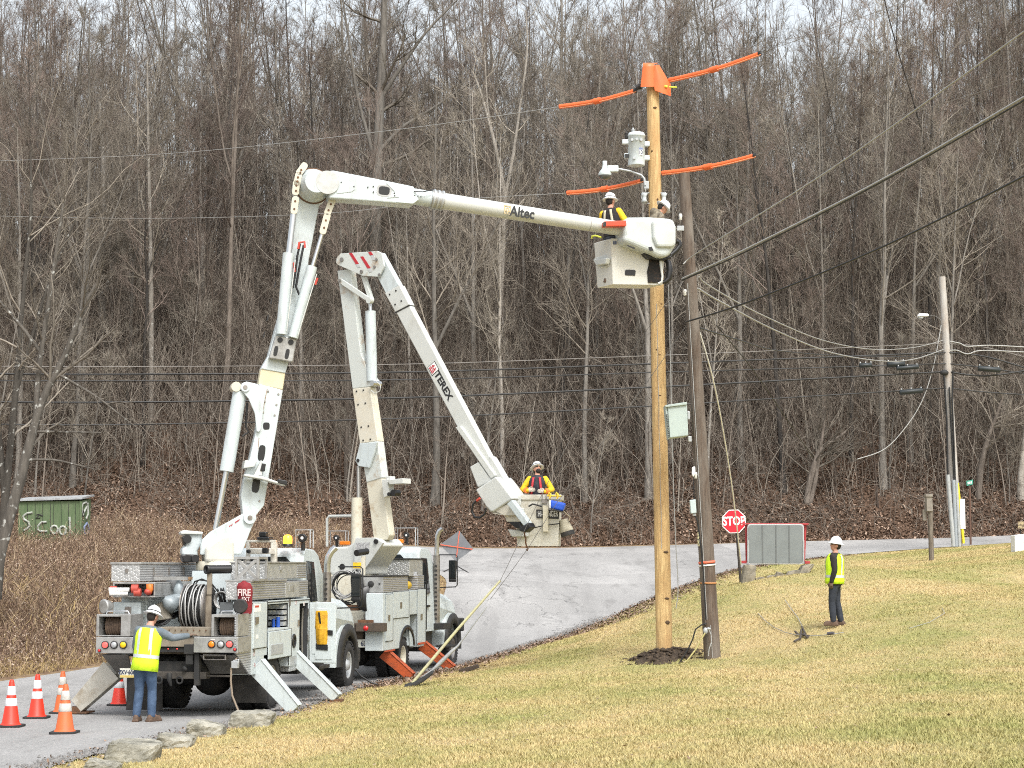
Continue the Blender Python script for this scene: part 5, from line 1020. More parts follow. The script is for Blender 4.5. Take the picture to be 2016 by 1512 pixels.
N2.z = N1.z; L_.z = N1.z; e1, e2 = N2 - N1, L_ - N1; topz = at(*zH(345, 655), 36.0).z
def bk(a, b_, z, g): p = N1 + e1 * (a + (a - .5) * g) + e2 * (b_ + (b_ - .5) * g); return Vector((p.x, p.y, z))
mb = MB(); t = .05
rg = [[bk(0, 0, z, g), bk(1, 0, z, g), bk(1, 1, z, g), bk(0, 1, z, g)] for z, g in ((N1.z, 0), (topz, .10))]; ri = [[bk(t, t, z, g), bk(1 - t, t, z, g), bk(1 - t, 1 - t, z, g), bk(t, 1 - t, z, g)] for z, g in ((topz, .10), (N1.z + .06, 0))]
mb.loft([rg[0], rg[1], ri[0], ri[1]], True, False); pf = mb.build('platform', M('platform_white', (.60, .59, .54), .42, 0, (.47, .44, .36), 3, (.55, .85)), r1, .035, 3)
fn = e1.cross(e2); fn = Vector((e1.y, -e1.x, 0)).normalized(); fn = fn if fn.dot(CAM - N1) > 0 else -fn
ln = Vector((e2.y, -e2.x, 0)).normalized(); ln = ln if ln.dot(e1) < 0 else -ln
def face(pts, th, out=.01):
    """outline on the platform's near face"""
    s_ = fn; tilt = .05 * e2.length / (topz - N1.z); return [on_plane(*zH(*q), N1 + fn * out, fn) + fn * max(0, (on_plane(*zH(*q), N1, fn).z - N1.z)) * tilt for q in pts]
mb = MB(); mb.prism(face(((530, 1070), (545, 1058), (650, 1060), (668, 1075), (660, 1135), (540, 1130), (528, 1118)), 0, .012), -fn * .012); mb.build('platform_window', BLACK, pf)
mb = MB(); mb.prism(face(((845, 905), (975, 915), (985, 1000), (1008, 1150), (1000, 1225), (830, 1225), (815, 1080), (835, 1000)), 0, .03), -fn * .03); mb.build('liner_opening', M('mesh_black', (.012, .011, .010), .9, 0, (.05, .03, .02), 20, (.5, .7)), pf, .01)
mb = MB(); mb.tube([p for p in face(((985, 918), (990, 1000), (1012, 1140), (1005, 1215), (960, 1240)), 0, .05)], .025, 8); mb.build('liner_rim', CREAM, pf)
mb = MB(); mb.prism(face(((375, 690), (392, 690), (392, 735), (375, 735)), 0, .014), -fn * .01); mb.prism(face(((400, 688), (418, 688), (418, 732), (400, 732)), 0, .014), -fn * .01); mb.build('unit_marking', M('mark_blue', (.06, .08, .16), .5), pf)
def lface(pts, out): return [on_plane(*zH(*q), N1 + ln * out, ln) for q in pts]
mb = MB(); mb.prism(lface(((128, 905), (300, 858), (312, 1010), (270, 1040), (150, 1010)), .035), -ln * .03); sp_ = mb.build('platform_step', CREAM, pf, .02); mb = MB(); mb.prism(lface(((108, 925), (290, 905), (275, 985), (150, 1005)), .14), -ln * .10); mb.build('step_lip', CREAM, sp_, .02)
mb = MB(); mb.prism(lface(((170, 740), (245, 718), (250, 755), (178, 775)), .012), -ln * .004); mb.cm = 1; mb.prism(lface(((176, 748), (242, 730), (244, 740), (180, 756)), .016), -ln * .004); mb.build('warning_sticker', [CHK, REDL], pf)
mb = MB(); mb.tube(lface(((100, 655), (105, 625), (150, 618), (220, 640)), .02), .02, 6); mb.build('platform_strap', M('hi_yellow', (.7, .72, .08), .6), pf)

RS = M('rust_streak', (.30, .17, .08), .8, 0, (.20, .10, .045), 20)
mb = MB(); [BP.prism(mb, [zD(*q) for q in s_], .153, .006) for s_ in (((512, 300), (516, 300), (500, 380), (484, 460), (478, 470), (482, 440), (496, 380)), ((455, 640), (459, 640), (452, 720), (449, 720)))]; mb.build('paint_streak', RS, lo)
mb = MB(); mb.lathe([(.352, -.06), (.354, -.03), (.350, .0)], BP.P(zC(742, 250), .10), BP.n, 32); mb.build('grease_ring', RUST, el)
mb = T.mb(); [mb.box(1.2, 1.206, y, y + .1, z, z + .07) for y, z in ((.98, 1.02), (1.02, .82), (3.6, 1.85), (4.15, 1.82))]; [mb.box(-1.2 + .15 * k, -1.2 + .15 * k + .08, -.004, -.001, 1.30, 1.35) for k in (13,)]; mb.build('maker_sticker', M('sticker_mix', (.6, .6, .58), .5, 0, (.25, .03, .04), 30, (.5, .56)), r1)
# ======================================================= front truck
T2 = Truck('bucket_truck', (-2.917, 41.7), math.radians(12), 'smaller rust stained bucket truck parked ahead with orange outriggers and folded boom', zB, group='bucket trucks at work')
T = T2; r2 = T.root; C = T.mb; zs = -.06
mb = C(); mb.box(-.46, -.34, .2, 7.6, .7, .95); mb.box(.34, .46, .2, 7.6, .7, .95); mb.box(-1.1, 1.1, .6, 4.2, .98, 1.04); mb.box(-.9, .3, .8, 1.3, .6, .95); mb.box(.45, 1.0, 4.3, 5.2, .45, .95); mb.cyl((-.9, 2.05, .47), (.9, 2.05, .47), .1); mb.ell((0, 2.05, .48), (.34, .28, .28)); mb.build('chassis', DARK, r2, .01)
for sx in (-1, 1):
    T.wheel(sx * 1.0, 2.05, .48, .26, BONE, sx, zs, hub=False); T.wheel(sx * .69, 2.05, .48, .26, BONE, sx, zs, hub=False); T.wheel(sx * 1.05, 6.7, .48, .3, STEEL, sx, zs)
mb = C(); T.rbox(mb, 360, 887, 562, 950, -.25, .0); T.rbox(mb, 330, 945, 410, 1060, .05, .3); T.rbox(mb, 180, 890, 359, 945, -.2, .05); mb.build('rear_bumper', M('rusty_bumper', (.10, .075, .055), .8, .2, (.045, .04, .035), 8), r2, .01)
mb = C(); c = Vector(T.rpt(432, 925, -.25)); mb.lathe([(.06, 0), (.055, .015), (0, .02)], c, (0, -1, 0), 14); mb.build('reflector', REDL, r2)
mb = C(); T.rbox(mb, 372, 1004, 470, 1061, .02, .04); pl = mb.build('license_plate', MATS['plate_cream'], r2); text_mesh('6D93', .17, (T.M @ Vector(T.rpt(438, 1034, .012)), T.r, (0, 0, 1)), .002, MATS['plate_ink'], 'plate_number', pl, .72, .002)
# body with wheel arch
hx = 1.2; yb0, yA0, yA1 = 0.0, S_(0, 0)[0] if False else T.S(640, 1050)[0], T.S(752, 1000)[0]; zt = T.S(570, 675)[1]; yq = T.S(745, 900)[0]; ye = T.S(800, 800)[0]; yF = T.S(848, 700)[0]
mb = C(); pr = [(0, zt), (0, .62), (.16, .62), (1.38, .62)]
for k in range(11):
    t = PI - PI * k / 10; pass
pr = [(0, zt), (0, .66), (2.05 - .62, .66)] + [(2.05 + math.cos(PI - PI * k / 10) * .59, .67 + math.sin(PI - PI * k / 10) * .42) for k in range(11)] + [(yq, .68), (yq, zt)]
mb.prism([(hx, y, z) for y, z in pr], (-.42, 0, 0)); mb.prism([(-hx, y, z) for y, z in pr], (.42, 0, 0)); mb.box(hx - .42, hx, yq, ye, zt - .55, zt + .03); mb.box(hx - .42, hx, ye, yF, .62, zt + .03); mb.box(-hx, -hx + .42, yq, yF, .66, zt); sb = mb.build('service_body', WHITE, r2, .015)
mb = C(); mb.box(hx - .4, hx - .3, yq, ye, .66, zt - .55); mb.box(hx - .41, hx - .1, yq, ye, .6, .655); mb.build('step_well', DIA if False else DARK, sb)
mb = C(); n = 12
A = [(hx + .02, 2.05 + math.cos(PI * k / n) * .59, .67 + math.sin(PI * k / n) * .42) for k in range(n + 1)]; B = [(hx + .02, 2.05 + math.cos(PI * k / n) * .68, .67 + math.sin(PI * k / n) * .51) for k in range(n + 1)]
mb.loft([[a, b_, (b_[0] - .05, b_[1], b_[2]), (a[0] - .05, a[1], a[2])] for a, b_ in zip(A, B)], True, True); mb.build('arch_trim', BLACK, sb)
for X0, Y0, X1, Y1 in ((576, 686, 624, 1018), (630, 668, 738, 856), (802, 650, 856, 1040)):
    mb = C(); T.sbox(mb, X0 - 3, Y0 - 4, X1 + 3, Y1 + 4, hx + .006, .005); mb.build('door_shade_plate', DARK, sb); mb = C(); T.sbox(mb, X0, Y0, X1, Y1, hx + .022, .014); d_ = mb.build('compartment_door', WHITE, sb, .012)  # dark plate under each door stands in for its gap shadow
    mb = C(); xm = (X0 + X1) / 2; ym = Y0 + (Y1 - Y0) * .5; T.sbox(mb, xm - 6, ym - 22, xm + 7, ym + 22, hx + .032, .02); mb.build('door_latch', STEEL, d_, .005)
mb = C(); T.sbox(mb, 802, 1028, 856, 1042, hx + .028, .004); T.sbox(mb, 566, 1085, 640, 1094, hx + .006, .004) ; mb.build('red_stripe', M('stripe_orange', (.5, .08, .03), .5), sb)
# top boxes
z0 = T.S(740, 655)[1] if False else zt + .01; xl, zl = T.R(408, 560, .1); mb = C(); y1 = T.S(734, 600)[0]; z1 = T.S(565, 560)[1]; mb.box(xl, hx - .01, .06, y1, z0, z1); b1 = mb.build('tool_box', RIB, r2, .008)
mb = C(); mb.box(xl, hx - .012, .04, .06, z0, z1 - .01); mb.build('plate_panel', ALU, b1); mb = C(); mb.box(xl - .02, hx + .01, .03, y1, z1, z1 + .03); c = Vector(T.rpt(468, 612, .04)); mb.lathe([(.075, 0), (.07, .02), (0, .03)], c, (0, -1, 0), 14); c = Vector(T.rpt(530, 610, .04)); mb.lathe([(.02, 0), (.02, .03), (0, .03)], c, (0, -1, 0), 8); mb.build('lid', BLACK if False else DARK, b1, .005)
xl2, z3 = T.R(445, 440, 1.0); xr2 = T.R(780, 440, 2.6)[0]; mb = C(); mb.box(-.25, 1.1, 2.62, T.S(835, 500, 1.1)[0], z1 + .0, T.R(780, 437, 2.6)[1]); b2 = mb.build('tool_box', DIA, r2, .008); mb = C(); zz = T.R(780, 437, 2.6)[1]; mb.box(-.28, 1.12, 2.58, T.S(838, 500, 1.1)[0], zz, zz + .03); mb.build('lid', DARK, b2, .005)
mb = C(); mb.box(.4, 1.19, yq, yF, zt + .034, zt + .06); mb.cyl((.3, 3.2, zt + .4), (1.15, 3.2, zt + .4), .07); mb.box(.9, 1.19, ye, yF, zt + .06, z1 + .02); b3 = mb.build('open_locker', RIB, r2, .008); mb = C(); mb.ell((1.0, (yq + ye) / 2, zt + .15), (.14, .2, .11)); mb.build('yellow_tool', M('tool_yellow', (.55, .36, .03), .6), b3)
# rear left gear
mb = C()
coil(mb, T.rpt(285, 610, .3), (.2, 1, .1), .3, 8, .013, .10, jit=.06); coil(mb, T.rpt(370, 600, .35), (.8, .5, 0), .26, 6, .012, .08, jit=.08); cw = mb.build('cable_coil', WIREG, r2)
mb = C(); coil(mb, T.rpt(300, 640, .25), (.1, 1, .1), .34, 5, .013, .1, jit=.08); coil(mb, T.rpt(375, 640, .2), (.9, .4, .1), .3, 4, .014, .1, jit=.08); mb.tube([T.rpt(340, 540, .3), T.rpt(370, 510, .3), T.rpt(392, 520, .3), T.rpt(400, 600, .28), T.rpt(385, 760, .25)], .014, 6); mb.build('cable_coil', WIREB, cw)
mb = C(); c = Vector(T.rpt(455, 715, .1)); mb.lathe([(.06, -.06), (.29, -.07), (.3, -.05), (.3, .05), (.29, .07), (.06, .06)], c, (.6, -.8, 0), 24); coil(mb, c, (.6, -.8, 0), .25, 5, .02, .05); mb.build('wire_reel', BLACK, r2)
mb = C(); T.rbox(mb, 484, 780, 526, 886, .05, .1); T.rbox(mb, 405, 780, 484, 808, .1, .4); mb.build('white_panel', WHITE, r2, .006); mb = C(); T.rbox(mb, 375, 865, 484, 888, -.05, .4); T.rbox(mb, 410, 690, 440, 780, .2, .3); T.rbox(mb, 250, 760, 380, 800, .2, .6); mb.build('rusty_deck', RUST, r2, .01)
mb = C(); [mb.cyl(T.rpt(420 + k * 14, 860, .1), T.rpt(420 + k * 14, 825, .1), .016, k=8) for k in range(4)]; mb.build('valve_lever', STEEL, r2)
mb = C(); T.rbox(mb, 400, 415, 426, 560, .25, .3); bp = mb.build('rest_post', BONE, r2, .004); mb = C(); mb.cyl(T.rpt(366, 392, .1), T.rpt(440, 380, .45), .075); mb.build('rest_roller', BLACK, bp); mb = C(); T.rbox(mb, 342, 458, 398, 500, .22, .23); mb.build('caution_sign', M('caution_yellow', (.8, .5, .02), .5), bp)
# cab
yc = T.S(842, 600, 1.1)[0]; T.cab(3.85, T.R(750, 352, 4.1)[1], 5.55, 7.6, 1.93, 1.1, (-.55, T.R(728, 420, 4.1)[0], T.R(728, 440, 4.1)[1], T.R(728, 402, 4.1)[1]))
T.fender(6.7, .48, .7, 1.2); T.fender(6.7, .48, -.7, -1.2)
def stack(tr, X0, X1, Yt, Yb, Ytip, xo, sy, dx):
    y = sy; x0, zt_ = tr.R((X0 + X1) / 2, Yt, y); zb_ = tr.R((X0 + X1) / 2, Yb, y)[1]; ztip = tr.R((X0 + X1) / 2, Ytip, y)[1]; mb = tr.mb(); mb.cyl((x0, y, zb_), (x0, y, zt_), .085); s_ = mb.build('exhaust_stack', STEEL, tr.root)
    mb = tr.mb(); h = ztip - zt_; mb.tube([(x0, y, zt_ + .002), (x0, y, zt_ + h * .5), (x0 + .01, y, zt_ + h * .7), (x0 + .06, y, zt_ + h * .9), (x0 + .15, y, ztip)], .06, 12); mb.build('stack_tip', CHROME, s_)
    mb = tr.mb(); [mb.box(x0 - .035, x0 + .035, y - .094, y - .087, zb_ + .1 + k * .11, zb_ + .15 + k * .11) for k in range(int((zt_ - zb_ - .2) / .11))]; mb.build('heat_shield', DARK, s_)
stack(T, 912, 958, 408, 890, 218, 1.25, 5.2, .1)
cm = T.rpt(1048, 490, 5.6); T.mirror((cm[0], 5.6, cm[2]), .62, .19)
mb = C(); T.rbox(mb, 880, 890, 985, 935, 5.0, 5.7); T.rbox(mb, 930, 1045, 1040, 1062, 5.2, 5.8); mb.build('cab_step', DARK, r2, .01)
mb = C(); mb.box(-1.1, 1.12, 7.62, 7.8, .45, .8); T.rbox(mb, 1080, 850, 1125, 945, 7.3, 7.4); mb.build('front_bumper', DARK, r2, .03)
for X, Y in ((280, 320), (660, 308)):
    mb = C(); c = Vector(T.rpt(X, Y + 14, 4.3)); mb.box(c.x - .13, c.x + .13, c.y, c.y + .12, c.z, c.z + .1); mb.build('beacon', AMBL, r2, .02)
caged_lamp(T, 225, 285, 4.4, 165, 235, 290, 335, .075); caged_lamp(T, 722, 266, 4.4, 640, 214, 785, 340, .075)
mb = C(); mb.tube([T.rpt(158, 345, 3.6), T.rpt(158, 150, 3.6), T.rpt(172, 130, 3.6), T.rpt(335, 128, 3.6)], .035, 8); mb.build('guard_rail', CREAM, r2)
# outriggers
for a, b_ in (((575, 1100), (745, 1285)), ((846, 1045), (1040, 1228))):
    y0, z0_ = T.S(a[0], a[1], 1.05); Yd = 41.7 + y0 * T.u.y - .25; e = T.I @ at(*zB(*b_), Yd); T.outrigger((1.0, y0, z0_), (e.x, y0, e.z + .04), .125, .10, ORNG, True)
# turret and boom
mb = C(); mb.box(-.5, .5, 1.3, 2.4, 1.04, T.R(300, 545, 1.5)[1]); mb.build('pedestal', BONE, r2, .03)
BP = Plane(at(722, 1080, 43.6), at(1030, 1030, 40.9))
mb = MB(); BP.prism(mb, [zB(*q) for q in ((165, 545), (168, 350), (300, 345), (395, 285), (510, 290), (545, 335), (430, 495), (430, 545))], .42, .84); tu = mb.build('turret', CREAM, r2, .05, 3)
mb = MB(); BP.prism(mb, [zB(*q) for q in ((350, 318), (360, 285), (500, 282), (555, 320), (430, 500), (350, 470))], .5, .06); mb.build('turret_plate', CREAM, tu, .01)
mb = MB(); BP.prism(mb, [zB(*q) for q in ((362, 318), (458, 316), (458, 380), (362, 382))], .508, .006); pd_ = mb.build('data_plate', M('decal_grey', (.5, .5, .5), .5, 0, (.2, .2, .2), 40, (.48, .56)), tu); mb = MB(); BP.disc(mb, zB(500, 310), 17 / 3.6, .54, .05); mb.build('pivot_pin', BLACK, tu)
mb = MB(); BP.disc(mb, zB(262, 490), 22 / 3.6, .45, .05); mb.build('turret_port', BLACK, tu)
mb = MB(); BP.prism(mb, [zE(*q) for q in ((200, 1140), (265, 1010), (330, 1495), (318, 1520), (250, 1520))], .2, .22); lo = mb.build('lower_boom', BONE, r2, .02)
mb = MB(); BP.prism(mb, [zE(*q) for q in ((178, 1026), (268, 1012), (292, 1200), (212, 1225))], .215, .25); mb.build('boom_base_section', RUSTY, lo, .015)
mb = MB(); BP.prism(mb, [zE(*q) for q in ((178, 1024), (155, 1115), (170, 1140), (225, 1150), (250, 1075), (266, 1018))], .3, .06); mb.build('pivot_bracket', WHITE, lo, .01)
mb = MB(); BP.prism(mb, [zE(*q) for q in ((140, 744), (230, 734), (270, 1012), (178, 1026))], .21, .24); fs = mb.build('insulator_insert', M('insert_ivory', (.60, .57, .48), .5, 0, (.58, .52, .40), 4), lo, .015)
mb = MB(); [BP.disc(mb, zE(*q), 4.5 / 2.6, .225, .02, k=8) for q in ((160, 757), (195, 751), (168, 825), (205, 818), (184, 941), (221, 935), (194, 1009), (231, 1003))]; BP.disc(mb, zE(167, 1112), 9 / 2.6, .32, .03); mb.build('bolt', DARK, lo)
mb = MB(); BP.prism(mb, [zE(*q) for q in ((62, 138), (130, 130), (182, 560), (222, 660), (262, 712), (236, 732), (140, 744))], .2, .2); us = mb.build('boom_extension', RUSTY, lo, .015)
mb = MB(); BP.bar(mb, zE(172, 1140), zE(172, 1305), 11 / 2.6, off=.12); rd = mb.build('boom_lift_cylinder', CHROME, r2); mb = MB(); BP.bar(mb, zE(164, 1303), zB(368, 330), 28 / 2.6, off=.12, k=18); mb.build('cylinder_barrel', BONE, rd)
mb = MB(); BP.bar(mb, zE(233, 346), zE(241, 705), 27 / 2.6, off=.12, k=18); uc = mb.build('lift_cylinder', WHITE, r2); mb = MB(); BP.bar(mb, zE(229, 280), zE(233, 346), 9 / 2.6, off=.12); BP.disc(mb, zE(240, 714), 14 / 2.6, .3, .3); mb.build('cylinder_rod', CHROME, uc)
mb = MB(); mb.tube([BP.P(zE(*q), .3) for q in ((262, 705), (285, 725), (282, 755), (255, 768), (235, 750))], .01, 5); mb.build('wire_loop', CREAM, uc)
mb = MB(); BP.prism(mb, [zE(*q) for q in ((62, 185), (80, 178), (240, 285), (225, 303), (70, 200))], .3, .06); BP.prism(mb, [zE(*q) for q in ((183, 165), (202, 168), (240, 285), (222, 290))], .25, .1); BP.disc(mb, zE(222, 290), 16 / 2.6, .34, .12); mb.build('link_arm', RUSTY, us, .008)
mb = MB(); BP.prism(mb, [zE(*q) for q in ((56, 98), (58, 72), (78, 50), (270, 37), (290, 48), (304, 115), (276, 170), (190, 164), (64, 108))], .33, .05); BP.prism(mb, [zE(*q) for q in ((56, 98), (58, 72), (78, 50), (270, 37), (290, 48), (304, 115), (276, 170), (190, 164), (64, 108))], -.2, .05); el = mb.build('elbow_plate', RUSTY, r2, .01)
mb = MB()
for x, (y0, y1) in ((122, (48, 106)), (180, (66, 128)), (220, (42, 60))):
    BP.prism(mb, [zE(x, y0), zE(x + 15, y0 - 2), zE(x + 15 + (y1 - y0) * .62, y1 - 4), zE(x + (y1 - y0) * .62, y1)], .337, .006)
mb.build('reflective_tape', M('tape_red', (.42, .02, .03), .4), el)
mb = MB()
for x, (y0, y1) in ((122, (106, 122)), (180, (128, 146)), (235, (60, 85))):
    s_ = {122: 36, 180: 38, 235: 0}[x]; BP.prism(mb, [zE(x + s_, y0), zE(x + s_ + 15, y0 - 3), zE(x + s_ + 24, y1 - 3), zE(x + s_ + 9, y1)], .337, .006)
mb.build('reflective_tape', M('tape_grey', (.45, .46, .46), .4), el)
mb = MB(); [BP.disc(mb, zE(*q), r_ / 2.6, .36, .7, k=12) for q, r_ in (((83, 80), 11), ((184, 142), 9))]; [BP.disc(mb, zE(*q), 8 / 2.6, .35, .03, k=6) for q in ((72, 188), (262, 80), (252, 118), (276, 158))]; mb.build('pin', STEEL, el)
mb = MB(); BP.prism(mb, [zE(*q) for q in ((240, 45), (285, 44), (378, 212), (312, 256), (262, 160))], .24, .18); ub = mb.build('upper_boom', WHITE, r2, .015)
mb = MB(); BP.prism(mb, [zE(*q) for q in ((306, 254), (380, 210), (432, 312), (360, 350))], .255, .21); mb.build('boom_sleeve', CREAM, ub, .015); mb = MB(); [BP.disc(mb, zE(*q), 4.5 / 2.6, .27, .02, k=8) for q in ((330, 260), (362, 240), (358, 311), (390, 293))]; mb.build('bolt', DARK, ub)
mb = MB(); BP.prism(mb, [zE(361, 349), zE(431, 311), zF(440, 330), zF(640, 690), zF(560, 730), zF(380, 470), zF(60, 0)], .24, .18); fg = mb.build('fibreglass_boom', CREAM, r2, .03, 3)
mb = MB(); BP.prism(mb, [zE(358, 352), zE(432, 314), zE(434, 318), zE(360, 356)], .25, .2); mb.build('boom_seam', BLACK, fg)
bx = (BP.P(zE(700, 900), .24) - BP.P(zE(450, 430), .24)).normalized(); by = BP.n.cross(bx)
text_mesh('TEREX', .235, (BP.P(zE(606, 728), .243), bx, by), .003, LT, 'boom_lettering', fg, 1.12, .007)
ec = BP.P(zE(556, 640), .243); sq = .125
def EQ(a, b_, d=.0): return ec + bx * a * sq + by * b_ * sq + BP.n * d
mb = MB(); mb.prism([EQ(-1, -1), EQ(1, -1), EQ(1, 1), EQ(-1, 1)], BP.n * .003); em = mb.build('boom_emblem', LT, fg); mb = MB(); mb.prism([EQ(-.88, -.88, .004), EQ(.88, -.88, .004), EQ(.88, .88, .004), EQ(-.88, .88, .004)], BP.n * .003); mb.build('emblem_field', CHK, em)
mb = MB(); [mb.prism([EQ(x, y, .008) for x, y in q], BP.n * .003) for q in (((-.7, .1), (-.2, .7), (-.2, .15), (.2, .15), (.2, .7), (.7, .1), (.35, -.02), (-.35, -.02)), ((-.7, -.15), (.7, -.15), (.7, -.4), (.25, -.4), (0, -.2), (-.25, -.4), (-.7, -.4)), ((-.7, -.5), (.7, -.5), (.7, -.75), (-.7, -.75)))]; mb.build('emblem_mark', M('emblem_red', (.45, .03, .05), .5), em)
mb = MB(); BP.prism(mb, [zE(668, 942), zE(692, 932), zF(455, 460), zF(400, 500)], .34, .14); mb.build('levelling_rod', CREAM, r2, .015)
mb = MB(); BP.prism(mb, [zF(*q) for q in ((380, 225), (410, 245), (665, 680), (700, 745), (650, 770), (400, 460))], .26, .22); mb.build('boom_tip', CREAM, r2, .02)
mb = MB(); BP.prism(mb, [zF(*q) for q in ((148, 360), (250, 297), (400, 505), (395, 530), (243, 602))], .32, .5); mb.build('valve_cover', CREAM, r2, .03, 3)
mb = MB(); BP.prism(mb, [zF(*q) for q in ((215, 632), (455, 470), (500, 520), (660, 735), (425, 892), (395, 890), (340, 830))], .45, .6); vc = mb.build('rotator_cover', CREAM, r2, .035, 3)
mb = MB(); BP.prism(mb, [zF(*q) for q in ((345, 845), (400, 895), (600, 800), (690, 935), (560, 935), (430, 915))], .4, .5); BP.prism(mb, [zF(*q) for q in ((560, 930), (720, 900), (780, 1010), (590, 1010))], .3, .4); mb.build('cover_base', M('cream_dark', (.55, .52, .44), .5, 0, (.4, .36, .28), 4), vc, .03)
mb = MB(); BP.prism(mb, [zF(*q) for q in ((590, 800), (650, 750), (850, 1025), (790, 1060))], .55, .16); jb = mb.build('jib_arm', WHITE, r2, .015); mb = MB(); BP.prism(mb, [zF(*q) for q in ((785, 1060), (845, 1020), (870, 1075), (800, 1140), (740, 1120), (735, 1090))], .58, .22); BP.prism(mb, [zF(*q) for q in ((600, 1010), (740, 1010), (760, 1090), (690, 1085))], .3, .3); mb.build('jib_head', BLACK, jb, .02)
mb = MB(); mb.tube([BP.P(zF(*q), .5) for q in ((345, 850), (330, 920), (270, 965), (210, 955), (175, 890), (190, 800), (235, 760))], .025, 7); mb.build('hydraulic_hose', BLACK, vc); mb = MB(); mb.tube([BP.P(zF(*q), .5) for q in ((235, 762), (270, 730))], .027, 7); mb.build('hose_sleeve', MATS['sleeve_red'], vc)
# boom rest on the lower boom
mb = MB(); BP.prism(mb, [zE(*q) for q in ((290, 1212), (320, 1205), (330, 1290), (300, 1303))], .35, .2); BP.prism(mb, [zE(*q) for q in ((318, 1212), (398, 1203), (400, 1230), (330, 1235))], .4, .3); BP.prism(mb, [zE(*q) for q in ((312, 1195), (332, 1192), (334, 1212), (314, 1214))], .3, .2); st_ = mb.build('boom_saddle', CREAM, lo, .01); mb = MB(); BP.disc(mb, zE(348, 1278), 17 / 2.6, .35, .2); BP.disc(mb, zE(326, 1285), 10 / 2.6, .38, .1); mb.build('saddle_roller', BLACK, st_)
# bucket
BD = 40.9
b0, b1_, b2_ = at(*zF(712, 1300), BD), at(*zF(1205, 1303), BD - .1), None
bx = (b1_ - b0); bx.z = 0; bn = Vector((bx.y, -bx.x, 0)).normalized(); bn = bn if bn.dot(CAM - b0) > 0 else -bn; bw = bx.length; bx.normalize(); zb_ = b0.z; zt_ = at(*zF(800, 690), BD).z
def bq(a, d, z, g=0): return b0 + bx * (bw * (a + (a - .5) * g)) - bn * (.62 * (d + (d - .5) * g)) + Vector((0, 0, z - b0.z))
mb = MB(); rg = [[bq(0, 0, z, g), bq(1, 0, z, g), bq(1, 1, z, g), bq(0, 1, z, g)] for z, g in ((zb_, 0), (zt_ - .12, .06), (zt_ - .118, .16), (zt_, .17))] + [[bq(.08, .08, z, g), bq(.92, .08, z, g), bq(.92, .92, z, g), bq(.08, .92, z, g)] for z, g in ((zt_, .12), (zb_ + .06, 0))]
mb.loft(rg, True, False); bk2 = mb.build('platform', M('bucket_cream', (.56, .545, .48), .5, 0, (.38, .33, .24), 4, (.5, .8)), r2, .02, 3)
def bf(q, out=.0): p = on_plane(*zF(*q), b0 + bn * out, bn); return p
mb = MB(); mb.prism([bf(q, .16) for q in ((655, 690), (760, 690), (760, 830), (690, 780))], -bn * .12); mb.prism([bf(q, .12) for q in ((740, 840), (800, 850), (805, 1010), (735, 1010))], -bn * .1); mb.prism([bf(q, .1) for q in ((600, 1100), (650, 1190), (850, 1190), (850, 1120)) ], -bn * .3); mb.build('bucket_bracket', CREAM, bk2, .02)
mb = MB(); mb.prism([bf(q, .034) for q in ((942, 866), (1215, 872), (1212, 978), (944, 966))], -bn * .02); lp = mb.build('lettering_panel', BLACK, bk2)
text_mesh('HI-RANGER', .175, (bf((1080, 920), .038), bx, (0, 0, 1)), .003, CHK, 'bucket_lettering', lp, .50, .002)
mb = MB(); mb.prism([bf(q, .12) for q in ((1018, 812), (1085, 805), (1085, 1130), (1022, 1130))], -bn * .05); lb_ = mb.build('hanging_board', M('board_cream', (.60, .56, .44), .6), bk2, .008); mb = MB(); mb.prism([bf(q, .15) for q in ((1000, 735), (1075, 735), (1070, 800), (1005, 795))], -bn * .08); mb.cyl(bf((1012, 690), .16), bf((1012, 745), .16), .012); mb.cyl(bf((1058, 680), .16), bf((1058, 745), .16), .012); mb.build('board_clamp', STEEL, lb_, .01)
mb = MB(); mb.tube([bf(q, .1) for q in ((800, 1140), (880, 1095), (980, 1068), (1100, 1048), (1225, 1032))], .014, 6); mb.tube([bf(q, .14) for q in ((850, 830), (900, 800), (960, 815), (1010, 830))], .02, 6); mb.build('bungee_rope', BLACK, bk2)
mb = MB(); mb.cyl(bf((1070, 702), .2), bf((1240, 706), .2), .018)
for X in (1097, 1185): mb.tube([bf((X - 10, 690), .2), bf((X, 665), .21), bf((X + 14, 680), .22), bf((X + 12, 725), .22), bf((X - 4, 735), .22)], .022, 7)
mb.build('yellow_hook', M('hook_yellow', (.75, .5, .03), .5), bk2)
mb = MB(); mb.tube([bf(q, .3) for q in ((800, 1130), (805, 1180), (818, 1210), (815, 1260), (832, 1320))], .02, 6); mb.tube([bf(q, .3) for q in ((820, 1310), (845, 1335), (835, 1355), (820, 1340))], .018, 6); mb.build('winch_hook', RUST, jb)
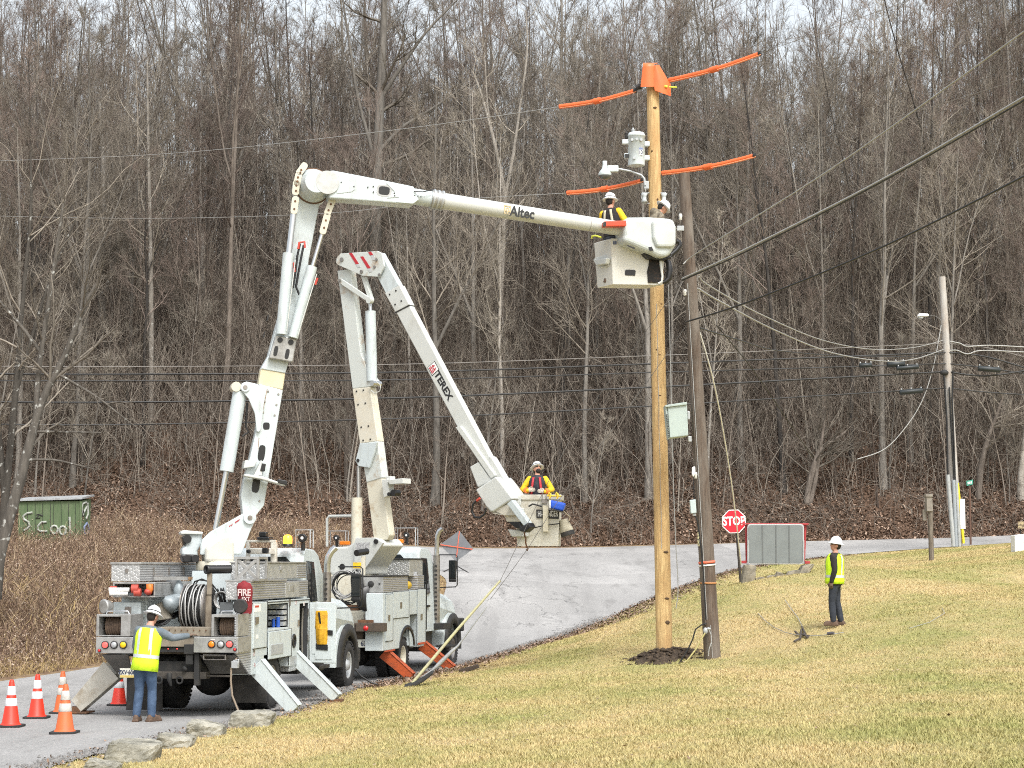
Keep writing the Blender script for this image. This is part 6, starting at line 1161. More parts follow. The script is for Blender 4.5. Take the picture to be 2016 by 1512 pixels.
# ------------------------------------------------------------ poles, line gear, signs
def wood(name, c0, c1, c2, zs=.35):
    m, nt, b = principled(name); MATS[name] = m
    f = noise(nt, 9, 7, .75, stretch=(3, 3, zs * .35)); g = noise(nt, 2.4, 5, .7, stretch=(1.4, 1.4, zs))
    col = mixc(nt, ramp(nt, [(.4, 0.0), (.68, 1.0)], g), ramp(nt, [(.32, c0), (.62, c1)], f), c2)
    nt.links.new(col, b.inputs['Base Color']); b.inputs['Roughness'].default_value = .85; bump(nt, b, f, .5, .02); return m
FRESH = wood('fresh_pine', (.28, .165, .065), (.72, .52, .255), (.47, .29, .125), .6); OLDW = wood('weathered_pole', (.042, .028, .02), (.135, .095, .068), (.185, .16, .135)); FARW = wood('grey_pole', (.30, .285, .265), (.52, .505, .48), (.36, .31, .27))
def pole(name, label, a, b_, r0, r1, mat, lean_dy=0.0, sink=.4):
    A = Vector(a); B = Vector(b_); d = (B - A).normalized(); root = empty(name, A, 0, label, 'pole'); mb = MB(); n = 14
    pts = [A - d * sink] + [A.lerp(B, k / n) for k in range(n + 1)]; mb.tube(pts, [r0] + [r0 + (r1 - r0) * k / n for k in range(n + 1)], 20); mb.build('shaft', mat, root); return root, A, B
NY, OY, FY = 38.5, 37.5, 74.0
np_, NA, NB = pole('utility_pole', 'new honey coloured wooden utility pole rising from the dirt mound', at(1308, 1285, NY), at(1285, 168, NY), .172, .132, FRESH)
op_, OA, OB = pole('utility_pole', 'old weathered dark utility pole leaning behind the new one', at(1403, 1302, OY), at(1347, 342, OY), .172, .115, OLDW)
fp_, FA, FB = pole('utility_pole', 'far grey utility pole with conduits across the road', at(1886, 1076, FY), at(1855, 545, FY), .19, .13, FARW)
def onpole(A, B, py, Y, r=0.0, ang=0.0):
    """point on a pole at picture height py"""
    lo, hi = 0.0, 1.0
    for _ in range(30):
        m_ = (lo + hi) / 2; p = A.lerp(B, m_); q = (p - CAM); y = PH / 2 - FPX * (q.z * _cp - q.y * _sp) / (q.y * _cp + q.z * _sp)
        if y > py: lo = m_
        else: hi = m_
    return A.lerp(B, lo) + Vector((math.sin(ang) * r, -math.cos(ang) * r, 0))
mb = MB()
for py, a in ((215, .2), (300, -.4), (395, .3), (452, -.3), (600, .5), (690, -.3), (700, .1), (765, -.5), (780, .0), (870, .2), (890, .3), (1000, .1), (1090, -.4), (1180, .4)): c = onpole(NA, NB, py, NY, .14, a); mb.ell(c, (.032 + .012 * math.sin(py), .018, .02 + .008 * math.cos(py)), 8)
mb.build('knot', M('knot_brown', (.10, .05, .02), .9), np_)
mb = MB(); mb.tube([onpole(NA, NB, y, NY, .17 if y > 700 else .15, -.15 + .03 * math.sin(y)) for y in range(600, 1100, 20)], .006, 5); mb.build('ground_wire', WIREG, np_)
mb = MB()
for py, w in ((1178, .05), (1225, .09), (1087, .05)): c = onpole(NA, NB, py, NY, .165, .35); mb.ell(c, (.06, .02, w * .5), 10)
mb.build('dark_stain', M('stain', (.09, .055, .03), .9), np_)
# old pole fittings
def strap(A, B, py, Y, r, h, tilt, mat, name, parent):
    c = onpole(A, B, py, Y); mb = MB(); ax = Vector((-tilt, 0, 1)).normalized(); mb.lathe([(r, -h / 2), (r + .006, -h / 2), (r + .006, h / 2), (r, h / 2)], c, ax, 24); return mb.build(name, mat, parent)
strap(OA, OB, 1107, OY, .168, .05, .1, M('tape_orange', (.75, .16, .09), .6), 'ribbon', op_); strap(OA, OB, 1113, OY, .169, .03, .1, CHK, 'ribbon', op_); strap(OA, OB, 1148, OY, .17, .03, .0, M('tape_tan', (.48, .22, .08), .6), 'ribbon', op_)
mb = MB(); mb.tube([onpole(OA, OB, y, OY, .15 + (y - 600) * .00003, -.75) for y in range(600, 1240, 30)], .02, 7); mb.build('cable_guard', M('guard_brown', (.10, .08, .065), .7), op_)
mb = MB(); mb.tube([onpole(OA, OB, y, OY, .165, -.5) for y in range(560, 1240, 30)], .008, 5); mb.tube([onpole(OA, OB, y, OY, .17, -.1) for y in range(1230, 1296, 8)], .008, 5); mb.build('ground_wire', WIREG, op_)
mb = MB(); c = onpole(OA, OB, 1062, OY, .17, -1.0); mb.box(c.x - .03, c.x + .05, c.y - .02, c.y, c.z - .14, c.z + .14); mb.build('pole_tag', M('tag_yellow', (.55, .5, .28), .6, 0, (.1, .1, .08), 25, (.52, .56)), op_)
for py in (937, 578, 430): 
    mb = MB(); c = onpole(OA, OB, py, OY, .2, -.8); mb.lathe([(.02, -.06), (.035, -.05), (.03, 0), (.04, .02), (.03, .07)], c, (0, -.1, 1), 10); mb.build('insulator', CHK, op_)
mb = MB(); mb.box(OB.x - .17, OB.x - .02, OB.y - .1, OB.y - .06, onpole(OA, OB, 456, OY).z, onpole(OA, OB, 446, OY).z); mb.build('bracket', GALV, op_, .01)
def crate_px(x0, y0, x1, y1, Y, depth): a, b_ = at(x0, y0, Y), at(x1, y1, Y); return a.x, b_.x, Y, Y + depth, b_.z, a.z
def pxbox(name, label, cat, pts, Y, depth, mat, bevel=.01):
    mb = MB(); mb.prism([at(x, y, Y) for x, y in pts], (0, depth, 0)); o = mb.build(name, mat, None, bevel); return tag(o, label, cat)
cb = empty('cable_cabinet', at(1335, 865, 37.2), 0, 'pale green grey louvred cabinet mounted on the old utility pole', 'cabinet')
mb = MB(); mb.prism([at(*zI(*q), 37.1) for q in ((112, 975), (238, 960), (247, 1175), (128, 1190))], (0, .45, 0)); mb.build('case', M('cabinet_green', (.40, .47, .44), .5, 0, (.33, .38, .36), 3), cb, .015)
mb = MB(); mb.prism([at(*zI(*q), 37.06) for q in ((96, 978), (238, 957), (239, 975), (100, 992))], (0, .5, 0)); mb.prism([at(*zI(*q), 37.12) for q in ((96, 990), (110, 980), (126, 1190), (118, 1202))], (0, .4, 0)); mb.build('lid', MATS['cabinet_green'], cb, .01)
mb = MB(); [mb.prism([at(*zI(102 + k * 1.1, 1040 + k * 11), 37.10), at(*zI(112 + k * 1.1, 1036 + k * 11), 37.10), at(*zI(112 + k * 1.1, 1041 + k * 11), 37.10), at(*zI(102 + k * 1.1, 1045 + k * 11), 37.10)], (0, .01, 0)) for k in range(14)]; mb.build('vent', DARK, cb)
mb = MB(); mb.prism([at(*zI(*q), 37.25) for q in ((240, 1015), (258, 1020), (258, 1070), (244, 1070))], (0, .1, 0)); mb.prism([at(*zI(*q), 37.2) for q in ((245, 1180), (268, 1178), (270, 1215), (248, 1215))], (0, .12, 0)); mb.build('mount', GALV, cb, .01)
jb_ = empty('junction_box', at(1365, 1000, 37.2), 0, 'small pale junction box on the side of the old pole', 'box'); mb = MB(); mb.prism([at(*zP(*q), 37.25) for q in ((612, 290), (652, 285), (658, 378), (620, 382))], (0, .14, 0)); mb.build('case', M('box_grey', (.45, .52, .52), .5), jb_, .012); mb = MB(); mb.prism([at(*zP(*q), 37.28) for q in ((632, 382), (654, 380), (654, 398), (634, 398))], (0, .08, 0)); mb.build('conduit_hub', GALV, jb_, .01)
mb = MB(); mb.tube([at(*zP(*q), 37.3) for q in ((640, 110), (638, 180), (642, 285))], .012, 5); mb.tube([at(*zP(*q), 37.3) for q in ((650, 398), (665, 440), (690, 620), (705, 800), (720, 1100))], .014, 5); mb.build('lead_cable', BLACK, jb_)
tag(pxbox('wrapped_connector', 'white wrapped connector hanging beside the old pole', 'connector', [zI(*q) for q in ((272, 1378), (292, 1374), (294, 1420), (280, 1445), (270, 1425))], 37.25, .06, CHK, .02))
mb = MB(); mb.tube([at(*zP(*q), 37.3) for q in ((725, 1125), (690, 1135), (650, 1165), (632, 1230), (600, 1300), (545, 1390), (515, 1415))], .016, 6); tag(mb.build('ground_cable', BLACK), 'black cable looping from the old pole into the dirt mound', 'cable')
mb = MB(); mb.tube([at(*zP(*q), 37.2) for q in ((715, 1190), (690, 1230), (660, 1290), (600, 1370), (550, 1415), (505, 1436))], .018, 6); tag(mb.build('ground_cable', M('cable_yellow', (.42, .37, .16), .6)), 'yellowish cable running from the old pole to the grass', 'cable')
mb = MB(); mb.tube([at(*zP(*q), 37.25) for q in ((735, 1150), (755, 1200), (758, 1250), (742, 1300), (738, 1345))], .01, 5); tag(mb.build('ground_wire', WIREG), 'thin pale wire hanging down the foot of the old pole', 'wire')
mb = MB(); c = at(*zP(718, 1175), 37.25); mb.ell(c, (.05, .04, .07)); mb.ell(c + Vector((.06, 0, .04)), (.05, .03, .03)); tag(mb.build('cable_clamp', GALV), 'metal clamp joining cables at the foot of the old pole', 'clamp')
# heap of soil
def lump_mesh(name, label, cat, c, rx, ry, h, mat, seed=0, bits=160):
    rng = np.random.default_rng(seed); n, k = 26, 40; V = []; F = []
    for i in range(n + 1):
        q = i / n
        for j in range(k):
            t = 2 * PI * j / k; e = 1 + .12 * math.sin(3 * t + 1) + .09 * math.sin(7 * t); x = c.x + math.cos(t) * rx * q * e; y = c.y + math.sin(t) * ry * q * e
            V.append((x, y, gz(x, y) - .03 + h * (1 - q) ** .9 * (1 - .2 * q) + rng.normal(0, .022) * (q < .98)))
    for i in range(n):
        for j in range(k): F.append((i * k + j, (i + 1) * k + j, (i + 1) * k + (j + 1) % k, i * k + (j + 1) % k))
    mb = MB(); mb.add(V, F)
    for _ in range(bits):
        a, q = rng.uniform(0, 2 * PI), rng.uniform(.15, 1.12) ; x = c.x + math.cos(a) * rx * q; y = c.y + math.sin(a) * ry * q; z = gz(x, y) + h * max(0, 1 - q) ** .9 * (1 - .2 * q); s = rng.uniform(.015, .05)
        mb.ell((x, y, z), (s * rng.uniform(.7, 1.4), s, s * rng.uniform(.5, .9)), 6)
    return tag(mb.build(name, mat), label, cat)
mc = at(1306, 1292, 38.4); lump_mesh('dirt_mound', 'heap of dark dug soil around the foot of the new pole', 'soil heap', Vector((mc.x, mc.y, 0)), .82, .95, .22, M('dug_soil', (.035, .025, .017), .95, 0, (.115, .08, .05), 14, (.4, .72), bmp=.8), 4)
# orange line covers and blanket
COVER = ORP
def cover(label, a, b_, Ya, Yb, r=.052):
    A, B = at(*a, Ya), at(*b_, Yb); root = empty('line_cover', A, 0, label, 'line cover', 'orange line covers'); n = 8; Mv = A.lerp(B, .5); d = (B - A).normalized(); sg = lambda t: A.lerp(B, t) - Vector((0, 0, .05 * math.sin(PI * t)))
    mb = MB(); mb.tube([sg(k / n * .5) for k in range(n + 1)], r, 10); mb.tube([sg(.5 + k / n * .5) for k in range(n + 1)], r * .9, 10); mb.build('tube', COVER, root); mb = MB(); mb.tube([sg(.46), sg(.54)], r * 1.3, 10); mb.build('coupling', COVER, root)
    mb = MB(); mb.tube([sg(k / n) + Vector((0, -r * .8, -r * .75)) for k in range(n + 1)], .012, 5); mb.build('slot_lip', M('cover_highlight', (.80, .32, .16), .5), root); mb = MB(); mb.tube([sg(1) - d * .04, sg(1) + d * .01], r * 1.05, 10); mb.build('end_ring', DARK, root)  # lip in a paler orange: a highlight painted along the lower edge
cover('upper orange line cover left of the new pole top', (1102, 210), (1252, 178), 39.6, 38.6); cover('upper orange line cover pointing right from the orange blanket', (1318, 158), (1497, 105), 38.4, 37.2); cover('lower orange line cover left of the pole behind the lamp arm', (1117, 380), (1266, 355), 39.6, 38.6); cover('lower orange line cover right of the pole above the old pole top', (1304, 341), (1487, 306), 38.4, 37.2)
bl = empty('insulating_blanket', NB, 0, 'orange rubber blanket folded over the top of the new pole', 'blanket'); YB = NY - .2
def sheet(mb, rows, th=.012):
    n = len(rows[0]); V = [p for r in rows for p in r]; F = [(i * n + j, (i + 1) * n + j, (i + 1) * n + j + 1, i * n + j + 1) for i in range(len(rows) - 1) for j in range(n - 1)]; mb.add(V, F, True); mb.add([p + Vector((0, th, 0)) for p in V], [tuple(reversed(f)) for f in F], True)
mb = MB(); rows = []
for k in range(9):
    t = k / 8; X0, X1 = 527 + 14 * t, 608 - 4 * t
    rows.append([at(*zG(X0 + (X1 - X0) * j / 4, 264 - 130 * t), YB - .02 - .05 * math.sin(PI * j / 4)) for j in range(5)])
for k in range(1, 7):
    a = PI * k / 6; rows.append([at(*zG(541 + (75 + 10 * math.sin(a)) * j / 4, 134 - 7 * math.sin(a)), YB + .2 - .2 * math.cos(a)) for j in range(5)])
sheet(mb, rows); mb.build('front_flap', COVER, bl)
mb = MB(); rows = []
for k in range(9):
    t = k / 8; A = zG(606 - 8 * math.sin(t * 3) + 4 * t, 140 + 145 * t); B = zG(632 + 68 * min(1, t * 1.6), 138 + 180 * t); C_ = zG(640 + 20 * t, 150 + 160 * t)
    rows.append([at(A[0] + (B[0] - A[0]) * j / 4, A[1] + (B[1] - A[1]) * j / 4, YB - .03 + .10 * j / 4 - .06 * math.sin(PI * j / 4)) for j in range(5)])
sheet(mb, rows); mb.build('side_flap', COVER, bl)
mb = MB(); mb.ell(at(*zG(672, 262), YB - .02), (.04, .03, .03)); mb.tube([at(*zG(690, 266), YB - .05), at(*zG(735, 268), YB - .05)], .018, 5); mb.build('blanket_pin', M('hi_yellow', (.7, .72, .08), .6), bl)
mb = MB(); mb.tube([at(*zG(530, 262), NY), at(*zG(500, 268), NY)], .06, 8); mb.build('bolt_end', DARK, bl)
# transformer can
c = at(*zG(503, 630), NY - .12); tr = empty('pole_transformer', c, 0, 'grey pole transformer can bolted left of the new pole', 'transformer'); GT = M('transformer_grey', (.58, .64, .66), .4, 0, (.50, .55, .57), 3)
s_ = (at(*zG(552, 630), NY - .12) - at(*zG(455, 630), NY - .12)).length / 2; zt_ = at(*zG(503, 540), NY - .12).z; zb_ = at(*zG(503, 716), NY - .12).z
mb = MB(); mb.lathe([(s_ * .96, zb_), (s_, zb_ + .03), (s_, zt_ - .05), (s_ * 1.06, zt_ - .045), (s_ * 1.06, zt_ - .01), (s_ * .9, zt_ + .04), (s_ * .4, zt_ + .065), (0, zt_ + .07)], (c.x, c.y, 0), (0, 0, 1), 28); can = mb.build('tank', GT, tr)
def bushing(q, h, r, mat):
    p = at(*zG(*q), NY - .12); prof = []
    for k in range(5): prof += [(r, h * k / 5), (r * .6, h * (k + .5) / 5)]
    mb = MB(); mb.lathe(prof + [(r * .4, h), (r * .3, h * 1.15), (0, h * 1.15)], p, (0, 0, 1), 14); mb.build('bushing', mat, tr)
bushing((484, 538), .13, .05, GALV); bushing((447, 560), .14, .045, DARK)
mb = MB()
for q in ((440, 580), (452, 660)): p = at(*zG(*q), NY - .12); mb.box(p.x - .07, p.x + .07, p.y - .05, p.y + .05, p.z - .05, p.z + .05)
for q in ((562, 592), (562, 672)): p = at(*zG(*q), NY - .12); mb.box(p.x - .05, p.x + .06, p.y - .05, p.y + .1, p.z - .05, p.z + .05)
mb.build('lug', GT, tr, .01); mb = MB()
for q in ((478, 568), (505, 565), (530, 568), (490, 672)): p = at(*zG(*q), NY - .12 - s_); mb.cyl(p + Vector((0, .05, 0)), p - Vector((0, .03, 0)), .03, k=10)
mb.build('terminal', GALV, tr); mb = MB(); p = at(*zG(448, 660), NY - .18); mb.box(p.x - .04, p.x + .05, p.y - .02, p.y, p.z - .04, p.z + .04); mb.build('lug_end', DARK, tr)
p = at(*zG(526, 640), NY - .12 - s_ * .92); mb = MB(); mb.box(p.x - .045, p.x + .045, p.y - .01, p.y, p.z - .06, p.z + .06); lb_ = mb.build('rating_label', CHK, tr); text_mesh('10', .12, (p + Vector((0, -.016, 0)), (1, 0, 0), (0, 0, 1)), .002, M('label_ink', (.05, .06, .12), .5), 'rating_number', lb_, .8)
p = at(*zG(526, 620), NY - .12 - s_ * .92); mb = MB(); mb.box(p.x - .05, p.x + .05, p.y - .01, p.y, p.z - .025, p.z + .025); mb.build('maker_label', M('label_blue', (.18, .22, .38), .5), tr)
# street lamp on the new pole, far street lamp
def lampset(label, pts, head, Y, s, cat='street lamp'):
    root = empty('street_lamp', at(*pts[0], Y), 0, label, cat); mb = MB(); mb.tube([at(*q, Y) for q in pts], .028 * s, 8); mb.build('arm', GALV, root)
    h = at(*head, Y); mb = MB(); mb.lathe([(.14 * s, -.15 * s), (.15 * s, -.11 * s), (.10 * s, -.03 * s), (.07 * s, .0), (.055 * s, .08 * s), (.05 * s, .1 * s), (.05 * s, .18 * s), (0, .185 * s)], h, (0, 0, 1), 18); hd = mb.build('lamp_head', M('lamp_grey', (.52, .57, .57), .4), root)
    mb = MB(); mb.lathe([(0, -.24 * s), (.07 * s, -.235 * s), (.135 * s, -.19 * s), (.14 * s, -.152 * s)], h, (0, 0, 1), 18); mb.build('lens', M('lamp_lens', (.25, .25, .24), .1, spec=.8), hd)
    return root, h
r_, h_ = lampset('street lamp on curved arm below the transformer of new pole', [zG(552, 830), zG(548, 790), zG(530, 770), zG(470, 748), zG(400, 735)], zG(322, 735), NY - .15, .95)
mb = MB(); a, b_ = at(*zG(335, 735), NY - .15), at(*zG(400, 735), NY - .15); mb.box(a.x, b_.x, a.y - .06, a.y + .06, a.z - .07, a.z + .07); mb.build('ballast_box', M('lamp_grey', None), r_, .02)
mb = MB(); p = at(*zG(558, 832), NY - .1); mb.box(p.x - .05, p.x + .06, p.y - .05, p.y + .05, p.z - .07, p.z + .1); mb.build('mount', GALV, r_, .01); mb = MB(); mb.tube([at(*zG(*q), NY - .15) for q in ((556, 845), (552, 870), (535, 885), (532, 905))], .01, 5); mb.build('lead_wire', WIREG, r_)
r_, h_ = lampset('white cobra street lamp on the far grey pole', [zN(376, 330), zN(368, 312), zN(345, 298), zN(300, 292)], zN(285, 297), FY - .2, .1); 
mb = MB(); mb.prism([at(*zN(*q), FY - .35) for q in ((268, 284), (312, 286), (316, 298), (262, 300))], (0, .3, 0)); mb.build('lamp_housing', CHK, r_, .03); mb = MB(); mb.prism([at(*zN(*q), FY - .3) for q in ((264, 300), (290, 300), (286, 310), (266, 308))], (0, .2, 0)); mb.build('lens', GALV, r_, .02)
for q, lab in (((548, 900), 'grey spool insulator on the left face of new pole'), ((660, 900), 'grey spool insulator on the right face of new pole')):
    p = at(*zG(*q), NY - .1); io = empty('spool_insulator', p, 0, lab, 'insulator'); mb = MB(); mb.lathe([(.045, -.1), (.075, -.09), (.045, -.03), (.045, .03), (.075, .09), (.045, .1)], p, (0, 0, 1), 14); mb.build('spool', M('porcelain', (.5, .54, .56), .25), io); mb = MB(); sg = 1 if q[0] < 600 else -1; mb.tube([p + Vector((.14 * sg, .05, .11)), p + Vector((-.03 * sg, 0, .12)), p + Vector((-.03 * sg, 0, -.12)), p + Vector((.14 * sg, .05, -.11))], .014, 6); mb.build('clevis', GALV, io)
# far pole fittings
for (a, b_, r, mt) in (((405, 1060), (433, 1405), .085, GALV), ((432, 1085), (446, 1405), .07, M('conduit_grey', (.30, .33, .36), .5)), ((446, 1085), (462, 1405), .07, GALV), ((452, 1100), (481, 1390), .055, M('marker_yellow', (.75, .6, .03), .5))):
    mb = MB(); mb.tube([at(*zN(*a), FY - .25), at(*zN(*b_), FY - .25)], r, 10); mb.build('conduit', mt, fp_)
for pts in (((386, 580), (400, 800), (405, 1060)), ((430, 560), (426, 700), (434, 900), (440, 1085)), ((412, 640), (425, 900), (436, 1090))):
    mb = MB(); mb.tube([at(*zN(*q), FY - .22) for q in pts], .035, 6); mb.build('riser_cable', BLACK, fp_)
mb = MB(); p = at(*zN(388, 570), FY - .2); mb.ell(p, (.18, .12, .12)); mb.build('cable_clamp', DARK, fp_)
mb = MB(); p = at(*zN(476, 1248), FY - .3); mb.box(p.x - .1, p.x + .1, p.y - .01, p.y, p.z - .6, p.z + .6); tag(mb.build('notice_board', CHK), 'narrow white notice behind the foot of the far pole', 'sign')
# ------------------------------------------------------------ overhead cables
def cable(label, pts, r, mat, name='overhead_cable', cat='cable', sub=8):
    P = [at(*q) for q in pts]; out = []
    for i in range(len(P) - 1):
        p0, p1, p2, p3 = P[max(i - 1, 0)], P[i], P[i + 1], P[min(i + 2, len(P) - 1)]
        for k in range(sub):
            t = k / sub; out.append(.5 * ((2 * p1) + (p2 - p0) * t + (2 * p0 - 5 * p1 + 4 * p2 - p3) * t * t + (3 * p1 - p0 - 3 * p2 + p3) * t ** 3))
    out.append(P[-1]); mb = MB(); mb.tube(out, r, 6); return tag(mb.build(name, mat), label, cat)
PALE = M('pale_wire', (.36, .36, .345), .5, .2); THIN = M('thin_wire', (.20, .185, .17), .6)
cable('thick pale twisted service cable from the old pole to the upper right edge', [(1343, 549, 37.3), (1480, 485, 35.5), (1740, 352, 32), (2030, 183, 28)], .021, PALE); cable('second strand twisted along the thick pale service cable', [(1343, 552, 37.3), (1480, 490, 35.5), (1740, 356, 32), (2030, 190, 28)], .014, WIREB)
cable('single pale wire rising to the top right corner above the thick cable', [(1345, 520, 37.3), (1385, 490, 36.8), (1640, 330, 32), (2030, 52, 26)], .013, PALE); cable('black cable from the old pole to the right edge below the pale ones', [(1350, 634, 37.3), (1480, 592, 35.5), (1740, 485, 32), (2030, 340, 28)], .018, WIREB)
cable('upper sagging pale service wire between old pole and far pole', [(1376, 545, 37.5), (1400, 565, 39), (1500, 620, 45), (1620, 670, 55), (1720, 688, 64), (1800, 684, 70), (1857, 670, 73.8)], .015, PALE); cable('lower sagging pale service wire between old pole and far pole', [(1374, 568, 37.5), (1420, 595, 40), (1530, 652, 48), (1640, 695, 57), (1740, 711, 66), (1800, 707, 70), (1858, 688, 73.8)], .019, PALE)
cable('dark sagging cable leaving the old pole toward the far trees', [(1378, 646, 37.5), (1450, 668, 42), (1530, 690, 50), (1650, 700, 60), (1780, 702, 70), (1857, 698, 73.8)], .018, WIREB); cable('slack dark rope descending right from the old pole', [(1410, 640, 37.4), (1480, 725, 40), (1540, 812, 44), (1600, 900, 50)], .012, DARK)
cable('straight pale guy wire from the old pole to behind the stop sign', [(1372, 636, 37.5), (1408, 765, 39), (1440, 950, 43.5), (1459, 1112, 47.5)], .016, CHK, 'guy_wire', 'wire'); cable('grey wire dangling beside the right side of new pole', [(1316, 560, 38.3), (1321, 760, 38.3), (1325, 930, 38.3), (1330, 1060, 38.3), (1335, 1155, 38.3), (1331, 1198, 38.3)], .011, WIREG, 'hanging_wire', 'wire')
FW = FY - .1
for lab, L_, R0, R1, r, mt in (('topmost thin telephone line behind both booms', (722, 700), 672, 690, .016, THIN), ('second telephone line crossing behind both booms', (737, 716), 690, 712, .034, WIREB), ('third telephone line crossing behind both booms', (750, 733), 712, 722, .026, WIREB), ('fourth thick telephone line crossing behind both booms', (792, 762), 728, 712, .038, WIREB), ('lowest telephone line crossing behind both booms', (836, 799), 760, 762, .027, WIREB)):
    cable(lab, [(-30, L_[0] - 1, 66), (240, L_[0], 67), (800, (L_[0] + L_[1]) / 2 + 6, 70), (1290, L_[1], 72), (1560, (L_[1] + R0) / 2 + 3, 73), (1862, R0 + 4, FW)], r, mt)
    cable(lab.replace('behind both booms', 'from far pole to right edge'), [(1866, R0 + 4, FW), (1940, R0 + 12, 74), (2030, R1 + 16, 74)], r, mt)
cable('bright service line leaving far pole to the right, sagging then rising', [(1870, 672, FW), (1890, 676, FW), (1905, 682, FW), (1950, 680, 74), (2030, 684, 74)], .024, PALE); cable('lower bright service line leaving far pole to the right', [(1870, 690, FW), (1885, 690, FW), (1905, 697, FW), (1935, 690, 74), (2030, 694, 74)], .024, PALE)
cable('braided slack down cable from far lamp to the hillside', [(1853, 640, FW), (1838, 720, FW), (1815, 790, FW), (1780, 845, FW), (1740, 885, FW), (1688, 904, FW)], .02, WIREG)
cable('thin bare conductor from upper left line cover to the left edge', [(1104, 210, 39.6), (760, 258, 44), (340, 302, 52), (-30, 318, 60)], .009, PALE); cable('thin bare conductor from lower left line cover to the left edge', [(1119, 380, 39.6), (860, 396, 42), (640, 420, 46), (300, 430, 52), (-30, 425, 60)], .007, PALE)
cable('thin bare conductor beyond the upper right line cover', [(1496, 105, 37.2), (1750, 15, 34), (1820, -12, 33)], .005, THIN); cable('thin bare conductor beyond the lower right line cover', [(1486, 306, 37.2), (1750, 235, 34), (2030, 150, 31)], .005, THIN)
for lab, q, Y in (('first black splice case on the telephone line left of far pole', ((880, 349), (955, 345), (960, 372), (884, 376)), 73.4), ('square black splice case above another left of far pole', ((1045, 338), (1150, 335), (1155, 368), (1050, 374)), 73.6), ('long black splice case just left of far pole', ((1102, 367), (1234, 358), (1238, 380), (1106, 392)), 73.5), ('black splice case right of the far pole', ((1590, 362), (1722, 374), (1722, 405), (1588, 394)), 73.8), ('lowest black splice case left of far pole', ((1122, 508), (1260, 498), (1262, 522), (1124, 538)), 73.5)):
    a, b_ = at(*zJ(*[(q[0][i] + q[3][i]) / 2 for i in (0, 1)]), Y), at(*zJ(*[(q[1][i] + q[2][i]) / 2 for i in (0, 1)]), Y); r = (at(*zJ(*q[0]), Y) - at(*zJ(*q[3]), Y)).length / 2
    io = empty('splice_case', a, 0, lab, 'splice case', 'black splice cases on the telephone lines'); d = (b_ - a); mb = MB(); mb.tube([a, a + d * .03, a + d * .97, b_], [r * .7, r, r, r * .7], 12); mb.build('case', M('splice_black', (.02, .026, .028), .5), io); mb = MB(); [mb.ell(a + d * t + Vector((0, 0, r * 1.2)), (.03, .03, .04), 6) for t in (.08, .5, .92)]; mb.build('hanger', GALV, io)
# guys with guards
gY = 37.6
cable('left guy wire from yellow guard up to the old pole', [(984, 1145, 37.6), (1126, 860, 37.6), (1245, 690, 37.6), (1344, 551, 37.45)], .006, M('guy_dark', (.10, .095, .09), .6), 'guy_wire', 'wire'); cable('right guy wire from grey guard up past the small bucket', [(965, 1180, 37.4), (1036, 1084, 37.5), (1108, 974, 37.5), (1240, 800, 37.5), (1352, 640, 37.45)], .006, MATS['guy_dark'], 'guy_wire', 'wire')
mb = MB(); mb.tube([at(812, 1345, gY - .1), at(900, 1240, gY), at(985, 1143, gY)], [.034, .03, .022], 8); tag(mb.build('guy_guard', M('guard_yellow', (.48, .46, .27), .6, 0, (.42, .40, .28), 3)), 'pale yellow plastic guard on the left guy wire by the truck', 'guy guard')
mb = MB(); mb.tube([at(*zB(*q), gY) for q in ((790, 1300), (900, 1225), (960, 1170), (1040, 1090), (1085, 1050), (1180, 920), (1290, 770)) ], [.015, .022, .045, .036, .022, .018, .014], 8); tag(mb.build('guy_guard', M('guard_grey', (.36, .37, .38), .6, 0, (.25, .26, .27), 4)), 'bent grey guard on the right guy wire beside the yellow one', 'guy guard')
mb = MB(); pts = [at(*zB(*q), gY - .3) for q in ((700, 1340), (760, 1318), (830, 1285), (900, 1235), (915, 1245), (850, 1300), (790, 1335), (720, 1352))]; mb.prism(pts, (0, .35, .03)); tag(mb.build('ground_mat', DARK, None, .02), 'black crumpled mat at the foot of the guy wires', 'mat')
mb = MB(); mb.tube([at(*zB(*q), 38.5) for q in ((355, 1215), (400, 1265), (470, 1310), (540, 1332), (600, 1328))], .02, 6); tag(mb.build('ground_cable', BLACK), 'black hose lying on the ground between the two trucks', 'cable')
mb = MB(); mb.prism([at(*zB(*q), 42.5) for q in ((1090, 1222), (1225, 1182), (1238, 1205), (1195, 1222), (1110, 1236))], (0, .25, 0)); tag(mb.build('wood_block', M('dark_plank', (.06, .045, .035), .9), None, .01), 'dark wooden block on the grass beyond the orange outriggers', 'block')
# ------------------------------------------------------------ signs
SY = 64.0; sb_ = at(1457, 1131, SY); stp = at(1447, 1005, SY); ss = empty('stop_sign', sb_, 0, 'red octagonal stop sign on a dark leaning post at the junction', 'sign')
mb = MB(); d = (stp - sb_).normalized(); mb.tube([sb_ - d * .3, stp], .05, 6); mb.build('post', M('post_brown', (.035, .027, .022), .7), ss)
c = at(1445, 1026.5, SY - .1); R_ = (at(1468, 1026, SY) - at(1422, 1026, SY)).length / 2 / math.cos(PI / 8); rl_ = .03
oc = lambda r, y: [Vector((c.x + math.cos(PI / 8 + PI / 4 * k + rl_) * r, c.y + y, c.z + math.sin(PI / 8 + PI / 4 * k + rl_) * r)) for k in range(8)]
mb = MB(); mb.prism(oc(R_, 0), (0, .01, 0)); sg = mb.build('sign_plate', M('sign_white', (.8, .8, .8), .4), ss); mb = MB(); mb.prism(oc(R_ * .93, -.006), (0, .005, 0)); mb.build('sign_face', M('sign_red', (.56, .012, .03), .35), sg); text_mesh('STOP', .42, (c + Vector((0, -.012, 0)), (1, 0, rl_), (-rl_, 0, 1)), .003, MATS['sign_white'], 'sign_lettering', sg, .78, .012)
